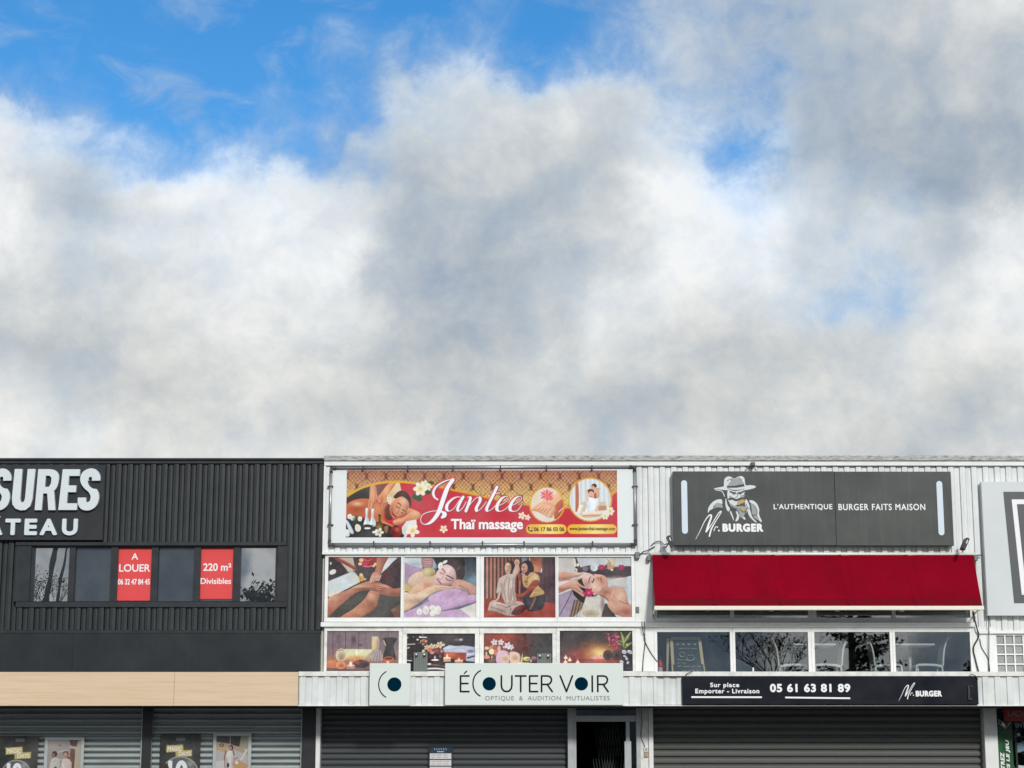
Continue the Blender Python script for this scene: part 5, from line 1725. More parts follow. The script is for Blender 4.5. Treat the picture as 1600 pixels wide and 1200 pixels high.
POST_UP = [(P1, 'picture panel of hands massaging a foot beside a rolled white towel'), (P2, 'picture panel of a woman lying on lilac towels with a flower in her hair'),
           (P3, 'picture panel of a kneeling woman stretching another woman\'s raised arm'), (P4, 'picture panel of a head massage on a rolled towel with a magenta flower')]
POST_LO = [(P5, 'picture panel of rolled towels, a candle and a dark vase before purple planks'), (P6, 'picture panel of pale flowers, candles and a folded blue towel in the dark'),
           (P7, 'picture panel of orchids and rolled lilac towels before a red wall'), (P8, 'picture panel of candle glow with pink flowers, green leaves and dark rolled towels')]
for fn, lab in POST_UP + POST_LO:
    c = fn(); c.grade(); c.grain(3.0, .9)
    tag(c.build('picture_panel', M['pr'], -.008, None, .012), lab, 'poster', 'massage pictures in the white window frames')


# ---- long banner on its pipe frame
def banner():
    c = Print(541.2, 734.9, 964.4, 839.6, .5)
    x0, y0, x1, y1 = c.box
    # gold damask: ogee lattice over a brown to gold fade
    wash = np.clip((c.PY - 735) / 48, 0, 1)[..., None]
    c.a[:] = np.array((170, 108, 82), np.float32) * (1 - wash) + np.array((222, 190, 120), np.float32) * wash
    P_, H_ = 30.3, 17.2
    A = 2 * np.pi * (c.PX - 549.5 - 7.6) / P_
    B = np.pi * (c.PY - 735.5) / H_
    Bw = B + .38 * np.sin(2 * B)
    f = np.cos(A) * 1.0 + np.sin(Bw) * 1.0
    ln = np.exp(-(f / .11) ** 2)[..., None]
    dot = (np.sin(A * 5) * np.sin(B * 5) + .8 * c.rnd(1.2)); dm = np.clip(dot - .25, 0, .8)[..., None]
    c.a = c.a * (1 - .42 * dm * (1 - wash * .2)) ; c.a += (np.clip(-dot - .3, 0, 1) * 26)[..., None]
    dk = np.array((104, 48, 40), np.float32) * (1 - wash) + np.array((66, 44, 28), np.float32) * wash
    c.a = c.a * (1 - .75 * ln) + dk * .75 * ln
    wave = [(538, 778), (549, 770.5), (561, 764), (578.4, 757.9), (596.7, 754.2), (620.6, 752.6), (640, 754), (660, 756.8), (676.8, 759.2), (704, 765.2), (747, 774.4), (764.7, 778.4), (795, 785), (821, 788.6), (870, 792.2), (890, 793.2), (930, 792), (950, 780), (958, 771.6), (968, 765)]
    red = (198, 60, 74)
    q = smooth(wave, False, 5)
    c.z(0, 0, 1)
    c.poly(q + [(970, 845), (535, 845)], red, False)
    c.a += ((c.PY - 735) / 105 * -6)[..., None]
    c.line(wave, 3.4, (218, 166, 62))
    c.line([(x, y + .9) for x, y in wave], 1.0, (190, 120, 40))
    # left: woman on the massage table
    c.z(538, 732, 10.91)
    m0 = c.g.poly(smooth([(x, y + 1.2) for x, y in wave[:9]], False, 5) + [(676, 845), (530, 845)], 2.0)
    keep = c.a.copy()
    c.poly([(40, 470), (250, 350), (440, 290), (430, 560), (40, 640)], (74, 66, 62), False); c.blob(330, 430, 130, 80, (52, 54, 52), .8)
    c.poly([(520, 290), (780, 245), (620, 460), (560, 460)], (128, 88, 82), False)
    c.poly([(870, 240), (940, 240), (975, 420), (860, 560), (800, 640), (700, 560), (740, 420)], (226, 202, 166), False, sh=[(800, 470, 60, 90, (206, 170, 130), .7)])
    c.poly([(40, 620), (200, 530), (420, 520), (600, 600), (680, 700), (700, 900), (900, 1000), (600, 1010), (330, 830), (40, 800)], (186, 108, 72), sh=[(220, 610, 90, 40, (236, 206, 180), .9), (220, 700, 160, 70, (158, 76, 48), .7), (560, 690, 90, 110, (214, 142, 98), .8), (680, 950, 120, 60, (222, 152, 104), .8)])
    c.poly([(440, 300), (520, 290), (560, 440), (545, 560), (470, 640), (440, 600), (425, 560)], (208, 142, 106), sh=[(480, 420, 30, 110, (232, 178, 140), .8)])
    for p in ([(430, 540), (420, 620), (415, 660)], [(470, 560), (450, 640), (440, 690)], [(510, 540), (480, 610), (455, 680)], [(550, 460), (570, 520), (590, 570)], [(590, 470), (600, 530), (610, 575)]):
        c.line(p, 22, (222, 160, 122)); c.line([(x + 13, y) for x, y in p], 7, (136, 74, 56))
    c.poly([(750, 262), (870, 250), (800, 370), (720, 480), (740, 580), (690, 680), (650, 690), (620, 560), (590, 480), (640, 400)], (214, 148, 106), sh=[(720, 380, 50, 110, (236, 182, 140), .8), (640, 560, 30, 90, (170, 100, 72), .7)])
    for p in ([(680, 590), (665, 680)], [(710, 580), (690, 690)], [(735, 570), (722, 650)]):
        c.line(p, 9, (140, 80, 60), sm=False)
    c.poly([(695, 700), (760, 610), (790, 700), (825, 840), (780, 878), (710, 850)], (98, 62, 50))
    c.poly([(840, 500), (900, 410), (980, 380), (1080, 430), (1140, 540), (1130, 650), (1070, 740), (1040, 640), (980, 540)], (62, 47, 46), sh=[(1000, 430, 70, 40, (92, 72, 68), .8)])
    c.poly([(860, 530), (980, 480), (1080, 550), (1110, 660), (1060, 760), (930, 830), (860, 860), (800, 800), (770, 690), (800, 600)], (206, 140, 106), sh=[(1000, 560, 70, 60, (234, 188, 154), .9), (950, 680, 60, 60, (222, 168, 132), .8), (810, 720, 40, 90, (158, 90, 68), .7), (1080, 690, 40, 60, (170, 100, 76), .7)])
    for p, w, q_ in (([(905, 590), (940, 600), (965, 640)], 13, (70, 40, 36)), ([(890, 640), (910, 668), (950, 672)], 12, (52, 32, 32)), ([(985, 700), (1010, 712), (1040, 742)], 13, (64, 38, 36)), ([(975, 750), (1000, 765)], 12, (52, 32, 32)), ([(950, 690), (900, 770), (880, 762)], 9, (150, 86, 66)), ([(820, 760), (850, 800), (885, 828)], 30, (178, 62, 56)), ([(826, 776), (880, 832)], 7, (110, 34, 36))):
        c.line(p, w, q_)
    c.flower(770, 530, 50, (232, 226, 208), (200, 180, 90))
    c.poly([(1090, 680), (1200, 710), (1290, 760), (1300, 830), (1230, 880), (1050, 900), (960, 950), (870, 960), (830, 900), (930, 850), (1060, 790)], (210, 146, 108), sh=[(1210, 760, 80, 50, (234, 186, 150), .8), (960, 900, 90, 30, (230, 176, 136), .8)])
    c.line([(1120, 720), (1060, 790), (960, 850)], 9, (150, 88, 66))
    for k in range(4):
        c.line([(920 + k * 34, 910 - k * 6), (900 + k * 34, 960)], 7, (150, 88, 66), sm=False)
    c.poly([(1060, 900), (1230, 870), (1240, 1000), (1100, 1060), (1060, 1180), (960, 1180), (990, 1000)], (226, 224, 218), False, sh=[(1030, 1060, 40, 90, (196, 196, 192), .7)])
    c.poly([(20, 900), (200, 830), (500, 900), (780, 980), (1000, 1180), (20, 1180)], (44, 42, 42), sh=[(420, 1120, 140, 30, (62, 60, 58), .8)])
    for x, y in ((95, 820), (150, 850), (270, 860), (230, 990), (55, 1080), (60, 1120)):
        c.ell(x, y, 44, 40, (226, 230, 226), x); c.blob(x + 10, y + 12, 18, 18, (176, 186, 190), .7)
    c.poly([(30, 910), (70, 900), (170, 1090), (110, 1100)], (200, 214, 226)); c.blob(190, 880, 40, 60, (60, 92, 50), .8); c.ell(240, 1020, 52, 60, (222, 218, 204))
    for xb, hb in ((385, 690), (485, 700)):
        c.poly([(xb - 22, hb), (xb + 26, hb), (xb + 18, 820), (xb + 60, 930), (xb + 40, 990), (xb - 50, 980), (xb - 46, 920), (xb - 18, 820)], (222, 226, 228), sh=[(xb + 10, 850, 18, 90, (170, 184, 194), .8)])
    c.ell(405, 1020, 92, 60, (46, 44, 44)); c.ell(400, 1020, 56, 17, (232, 234, 232)); c.line([(300, 970), (400, 960), (500, 980)], 14, (70, 66, 64))
    c.poly([(585, 795), (625, 795), (622, 890), (670, 960), (665, 1050), (560, 1050), (545, 970), (590, 890)], (92, 74, 44), sh=[(600, 1000, 40, 40, (170, 132, 66), .9)]); c.ell(604, 798, 26, 12, (50, 46, 40))
    c.flower(600, 1090, 76, (234, 234, 224), (170, 150, 80)); c.ell(520, 1085, 40, 22, (230, 232, 228))
    c.ell(890, 1075, 102, 102, (132, 42, 38), sh=[(905, 1040, 40, 34, (206, 104, 88), .9), (830, 1110, 50, 60, (92, 30, 28), .8)]); c.ell(880, 985, 40, 14, (64, 36, 32)); c.poly([(690, 990), (760, 990), (740, 1090), (700, 1090)], (150, 104, 78))
    msk = np.clip(0.5 - m0 / .7, 0, 1)[..., None]
    c.a = keep * (1 - msk) + c.a * msk
    c.line([(45, 475), (250, 352), (440, 286), (640, 244), (900, 228), (1180, 248), (1331, 272)], 36, (218, 168, 64))
    for x, y, r_ in ((1170, 1060, 112),):
        c.flower(x, y, r_, (238, 236, 228), (226, 190, 60), 5, .3)
    c.poly([(1150, 480), (1240, 400), (1330, 520), (1270, 560), (1180, 520)], (52, 96, 58)); c.flower(1295, 350, 118, (232, 230, 214), (222, 190, 70), 6)
    # middle: script name and subtitle
    c.z(640, 732, 8.42)
    c.ell(280, 190, 40, 24, (58, 92, 56)); c.ell(245, 310, 40, 34, (50, 96, 56)); c.flower(195, 205, 52, (230, 230, 214), (200, 190, 90)); c.flower(248, 245, 48, (232, 230, 216), (220, 200, 90)); c.flower(140, 270, 88, (234, 232, 218), (222, 186, 60), 6)
    script = [([(582, 146), (520, 150), (440, 180), (355, 235), (312, 310), (325, 375), (370, 412)], 9, 34), ([(566, 152), (500, 250), (445, 400), (390, 560), (330, 660), (260, 722), (190, 735), (150, 690), (170, 615), (270, 570), (390, 560), (455, 590), (455, 625), (430, 645)], 10, 62),
              ([(690, 392), (640, 375), (570, 400), (500, 470), (490, 540), (530, 562), (590, 520), (650, 430), (695, 378)], 9, 42), ([(705, 376), (665, 450), (632, 530), (650, 562), (700, 520), (745, 440)], 9, 40),
              ([(760, 378), (800, 385), (780, 460), (742, 562)], 9, 40), ([(742, 556), (800, 470), (870, 395), (920, 380), (925, 430), (880, 520), (890, 562), (950, 520), (1010, 440)], 9, 42),
              ([(1150, 246), (1100, 350), (1050, 450), (1015, 530), (1030, 562), (1080, 540), (1130, 490)], 9, 42), ([(1080, 338), (1190, 322)], 12, 12),
              ([(1140, 500), (1230, 465), (1295, 410), (1280, 372), (1220, 390), (1160, 470), (1150, 540), (1190, 565), (1250, 545), (1310, 490)], 9, 44),
              ([(1310, 500), (1400, 465), (1470, 410), (1455, 370), (1395, 390), (1335, 470), (1322, 540), (1365, 565), (1425, 550), (1482, 470)], 9, 44)]
    ds, dm_ = None, None
    for p, a_, b_ in script:
        pp, ww = pen(c.p(p), a_ / c.k, b_ / c.k)
        d = c.g.stroke(pp, ww, 3.0)
        ds = d if ds is None else np.minimum(ds, d)
    k1 = int(round(.7 / c.g.dx))
    sh_ = np.roll(np.roll(ds, k1, 1), k1, 0)
    c.put(c.cover(ds - 1.5, .8), (206, 70, 86)); c.put(c.cover(sh_ - .5, 1.0), (92, 34, 52), .8); c.put(c.cover(ds), (240, 238, 242))
    c.text('Thaï massage', 550, 670, 1497, 848, (110, 34, 50), 6); c.text('Thaï massage', 545, 664, 1492, 842, (244, 242, 242), 6)
    c.flower(450, 798, 52, (236, 230, 210), (222, 184, 80), 5, .3); c.flower(1478, 622, 50, (240, 234, 214), (222, 190, 80)); c.flower(1552, 645, 38, (240, 234, 216), (222, 190, 80))
    # right: two round pictures and two gold pills
    c.z(800, 732, 9.41)
    c.ell(515, 535, 264, 264, (218, 164, 66)); 
    kp = c.a.copy(); m_ = c.ell(515, 535, 240, 252, (222, 214, 204))
    c.blob(330, 440, 90, 90, (222, 206, 176), .8)
    c.poly([(690, 340), (760, 420), (760, 560), (640, 600), (540, 520), (560, 440)], (222, 178, 138)); c.poly([(640, 540), (760, 450), (770, 620), (700, 700), (620, 740)], (178, 100, 76))
    c.poly([(290, 590), (440, 490), (560, 500), (640, 560), (600, 700), (520, 720), (380, 640), (300, 620)], (218, 164, 130))
    for k in range(4):
        c.line([(380 + k * 40, 590 + k * 20), (450 + k * 34, 530 + k * 10), (540, 600 + k * 10)], 22, (232, 184, 152)); c.line([(390 + k * 38, 606 + k * 18), (470 + k * 30, 560 + k * 12)], 8, (150, 88, 68))
    c.line([(530, 720), (560, 650), (610, 580)], 26, (228, 178, 146)); c.line([(580, 720), (600, 660), (640, 610)], 22, (206, 146, 116)); c.blob(400, 700, 100, 30, (230, 220, 210), .8)
    for k in range(12):
        a_ = k * .5236
        c.ell(515 + 56 * math.cos(a_), 395 + 46 * math.sin(a_), 46, 15, (222, 92, 110) if k % 2 else (236, 150, 158), math.degrees(a_))
    c.blob(515, 395, 30, 26, (230, 130, 60), .9); c.ell(560, 450, 40, 24, (226, 120, 140)); c.line([(690, 600), (740, 540)], 20, (214, 70, 80)); c.line([(690, 640), (750, 580)], 12, (238, 214, 214))
    c.a = kp * (1 - m_[..., None]) + c.a * m_[..., None]
    c.ell(1150, 460, 326, 326, (218, 164, 66)); kp = c.a.copy(); m_ = c.ell(1148, 460, 304, 308, (214, 220, 222))
    for k in range(18):
        c.line([(880 + k * 34, 150), (880 + k * 34, 560)], 14, (232, 236, 238) if k % 2 else (188, 200, 208), a=.7, sm=False)
    c.line([(950, 170), (960, 400), (950, 640)], 50, (186, 110, 84)); c.line([(930, 180), (930, 640)], 10, (226, 190, 160), sm=False)
    c.poly([(980, 560), (1040, 490), (1380, 490), (1390, 640), (980, 640)], (206, 190, 168), False); c.poly([(1270, 550), (1390, 550), (1390, 610), (1270, 620)], (190, 140, 110), False)
    c.poly([(860, 640), (1440, 620), (1400, 780), (900, 780)], (226, 218, 208), False)
    c.ell(1210, 258, 40, 34, (62, 44, 40)); c.ell(1190, 276, 24, 26, (206, 156, 132)); c.poly([(1160, 300), (1260, 290), (1280, 420), (1180, 430)], (216, 174, 150)); c.line([(1100, 330), (1180, 300), (1290, 300)], 26, (212, 166, 142))
    c.ell(1160, 340, 50, 34, (66, 46, 42)); c.ell(1165, 385, 40, 52, (222, 176, 152)); c.ell(1225, 400, 20, 44, (190, 92, 74)); c.line([(1150, 412), (1180, 412)], 8, (150, 80, 74), sm=False)
    c.poly([(1095, 450), (1150, 430), (1200, 440), (1270, 480), (1270, 590), (1230, 650), (1080, 650), (1100, 560)], (230, 234, 240), sh=[(1120, 560, 30, 90, (196, 206, 220), .8)]); c.line([(1105, 340), (1110, 420), (1110, 480)], 30, (224, 190, 168)); c.line([(1260, 560), (1230, 620)], 26, (220, 180, 156))
    c.poly([(1000, 660), (1100, 640), (1300, 640), (1330, 690), (1200, 720), (1050, 720)], (222, 206, 188)); c.line([(1040, 700), (1150, 690), (1280, 690)], 24, (212, 150, 112)); c.poly([(960, 640), (1000, 540), (1060, 560), (1010, 690)], (224, 220, 208))
    c.a = kp * (1 - m_[..., None]) + c.a * m_[..., None]
    c.flower(1440, 630, 64, (234, 232, 218), (206, 200, 80), 6); c.flower(1368, 700, 54, (234, 232, 220), (206, 196, 84), 6)
    for xa, xb in ((205, 800), (812, 1538)):
        yc, rr = 892, 70
        t = np.linspace(-np.pi / 2, np.pi / 2, 12)
        pts = [(xb - rr + rr * math.cos(q), yc + rr * math.sin(q)) for q in t] + [(xa + rr - rr * math.cos(q), yc - rr * math.sin(q)) for q in t]
        mm = c.poly(pts, (226, 176, 62), False)
        hl = np.exp(-((c.X - (xa + xb) / 2 - 60) / (.3 * (xb - xa))) ** 2)
        c.put(mm * hl, (244, 222, 132), .9)
    c.line([(245, 868), (242, 895), (262, 918), (290, 918)], [24, 12, 12, 24], (64, 44, 30)); c.ell(297, 876, 8, 9, (64, 44, 30)); c.ell(297, 912, 8, 9, (64, 44, 30))
    c.text('06 17 86 03 06', 322, 864, 768, 924, (66, 48, 34), 2.2); c.text('www.jantee-thai-massage.com', 842, 858, 1512, 926, (74, 54, 36), 1.6)
    return c


bn = empty('banner', F(755, 851, -.09), 'long white banner printed red and gold reading Jantee Thaï massage, tied to grey pipes', 'banner', 'signs on the shop fronts')
bt = board('tarpaulin', (518, 732.4, 990.6, 848.4), -.048, .006, M['tarp'], bn, .001)
cb = banner(); cb.a = (cb.a - 112) * 1.04 + 108; cb.grain(3, .9)
cb.build('printed_picture', M['prb'], -.0505, bn, .002)
b = MB()
cor = [F(517.6, 731.2, -.066), F(991.4, 729.4, -.066), F(993.0, 850.8, -.066), F(515, 851.4, -.066)]
cor = [Vector((p.x, -.066, p.z)) for p in cor]
for k in range(4):
    b.tube([cor[k], cor[(k + 1) % 4]], .021, 10)
b.build('pipe_frame', M['pipe'], bn)
for p in cor:
    b = MB()
    ds_ = [(q - p).normalized() for q in cor if (q - p).length > 0 and (abs(p.x - q.x) < .3 or abs(p.z - q.z) < .3)]
    b.tube([p + ds_[0] * .075, p, p + ds_[1] * .075], .029, 10)
    b.build('pipe_elbow', M['tie'], bn)


def tie(x0, x1, z0, z1):
    b = MB(); b.box(x0, x1, -.092, -.042, z0, z1, .003)
    b.build('tie', M['tie'], bn)


for px in (567, 637, 708, 782, 854, 925):
    p = F(px, 730.6, -.066); tie(p.x - .01, p.x + .01, p.z - .05, p.z + .035)
for px in (584, 672, 754, 819, 926):
    p = F(px, 851, -.066); tie(p.x - .01, p.x + .01, p.z - .03, p.z + .055)
for py in (760, 820):
    for px in (516.3, 992.3):
        p = F(px, py, -.066); tie(p.x - .045, p.x + .045, p.z - .009, p.z + .009)

# ================================================================ awning
aw = empty('awning', F(1270, 953, -.3), 'red canvas awning with a white front bar over the dining room windows', 'awning')
ya, yb_ = -.10, -.52
ax0, ax1 = xx(1018.8, 866, ya), xx(1520.6, 866, ya)
za_, zb_ = zz(866.2, ya), zz(946.6, yb_)
NXa, NZa = 260, 14
vs, fs = [], []
seam = [xx(1118, 946, yb_), xx(1221, 946, yb_), xx(1327, 946, yb_), xx(1432, 946, yb_)]
for j in range(NZa + 1):
    t = j / NZa
    for i in range(NXa + 1):
        x = ax0 + (ax1 - ax0) * i / NXa
        sag = -.012 * math.sin(math.pi * t)
        for sx_ in seam:
            xs_ = sx_ - .045 * (1 - t)
            sag += .020 * math.exp(-((x - xs_) / .028) ** 2) * (.35 + .65 * t) - .013 * math.exp(-((x - xs_ - .07) / .04) ** 2)
        sag += .004 * math.sin(x * 2.1 + 1.3 * t) * math.sin(math.pi * t)
        vs.append((x, ya + (yb_ - ya) * t - sag * .6, za_ + (zb_ - za_) * t + sag))
W1 = NXa + 1
b = MB(); b.mesh(vs, [(j * W1 + i, j * W1 + i + 1, (j + 1) * W1 + i + 1, (j + 1) * W1 + i) for j in range(NZa) for i in range(NXa)], True)
b.mi = [1 if k >= (NZa - 2) * NXa else 0 for k in range(len(b.f))]
b.build('canvas', [M['awning'], mat('soiled_red_canvas', (112, 8, 26), 0.9, spec=.06, dirt=.8, dirt_c=(84, 26, 30), sc=4, stretch=(1, 1, 3), bump=.15, bsc=160)], aw)
b = MB(); b.box(ax0 - .012, ax1 + .02, yb_ - .03, yb_ + .03, zz(953.4, yb_), zz(946.9, yb_), .008)
b.build('front_bar', M['awn_bar'], aw)
b = MB(); b.tube([(ax0 - .03, ya + .015, za_ + .005), (ax1 + .03, ya + .015, za_ + .005)], .026, 10)
b.build('roller', M['awn_bar'], aw)
for px, s_ in ((1013.6, -1), (1524, 1)):
    b = MB(); p = F(px, 872, -.08); b.box(p.x - .028, p.x + .028, -.13, -.0, p.z - .045, p.z + .04, .008)
    if s_ > 0:
        b.tube([(p.x, -.08, p.z + .04), (p.x + .1, -.09, p.z + .045)], .012, 6)
    b.build('wall_bracket', M['steelbox'], aw)
for x_, px in ((ax0 + .01, 1014), (ax1 - .01, 1526)):
    b = MB()
    zl = zz(958, 0)
    b.tube([(x_, -.01, zl - .02), (x_, -.28, zl + .02), (x_, yb_ + .02, zz(950, yb_))], .014, 8)
    b.box(x_ - .03, x_ + .03, -.05, -.0, zl - .06, zl + .05, .004)
    b.build('arm', M['awn_bar'], aw)
b = MB(); b.tube([(ax0 + .005, -.10, zz(868, -.1)), (ax0 + .005, -.075, zz(966, -.08))], .012, 6)
b.build('guide_rod', M['pipe'], aw)

# ================================================================ floodlights, hook, boxes, cables
for (p0, p1, lab) in (((1043.6, 838), (1050.8, 854.6), 'slim black floodlight under the left corner of the grey burger sign'), ((1510.6, 842), (1503.6, 858.6), 'slim black floodlight to the right of the grey burger sign')):
    a_, c_ = F(*p0, -.35), F(*p1, -.35)
    d = (c_ - a_).normalized(); n_ = Vector((d.z, 0, -d.x))
    fl = empty('floodlight', (a_ + c_) / 2, lab, 'floodlight', 'floodlights aimed at the burger sign')
    b = MB()
    w2 = .017

    def slab(mb, P, Q, hw, y0, y1):
        pts = [P - n_ * hw, P + n_ * hw, Q + n_ * hw, Q - n_ * hw]
        mb.mesh([(q.x, y0, q.z) for q in pts] + [(q.x, y1, q.z) for q in pts], [(0, 1, 2, 3), (7, 6, 5, 4), (0, 4, 5, 1), (1, 5, 6, 2), (2, 6, 7, 3), (3, 7, 4, 0)])
    slab(b, a_, c_, .024, -.46, -.24)
    b.build('housing', M['black'], fl)
    b = MB(); slab(b, a_ + d * .035, c_ - d * .09, .008, -.468, -.4605)
    b.build('label', M['plastic_w'], fl)
    b = MB(); mid = (a_ + c_) / 2
    b.tube([(mid.x, -.30, mid.z), (mid.x - .05 * (1 if p0[0] < 1300 else -1), -.15, mid.z - .06), (mid.x - .06 * (1 if p0[0] < 1300 else -1), -.03, mid.z - .05)], .011, 6)
    b.build('bracket', M['black'], fl)
hk = empty('sign_hanger', F(1176, 730, -.08), 'small rusty hook with two wires above the grey burger sign', 'hook')
b = MB(); p = F(1176, 725.4, -.07); b.box(p.x - .035, p.x + .035, -.12, -.02, p.z - .035, p.z + .03, .01)
b.build('hook', mat('rusty_steel', (120, 104, 98), .7, dirt=.5, dirt_c=(84, 60, 50), sc=20), hk)
b = MB()
for px in (1163.4, 1181.6):
    q = F(px, 736, -.12); b.tube([(p.x, -.12, p.z - .02), (q.x, -.13, q.z)], .007, 5)
b.build('wire', M['cable'], hk)


def wire(pts, r, lab, group='loose cables on the white wall'):
    b = MB()
    P_ = smooth([(x, y, Y) for x, y, Y in pts], False, 6)
    b.tube([F(x, y, Y) for x, y, Y in P_], r, 6)
    return tag(b.build('cable', M['cable'], None), lab, 'cable', group)


wire([(1043, 849, -.3), (1038, 851, -.1), (1032, 846, -.045), (1024, 847, -.045), (1017, 853, -.045)], .007, 'thin grey cable looping from the left floodlight')
wire([(1023, 854, -.05), (1012, 860, -.06), (1004, 863, -.06), (996, 872, -.05)], .008, 'short black cable between the awning bracket and the picture frames')
wire([(1003, 971, -.09), (1004, 985, -.09), (1008, 1000, -.05), (1005, 1030, -.04), (1004, 1056, -.1)], .007, 'wavy dark cable hanging on the white pier beside the pictures')
wire([(1006.5, 971, -.09), (1007.5, 992, -.09), (1008, 1003, -.05), (1018, 1022, -.04), (1027, 1034, -.035)], .007, 'slanting dark cable crossing the white pier towards the extinguisher')
wire([(1521, 955, -.06), (1523, 968, -.06), (1526.5, 982, -.09), (1529, 995, -.05), (1521, 1012, -.045), (1524, 1030, -.045), (1530, 1053, -.06)], .012, 'thick black cable bowing down beside the last dining window')
wire([(1531, 998, -.05), (1534, 1012, -.045), (1544, 1030, -.045), (1547, 1055, -.045)], .006, 'thin grey cable curving down the pier by the barred window')
wire([(1541, 905, -.05), (1544, 950, -.05), (1545, 985, -.085), (1545, 1052, -.05)], .007, 'straight dark cable beside the pale grey sign')
wire([(1069, 1060, CAN - .06), (1073, 1053, CAN - .07), (1082, 1049, CAN - .06)], .006, 'short curved wire at the left end of the navy sign')
wire([(1516, 1053, CAN - .05), (1524, 1056, CAN - .07), (1528, 1062, CAN - .07)], .006, 'short curved wire at the right end of the navy sign')
wire([(1002, 1108, -.04), (1003, 1130, -.03), (1001.5, 1150, -.03), (1006, 1163, -.03), (1008.5, 1168, -.03)], .005, 'thin wire drooping to the intercom by the entrance')
# junction and screw boxes
b = MB(); p = F(995.6, 867, -.06); b.box(p.x - .035, p.x + .035, -.11, -.034, p.z - .06, p.z + .04, .006)
tag(b.build('junction_box', M['steelbox'], None), 'small grey junction box at the top corner of the last picture', 'box', 'small boxes on the wall')
b = MB(); p = F(996, 952.6, -.05); b.box(p.x - .026, p.x + .026, -.055, -.0305, p.z - .045, p.z + .045, .004)
b.box(p.x - .014, p.x + .014, -.062, -.0555, p.z - .02, p.z + .02)
tag(b.build('junction_box', M['steelbox'], None), 'small square grey plate low on the pier beside the head massage picture', 'box', 'small boxes on the wall')
for (x0_, y0_, x1_, y1_), lab in (((646, 1019, 667.6, 1049.6), 'grey ribbed steel box standing between the two pale optician signs'), ((839, 1021, 861.4, 1050), 'grey ribbed steel box half hidden behind the long pale sign')):
    e_ = empty('steel_box', F((x0_ + x1_) / 2, y1_, -.3), lab, 'box', 'steel boxes on the canopy')
    b = MB()
    a0, a1, c0_, c1_ = RC(x0_, y0_, x1_, y1_, -.34)
    b.box(a0, a1, -.32, -.22, c0_, c1_, .006)
    k_ = 7
    for q in range(k_):
        xa = a0 + (a1 - a0) * (q + .25) / k_
        b.box(xa, xa + (a1 - a0) / k_ * .45, -.336, -.3205, c0_ + .01, c1_ - .012)
    b.build('casing', M['steelbox'], e_)
    for fx in (.2, .78):
        b = MB(); xc = a0 + (a1 - a0) * fx
        b.tube([(xc, -.345, c1_ - .035), (xc, -.36, c1_ - .035)], .014, 8)
        b.build('screw', M['plastic_w'], e_)
        b = MB(); b.box(xc - .02, xc + .02, -.342, -.3365, c1_ - .075, c1_ - .04)
        b.build('bracket', M['black'], e_)
ic = empty('intercom', F(1009.6, 1183, -.04), 'small white and tan intercom on the pillar by the entrance', 'intercom')
b = MB(); R2(b, 1006.4, 1167.4, 1013, 1175.2, -.055, .034, .006); b.build('speaker_panel', M['plastic_w'], ic)
b = MB(); R2(b, 1006.8, 1175.8, 1013, 1183, -.05, .029, .005); b.build('cover', mat('tan_plastic', (176, 158, 118), .5), ic)
b = MB()
for k in range(4):
    R2(b, 1008, 1168.8 + k * 1.3, 1011.6, 1169.4 + k * 1.3, -.058, .003)
b.build('grille', M['slate'], ic)
# thin posts standing on the canopy sill
for px, lab in ((1177, 'short white peg on the sill below the bare tree reflection'), (1434.6, 'short grey peg on the sill below the fourth dining window')):
    p = F(px, 1052, CAN + .12); b = MB(); b.tube([p, p + Vector((0, 0, .085))], .012, 8)
    tag(b.build('peg', M['pipe'] if px > 1300 else M['plastic_w'], None), lab, 'peg', 'pegs on the canopy sill')

# ================================================================ things in the dining room
ch_m = mat('white_chair_plastic', (222, 226, 224), .4)


def chair():
    r = empty('chair', (0, 0, 0))
    b = MB()                                  # seat, side on: front towards +x
    prof = [(-.21, .425), (-.10, .445), (.05, .452), (.17, .448), (.215, .42), (.215, .395), (.16, .415), (.05, .42), (-.10, .412), (-.20, .39)]
    vs = [(x, -.2, z) for x, z in prof] + [(x, .2, z) for x, z in prof]
    n = len(prof)
    b.mesh(vs, [(i, (i + 1) % n, n + (i + 1) % n, n + i) for i in range(n)] + [tuple(range(n)), tuple(range(2 * n - 1, n - 1, -1))])
    b.build('seat', ch_m, r)
    b = MB()
    cur_ = [(-.215, .42), (-.225, .55), (-.245, .68), (-.285, .80), (-.32, .86)]
    sec = [(x - .012, z) for x, z in cur_] + [(x + .012, z + .004) for x, z in cur_[::-1]]
    n = len(sec)
    vs = [(x, -.2, z) for x, z in sec] + [(x, .2, z) for x, z in sec]
    b.mesh(vs, [(i, (i + 1) % n, n + (i + 1) % n, n + i) for i in range(n)] + [tuple(range(n)), tuple(range(2 * n - 1, n - 1, -1))])
    b.build('backrest', ch_m, r)
    for sx_, sy_ in ((1, 1), (1, -1), (-1, 1), (-1, -1)):
        b = MB(); b.tube([(sx_ * .2, sy_ * .18, .42), (sx_ * .22, sy_ * .195, 0)], [.017, .013], 8)
        b.build('leg', ch_m, r)
    return r


def table():
    r = empty('dining_table', (0, 0, 0))
    b = MB(); b.box(-.33, .33, -.35, .35, .725, .755, .008); b.build('table_top', ch_m, r)
    b = MB(); b.tube([(0, 0, .04), (0, 0, .725)], .03, 12); b.build('leg', M['alu'], r)
    b = MB(); b.tube([(0, 0, 0), (0, 0, .02), (0, 0, .045)], [.22, .21, .05], 20); b.build('base', M['alu'], r)
    return r


def dup(r):
    c = r.copy(); COL.objects.link(c)
    for o in list(r.children):
        d = o.copy(); COL.objects.link(d); d.parent = c
    return c


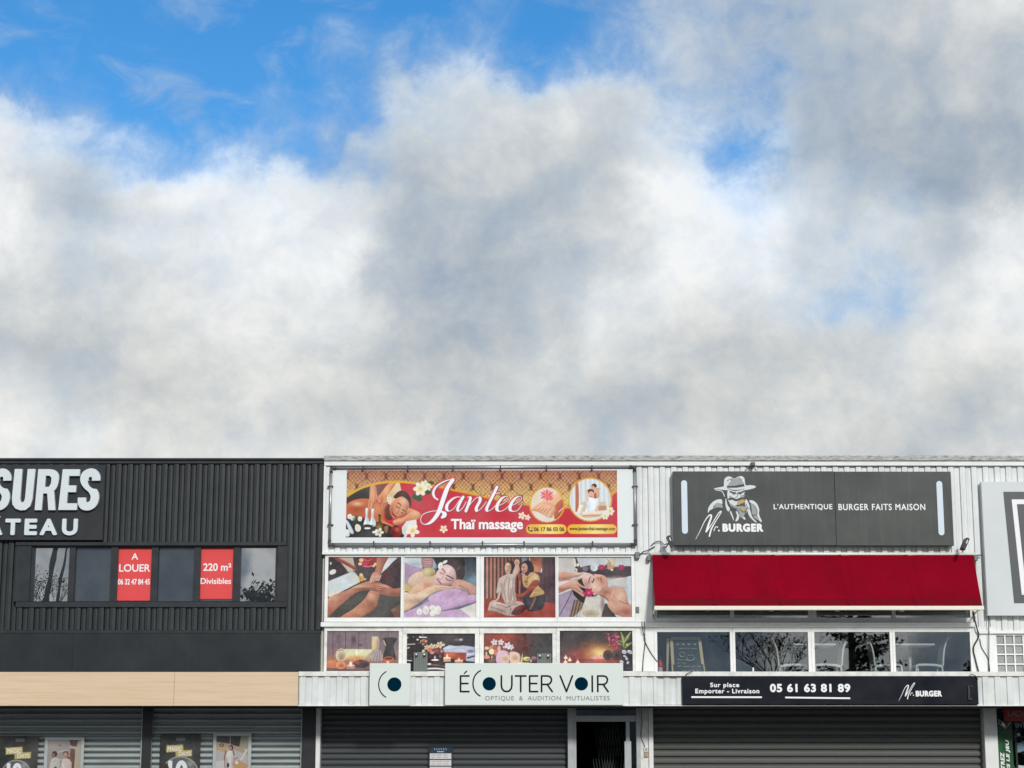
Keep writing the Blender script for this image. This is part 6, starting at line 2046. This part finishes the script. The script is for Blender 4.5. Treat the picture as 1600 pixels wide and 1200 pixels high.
YR = .46
ch0, tb0 = chair(), table()
first = [True, True]
for px, flip, lab in ((1236, 0, 'white plastic chair behind the second dining window, facing right'), (1291, 1, 'white plastic chair behind the third dining window, its back to the cedar reflection'),
                      (1385, 0, 'white plastic chair half hidden by the mullion between the third and fourth dining windows'), (1448, 1, 'white plastic chair on the right of the table in the last dining window')):
    o = ch0 if first[0] else dup(ch0); first[0] = False
    o.location = (xx(px, 1040, YR), YR, ZF); o.rotation_euler = (0, 0, math.pi * flip)
    tag(o, lab, 'chair', 'chairs in the upstairs dining room')
for px, lab in ((1268, 'white dining table crossing the mullion between the second and third windows'), (1421, 'white dining table behind the last dining window')):
    o = tb0 if first[1] else dup(tb0); first[1] = False
    o.location = (xx(px, 1018, YR + .05), YR + .05, ZF)
    tag(o, lab, 'table', 'tables in the upstairs dining room')
p = F(1409.5, 1018, YR)
b = MB()
zt_ = ZF + .757
b.mesh([(p.x - .06, YR - .02, zt_), (p.x + .06, YR - .02, zt_), (p.x + .02, YR + .02, zt_ + .1), (p.x - .08, YR + .02, zt_ + .1), (p.x - .06, YR + .05, zt_), (p.x + .06, YR + .05, zt_)], [(0, 1, 2, 3), (4, 5, 2, 3), (0, 3, 4), (1, 5, 2)])
tag(b.build('menu_stand', mat('pale_card', (190, 196, 196), .5), None), 'pale tilted menu card on the table in the last dining window', 'menu card')
# chalkboard
cbd = empty('chalkboard', F(1070, 1047, .35), 'wooden easel chalkboard with chalk writing in the first dining window', 'chalkboard')
zc = [zz(996.8, .40), ZF]
TL, TR_ = F(1049, 997.4, .24), F(1093, 997.4, .24)
BLp, BRp = F(1052, 1048, .15), F(1099.4, 1048, .15)


def plank(mb, P, Q, w, th):
    d = (Q - P).normalized(); s_ = d.cross(Vector((0, 1, 0))).normalized() * (w / 2)
    o_ = Vector((0, th, 0))
    pts = [P - s_, P + s_, Q + s_, Q - s_]
    mb.mesh([tuple(q) for q in pts] + [tuple(q + o_) for q in pts], [(0, 1, 2, 3), (7, 6, 5, 4), (0, 4, 5, 1), (1, 5, 6, 2), (2, 6, 7, 3), (3, 7, 4, 0)])


def ext(P, Q, z):
    t = (z - P.z) / (Q.z - P.z)
    return P + (Q - P) * t


b = MB()
BL2, BR2 = ext(TL, BLp, ZF), ext(TR_, BRp, ZF)
for P, Q in ((TL, BL2), (TR_, BR2), (TL, TR_), (BL2 + Vector((0, 0, .12)), BR2 + Vector((0, 0, .12)))):
    plank(b, P, Q, .045, .03)
b.build('front_frame', M['wood_lt'], cbd)
b = MB()
d_ = Vector((-.05, .02, 0))
for P, Q in ((TL + d_, BL2 + Vector((-.09, .28, 0))), (TR_ + d_, BR2 + Vector((-.09, .28, 0)))):
    plank(b, P, Q, .04, .025)
b.build('rear_frame', M['wood_lt'], cbd)
b = MB()
o_ = Vector((0, .012, 0)); b.mesh([TL + o_, TR_ + o_, BR2 + Vector((0, 0, .12)) + o_, BL2 + Vector((0, 0, .12)) + o_], [(0, 1, 2, 3)])
b.build('slate', mat('slate_board', (58, 62, 60), .8, dirt=.3, dirt_c=(84, 88, 86), sc=8), cbd)
b = MB()
lr = random.Random(5)


def onb(u, v, dy=.004):
    a_ = TL + (BL2 - TL) * v; c_ = TR_ + (BR2 - TR_) * v
    q = a_ + (c_ - a_) * u
    return Vector((q.x, q.y - dy, q.z))


for k in range(4):
    b.tube([onb(.16 + k * .2, .115), onb(.24 + k * .2, .115)], .012, 5)
for row, (v, u0, u1) in enumerate(((.19, .22, .80), (.40, .14, .44), (.46, .16, .40), (.52, .14, .86), (.60, .30, .80), (.66, .16, .62), (.74, .36, .70))):
    u = u0
    while u < u1:
        pts = [onb(u, v)]
        for _ in range(lr.choice((4, 6, 9))):
            u += .016 + .014 * lr.random(); pts.append(onb(u, v + lr.uniform(-.010, .010)))
        b.tube(pts, .0045, 4)
        u += .03 + .03 * lr.random()
for cu, cv, ru, rv in ((.62, .36, .16, .07), (.34, .30, .12, .05), (.74, .68, .08, .05)):          # loose chalk sketches
    pts = [onb(cu + ru * math.cos(t * .7) * lr.uniform(.6, 1), cv + rv * math.sin(t * .7) * lr.uniform(.6, 1)) for t in range(14)]
    b.tube(pts, .004, 4)
b.build('chalk_writing', M['soft_ink'], cbd)
# fire extinguisher
fx = F(1031.6, 1047, .3)
fe = empty('fire_extinguisher', (fx.x, .3, ZF), 'red fire extinguisher beside the chalkboard in the first dining window', 'fire extinguisher')
zt2 = zz(1030, .3)
b = MB(); b.tube([(fx.x, .3, zt2 - .5), (fx.x, .3, zt2 - .08), (fx.x, .3, zt2 - .03), (fx.x, .3, zt2)], [.05, .05, .035, .018], 14); b.build('cylinder', M['ext_red'], fe)
b = MB(); b.tube([(fx.x, .3, zt2), (fx.x, .3, zt2 + .035)], .014, 8); b.box(fx.x - .045, fx.x + .02, .29, .31, zt2 + .03, zt2 + .045); b.build('valve', M['black'], fe)
b = MB(); b.tube([(fx.x + .02, .3, zt2 + .02), (fx.x + .062, .28, zt2 - .08), (fx.x + .058, .27, zt2 - .28)], .009, 6); b.build('hose', M['black'], fe)
b = MB(); b.box(fx.x - .03, fx.x + .03, .245, .25, zt2 - .26, zt2 - .13); b.build('label', M['soft_ink'], fe)
b = MB(); R2(b, 1026, 1047, 1036, 1049, .3, .01); 
b = MB(); b.box(fx.x - .18, fx.x + .75, .12, .55, ZF + .0, ZF + .012)
b.box(fx.x - .16, fx.x + .18, .2, .4, ZF + .012, zt2 - .502, .01)
tag(b.build('low_stand', M['black'], None), 'low dark stand under the fire extinguisher and chalkboard', 'stand')

# ================================================================ posters on the grey shutters


def magic(px, w, mx, my, dx_, dy_, lab, who=False):
    x0_, y0_, x1_, y1_ = px
    e_ = empty('poster', F((x0_ + x1_) / 2, y1_, .04), lab, 'poster', 'posters on the grey shutters')
    c = Print(x0_, y0_, x1_, y1_, .5)
    c.fill((44, 47, 45)); c.grain(8, 3.0)
    for _ in range(30):
        c.ell(rng.uniform(x0_, x1_), rng.uniform(y0_, y0_ + 30), rng.uniform(.4, 1.6), rng.uniform(.4, 1.2), (74, 76, 70), a=.6)
    c.blob(x0_ + 4, y0_ + 8, 8, 8, (96, 88, 72), .6)
    c.poly([(mx, my + 1.2), (mx + 26, my - 1), (mx + 27, my + 9.6), (mx + .4, my + 11.8)], (196, 178, 106), False)
    c.poly([(dx_, dy_ + .8), (dx_ + 26, dy_ - .8), (dx_ + 26, dy_ + 9), (dx_ + .6, dy_ + 10.6)], (196, 178, 106), False)
    for _ in range(30):
        c.blob(rng.uniform(mx, mx + 27), rng.uniform(my, my + 11), 1.5, 1, (222, 208, 150), .5); c.blob(rng.uniform(dx_, dx_ + 26), rng.uniform(dy_, dy_ + 10), 1.5, 1, (176, 152, 76), .5)
    c.text('MAGIC', mx + 2, my + 2, mx + 24.5, my + 9.4, (238, 234, 220), .35); c.text('DAYS', dx_ + 5, dy_ + 1.6, dx_ + 24, dy_ + 8.8, (238, 234, 220), .35)
    cx, cy, r_ = w
    c.ell(cx, cy, r_, r_, (150, 152, 152)); c.ell(cx, cy, r_ - 2.2, r_ - 2.2, (84, 88, 90)); c.blob(cx + r_ * .5, cy - r_ * .6, 6, 6, (176, 178, 178), .7)
    c.text('10', cx - r_ * .62, cy - r_ * .78, cx + r_ * .38, cy + r_ * .35, (240, 242, 242), 1.6); c.text('€', cx + r_ * .42, cy - r_ * .38, cx + r_ * .82, cy + r_ * .2, (232, 234, 236), .5)
    c.poly([(mx + 15, y0_ + 4.4), (mx + 29, y0_ + 4.4), (mx + 29, y0_ + 9.4), (mx + 15, y0_ + 9.4)], (112, 116, 114), False)
    if who:
        c.ell(x0_ + 6, cy - 9, 9.5, 11, (52, 30, 28)); c.ell(x0_ + 3.4, cy - 1, 5.4, 8, (212, 170, 150)); c.poly([(x0_ - 2, cy + 8), (x0_ + 12, cy + 10), (x0_ + 18, cy + 50), (x0_ - 2, cy + 50)], (120, 60, 60), False)
    c.a *= .92
    c.build('print', M['pr'], .045, e_, .006)
    return e_


magic((-8, 1149.6, 57.6, 1272), (24.6, 1211, 24), 6.8, 1167.6, 20.8, 1175.8, 'dark poster with gold MAGIC DAYS strips on the leftmost shutter')
magic((248.6, 1148, 312, 1270), (281, 1212, 30.6), 258.4, 1164.2, 273, 1172.4, 'dark poster with gold MAGIC DAYS strips and a brown-haired head', True)


def framed(o, i, fn, lab):
    e_ = empty('framed_poster', F((o[0] + o[2]) / 2, o[3], .03), lab, 'poster', 'posters on the grey shutters')
    b = MB()
    a, c, e0, e1 = RC(*o, .04); p, q, r0, r1 = RC(*i, .04)
    b.box(a, c, .035, .06, r1, e1, .004); b.box(a, c, .035, .06, e0, r0, .004)
    b.box(a, p, .036, .06, r0 + .0005, r1 - .0005, .003); b.box(q, c, .036, .06, r0 + .0005, r1 - .0005, .003)
    b.build('frame', M['alu'], e_)
    cv = Print(*i, .5); fn(cv); cv.grain(3, .9); cv.a *= .9
    cv.build('print', M['pr'], .046, e_, .004)


def f1(c):
    c.z(0, 1140, 12.3)
    c.fill((158, 152, 148)); c.blob(1000, 300, 200, 200, (172, 164, 158), .7)
    c.poly([(1300, 190), (1480, 190), (1440, 330), (1330, 300)], (84, 58, 52), False); c.poly([(1340, 340), (1420, 420), (1400, 900), (1330, 700)], (112, 66, 54)); c.line([(1330, 340), (1440, 360)], 30, (196, 188, 184)); c.poly([(1430, 380), (1530, 200), (1530, 900), (1410, 900)], (182, 172, 152), False)
    c.line([(1080, 440), (1180, 410), (1260, 400)], 16, (206, 202, 198)); c.ell(1125, 303, 24, 12, (92, 84, 80)); c.line([(1090, 560), (1200, 590)], 18, (198, 192, 186))
    c.ell(1030, 470, 52, 56, (62, 44, 42)); c.ell(1008, 496, 34, 44, (150, 102, 84)); c.ell(1245, 470, 54, 56, (74, 54, 48)); c.ell(1238, 486, 40, 48, (194, 148, 124)); c.line([(1222, 520), (1260, 518)], 8, (140, 92, 80))
    c.poly([(960, 620), (1000, 560), (1080, 545), (1150, 620), (1130, 900), (940, 900)], (196, 190, 184), nz=5); c.poly([(1180, 600), (1240, 560), (1340, 580), (1370, 660), (1350, 900), (1170, 900)], (204, 192, 182), nz=5)
    c.line([(1290, 540), (1340, 560), (1360, 600)], 40, (130, 76, 64)); c.line([(1190, 660), (1230, 740)], 16, (236, 232, 228)); c.line([(1060, 580), (1010, 640)], 12, (170, 164, 160)); c.ell(1060, 735, 24, 22, (70, 62, 58))
    c.poly([(900, 880), (1530, 880), (1530, 1500), (900, 1500)], (176, 166, 156), False)


def f2(c):
    c.z(240, 1140, 10)
    c.fill((186, 184, 184)); c.poly([(940, 80), (1360, 80), (1330, 270), (960, 190)], (58, 54, 54), False); c.line([(1180, 100), (1185, 230)], 16, (150, 148, 146), sm=False); c.poly([(1350, 80), (1480, 80), (1480, 300), (1330, 300)], (156, 150, 130), False)
    c.poly([(940, 190), (1180, 220), (1480, 340), (1480, 400), (1200, 300), (940, 270)], (176, 154, 130), False); c.poly([(940, 270), (1140, 280), (1110, 360), (940, 310)], (196, 164, 118), False)
    c.ell(1050, 245, 34, 26, (52, 44, 42)); c.ell(1050, 245, 18, 12, (190, 180, 170))
    c.line([(1120, 330), (1100, 450), (1110, 640)], 18, (150, 92, 76)); c.line([(1360, 470), (1440, 330)], 30, (220, 212, 204), sm=False)
    c.poly([(1250, 520), (1330, 480), (1480, 560), (1480, 1300), (1240, 1300)], (196, 152, 104), False); c.ell(1295, 520, 24, 20, (238, 234, 228)); c.line([(1250, 470), (1310, 440)], 14, (170, 80, 76))
    c.poly([(940, 500), (1100, 480), (1120, 900), (940, 900)], (206, 204, 204), False)
    c.ell(1200, 285, 34, 44, (62, 46, 42)); c.ell(1190, 292, 22, 30, (190, 140, 120)); c.poly([(1150, 350), (1200, 330), (1250, 380), (1230, 560), (1240, 900), (1150, 900), (1160, 520), (1130, 430)], (216, 212, 212), nz=5); c.line([(1230, 330), (1250, 400)], 20, (120, 96, 88)); c.ell(1160, 560, 20, 40, (56, 46, 50)); c.line([(1250, 440), (1240, 560)], 22, (196, 148, 128))


framed((67.4, 1151.4, 129.6, 1272), (72.6, 1156.4, 124.4, 1266), f1, 'grey framed poster of two men in pale shirts on the leftmost shutter')
framed((331.4, 1145.4, 391.8, 1270), (336.6, 1150, 386.4, 1264), f2, 'grey framed poster of a woman in white on the right-hand grey shutter')

# opening hours notice
nt = empty('notice', F(688, 1240, .06), 'white opening hours notice with a navy header on the dark shutter', 'notice')
c = Print(670.6, 1168, 706, 1230, .4)
c.fill((34, 38, 42)); c.poly([(671.4, 1168), (705, 1168), (705, 1176.6), (671.4, 1176.6)], (26, 52, 78), False)
for k in range(6):
    c.line([(678 + k * 3.6, 1169.4), (679.4 + k * 3.6, 1171.6)], .9, (186, 200, 216), sm=False)
c.line([(683, 1174.6), (693, 1174.6)], 1.0, (226, 230, 236), sm=False)
for k, y in enumerate((1177.2, 1187.6, 1198, 1208.4, 1218.8)):
    c.poly([(671.4, y), (705.2, y), (705.2, y + 8.8), (671.4, y + 8.8)], (214, 214, 212), False)
    for r_ in range(2):
        for (a_, d_) in ((674, 7), (682.4, 8), (693, 9)):
            c.line([(a_, y + 2.6 + r_ * 3.6), (a_ + d_ * rng.uniform(.6, 1), y + 2.6 + r_ * 3.6)], .9, (150, 146, 144), sm=False)
c.build('print', M['pr'], .062, nt, .006)
b = MB(); R2(b, 669.4, 1167, 707.2, 1231, .069, .008); b.build('backing', M['black'], nt)

# ================================================================ games shop, bottom right
e_ = sign((1590, 1127), .01, 'dark red board with white capitals at the top of the games shop window', 'shop_sign', 'sign', 'signs on the shop fronts')
board('board', (1568.2, 1106, 1640, 1127.4), .012, .012, M['red_dk'], e_)
letters('lettering', e_, M['ink_grey'], (1570, 1108, 1612, 1122), .0105, .001, [TX('LADIS', 1574.6, 1110, 1606, 1119.6, .35)], .2)
letters('lettering', e_, M['ink_grey'], (1584, 1128, 1606, 1140), .028, .001, [TX('ENT', 1586.6, 1129.4, 1602, 1136.6, .2)], .2)
gp = sign((1571, 1250), .01, 'green film with white vertical lettering in the games shop window', 'window_film', 'poster')
c = Print(1558.4, 1128, 1584, 1262, .5)
c.vgrad([(1128, (18, 44, 26)), (1150, (20, 70, 36)), (1262, (24, 96, 48))]); c.blob(1562, 1185, 6, 40, (30, 112, 56), .7)
c.build('film', M['pr'], .02, gp, .006)


def vtext(t, xc, ytop, ybot, w):
    """capitals running upwards: rotate the outline by a quarter turn"""
    def f(g):
        E = text_edges(t, 0, 0, ybot - ytop, w, .35, 1.05, .18)
        q = np.empty_like(E)
        for i in (0, 2):
            q[:, i] = xc - w / 2 + E[:, i + 1]
            q[:, i + 1] = ybot - E[:, i]
        return g.edges(q, 2.0) - .35
    return f


letters('lettering', gp, M['white_ink'], (1560, 1150, 1584, 1258), .018, .0015, [vtext('ENTREZ', 1567.4, 1175.6, 1216, 6.2), vtext('DANS LE JEU', 1576.6, 1156, 1226, 6.6)], .22)
letters('emblem', gp, M['white_ink'], (1558.6, 1120, 1582, 1142), .018, .0015, [PATH([(1561, 1131), (1561, 1124.4), (1571, 1132)], .5, False), PATH([(1578.6, 1129), (1570.4, 1138), (1562, 1131)], .5, False), PATH([(1566, 1130.6), (1569.4, 1134)], 2.6, False)], .2)  # the short thick stroke is a bright light spot painted in white
for (px, py, w, h, rot), m_, lab in (((1596, 1167, .16, .14, .25), mat('pale_blue_box', (150, 172, 196), .5), 'pale blue game box standing askew in the games shop window'), ((1593, 1199, .22, .06, -.1), M['plastic_w'], 'white flat box on the shelf of the games shop window'),
                                ((1582.4, 1145.6, .03, .04, 0), M['ext_red'], 'tiny red figure box on the upper shelf of the games shop'), ((1591, 1147.6, .05, .05, .3), M['plastic_w'], 'small white box on the upper shelf of the games shop')):
    p = F(px, py, .25); b = MB()
    b.box(-w / 2, w / 2, -.05, .05, 0, h, .004)
    v = [Vector(q) for q in b.v]
    b.v = [(p.x + q.x * math.cos(rot) - q.z * math.sin(rot), .25 + q.y, p.z - h / 2 + q.x * math.sin(rot) + q.z * math.cos(rot)) for q in v]
    tag(b.build('game_box', m_, None), lab, 'box', 'boxes in the games shop window')
sh_ = MB()
for py in (1151, 1203):
    p = F(1590, py, .3); sh_.box(xx(1585, py, .3), xw1 - .4, .12, .6, p.z - .02, p.z)
for x_ in (xx(1585, 1170, .3) - .03, xw1 - .4):
    sh_.box(x_, x_ + .03, .12, .6, ZG + .006, zz(1140, .3))
tag(sh_.build('shelf', M['black'], None), 'dark display shelf behind the games shop glass', 'shelf')

# ================================================================ across the car park: what the glass mirrors


def branch_tree(name, x, y, h, seed, spread, lab, leaf=True, up=.75, first=.42, ls=.055):
    rr = random.Random(seed)
    r = empty(name, (x, y, 0), lab, 'tree', 'trees across the car park')
    tr, tw, lf = MB(), MB(), MB()

    def grow(p, d, ln, rad, lev):
        pts = [p]
        dd = d.copy()
        for _ in range(3):
            dd = (dd + Vector((rr.uniform(-.16, .16), rr.uniform(-.16, .16), rr.uniform(-.02, .14)))).normalized()
            p = p + dd * ln / 3
            pts.append(p)
        (tr if lev == 0 else tw).tube(pts, [rad * (1 - .13 * k) for k in range(4)], 6 if lev < 2 else 4)
        if lev >= 2:
            for _ in range(2):
                q = pts[rr.randrange(4)]
                e_ = q + (dd + Vector((rr.uniform(-1, 1), rr.uniform(-1, 1), rr.uniform(-.2, .8)))).normalized() * h * .035
                tw.tube([q, e_], [rad * .4, rad * .2], 3)
                if leaf and rr.random() < .8:
                    a_ = Vector((rr.uniform(-1, 1), rr.uniform(-1, 1), rr.uniform(-1, 1))).normalized() * ls
                    c_ = a_.cross(Vector((0, 0, 1))).normalized() * ls * .62
                    lf.face([e_ - a_, e_ + c_, e_ + a_, e_ - c_])
        if lev >= 6:
            if leaf:
                for _ in range(3):
                    q = pts[-1] + Vector((rr.uniform(-.12, .12), rr.uniform(-.12, .12), rr.uniform(-.1, .12)))
                    a_ = Vector((rr.uniform(-1, 1), rr.uniform(-1, 1), rr.uniform(-1, 1))).normalized() * ls
                    c_ = a_.cross(Vector((0, 0, 1))).normalized() * ls * .62
                    lf.face([q - a_, q + c_, q + a_, q - c_])
            return
        for k in range(3 if lev in (0, 1) else 2):
            an = rr.uniform(0, 6.28)
            nd = (dd * up + Vector((math.cos(an), math.sin(an), rr.uniform(.0, .45))) * spread).normalized()
            grow(pts[rr.choice((2, 3)) if lev else 3], nd, (h * .115 if lev == 0 else ln) * rr.uniform(.72, .92), rad * .68, lev + 1)
    grow(Vector((x, y, 0)), Vector((0, 0, 1)), h * first, h * .0062, 0)
    tr.build('trunk', M['bark'], r)
    tw.build('branches', M['bark'], r)
    if leaf:
        lf.build('leaves', M['bark'], r)
    return r


def mirror(px, py, Yd):
    """where something must stand (y = -Yd) to be mirrored at this pixel by the facade"""
    return F(px, py, Yd)


p = mirror(1203, 1046, 38); branch_tree('bare_tree', p.x + .7, -38, 9.0, 3, .62, 'bare broad-crowned tree mirrored in the second dining window', True, .8, .44)
p = mirror(62, 930, 40); branch_tree('bare_tree', p.x - .1, -40, 9.4, 8, .5, 'bare round-crowned tree mirrored in the leftmost window pane', True, .7, .62, .05)
p = mirror(428, 930, 36); branch_tree('bare_tree', p.x + .25, -36, 8.3, 21, .6, 'leafy small tree mirrored in the right end of the dark window strip', True, .7, .64, .11)
for (pt, pb_, rd, lab) in ((86.5, 73, .10, 'thick dark leaning pole mirrored in the leftmost window pane'), (102.5, 89, .05, 'thin dark leaning pole mirrored beside the thicker one')):
    q1, q0 = mirror(pt, 858, 41), mirror(pb_, 936, 41)
    k0 = q0 + (q0 - q1) * (q0.z / (q1.z - q0.z)); k1 = q1 + (q1 - q0) * 1.6
    e_ = empty('leaning_pole', (k0.x, -41, 0), lab, 'pole', 'poles across the car park')
    b = MB(); b.tube([(k0.x, -41, 0), (q0.x, -41, q0.z), (k1.x, -41, k1.z)], [rd * 1.3, rd, rd * .6], 10); b.build('post', M['pole'], e_)
    b = MB(); b.box(k1.x - .55, k1.x + .55, -41.06, -40.94, k1.z - .35, k1.z - .25, .01); b.build('crossarm', M['pole'], e_)
# cedar
p = mirror(1330, 1040, 40)
cd = empty('cedar_tree', (p.x, -40, 0), 'dark spreading cedar mirrored in the third dining window', 'tree', 'trees across the car park')
b = MB(); b.tube([(p.x, -40, 0), (p.x + .05, -40, 5), (p.x, -40, 12)], [.17, .13, .03], 10); b.build('trunk', M['bark'], cd)
fol, lim = MB(), MB()
rr = random.Random(4)
for k in range(64):
    z = 2.2 + 9.4 * k / 64
    an = rr.uniform(0, 6.283)
    ln = (12.4 - z) * .3 * rr.uniform(.7, 1.15) + .3
    d = Vector((math.cos(an), math.sin(an), .22))
    P0 = Vector((p.x, -40, z))
    pts = [P0, P0 + d * ln * .5, P0 + d * ln + Vector((0, 0, -.06 * ln))]
    lim.tube(pts, [.03, .02, .008], 5)
    for _ in range(int(60 * ln)):
        t = rr.uniform(.25, 1.05)
        q = P0 + d * ln * t + Vector((rr.gauss(0, .17), rr.gauss(0, .17), rr.gauss(.02, .07)))
        a_ = Vector((rr.uniform(-1, 1), rr.uniform(-1, 1), rr.uniform(-.2, .5))).normalized() * rr.uniform(.10, .2)
        c_ = a_.cross(Vector((0, 0, 1))).normalized() * .06
        fol.face([q - a_, q + c_, q + a_, q - c_])
lim.build('branches', M['bark'], cd)
fol.build('foliage', M['needle'], cd)
# low evergreen hedge mirrored at the right end
p = mirror(1512, 1046, 34)
hd = MB()
for _ in range(5200):
    u_, v_ = rr.uniform(-1, 1), rr.uniform(0, 1)
    zc_ = 5.35 * math.sqrt(max(0, 1 - ((u_ - .25) / 1.25) ** 2))
    q = Vector((p.x + .5 + u_ * 1.5, -34 + rr.gauss(0, .5), zc_ * v_ ** .5 + rr.gauss(0, .08)))
    a_ = Vector((rr.uniform(-1, 1), rr.uniform(-1, 1), rr.uniform(-1, 1))).normalized() * .12
    c_ = a_.cross(Vector((.3, .2, 1))).normalized() * .07
    hd.face([q - a_, q + c_, q + a_, q - c_])
eb_ = empty('evergreen_bush', (p.x + .5, -34, 0), 'tall rounded evergreen bush mirrored in the corner of the last dining window', 'bush')
hd.build('foliage', M['needle'], eb_)
b = MB(); b.tube([(p.x + .5, -34, 0), (p.x + .5, -34, 3.5)], [.16, .05], 8); b.build('trunk', M['bark'], eb_)
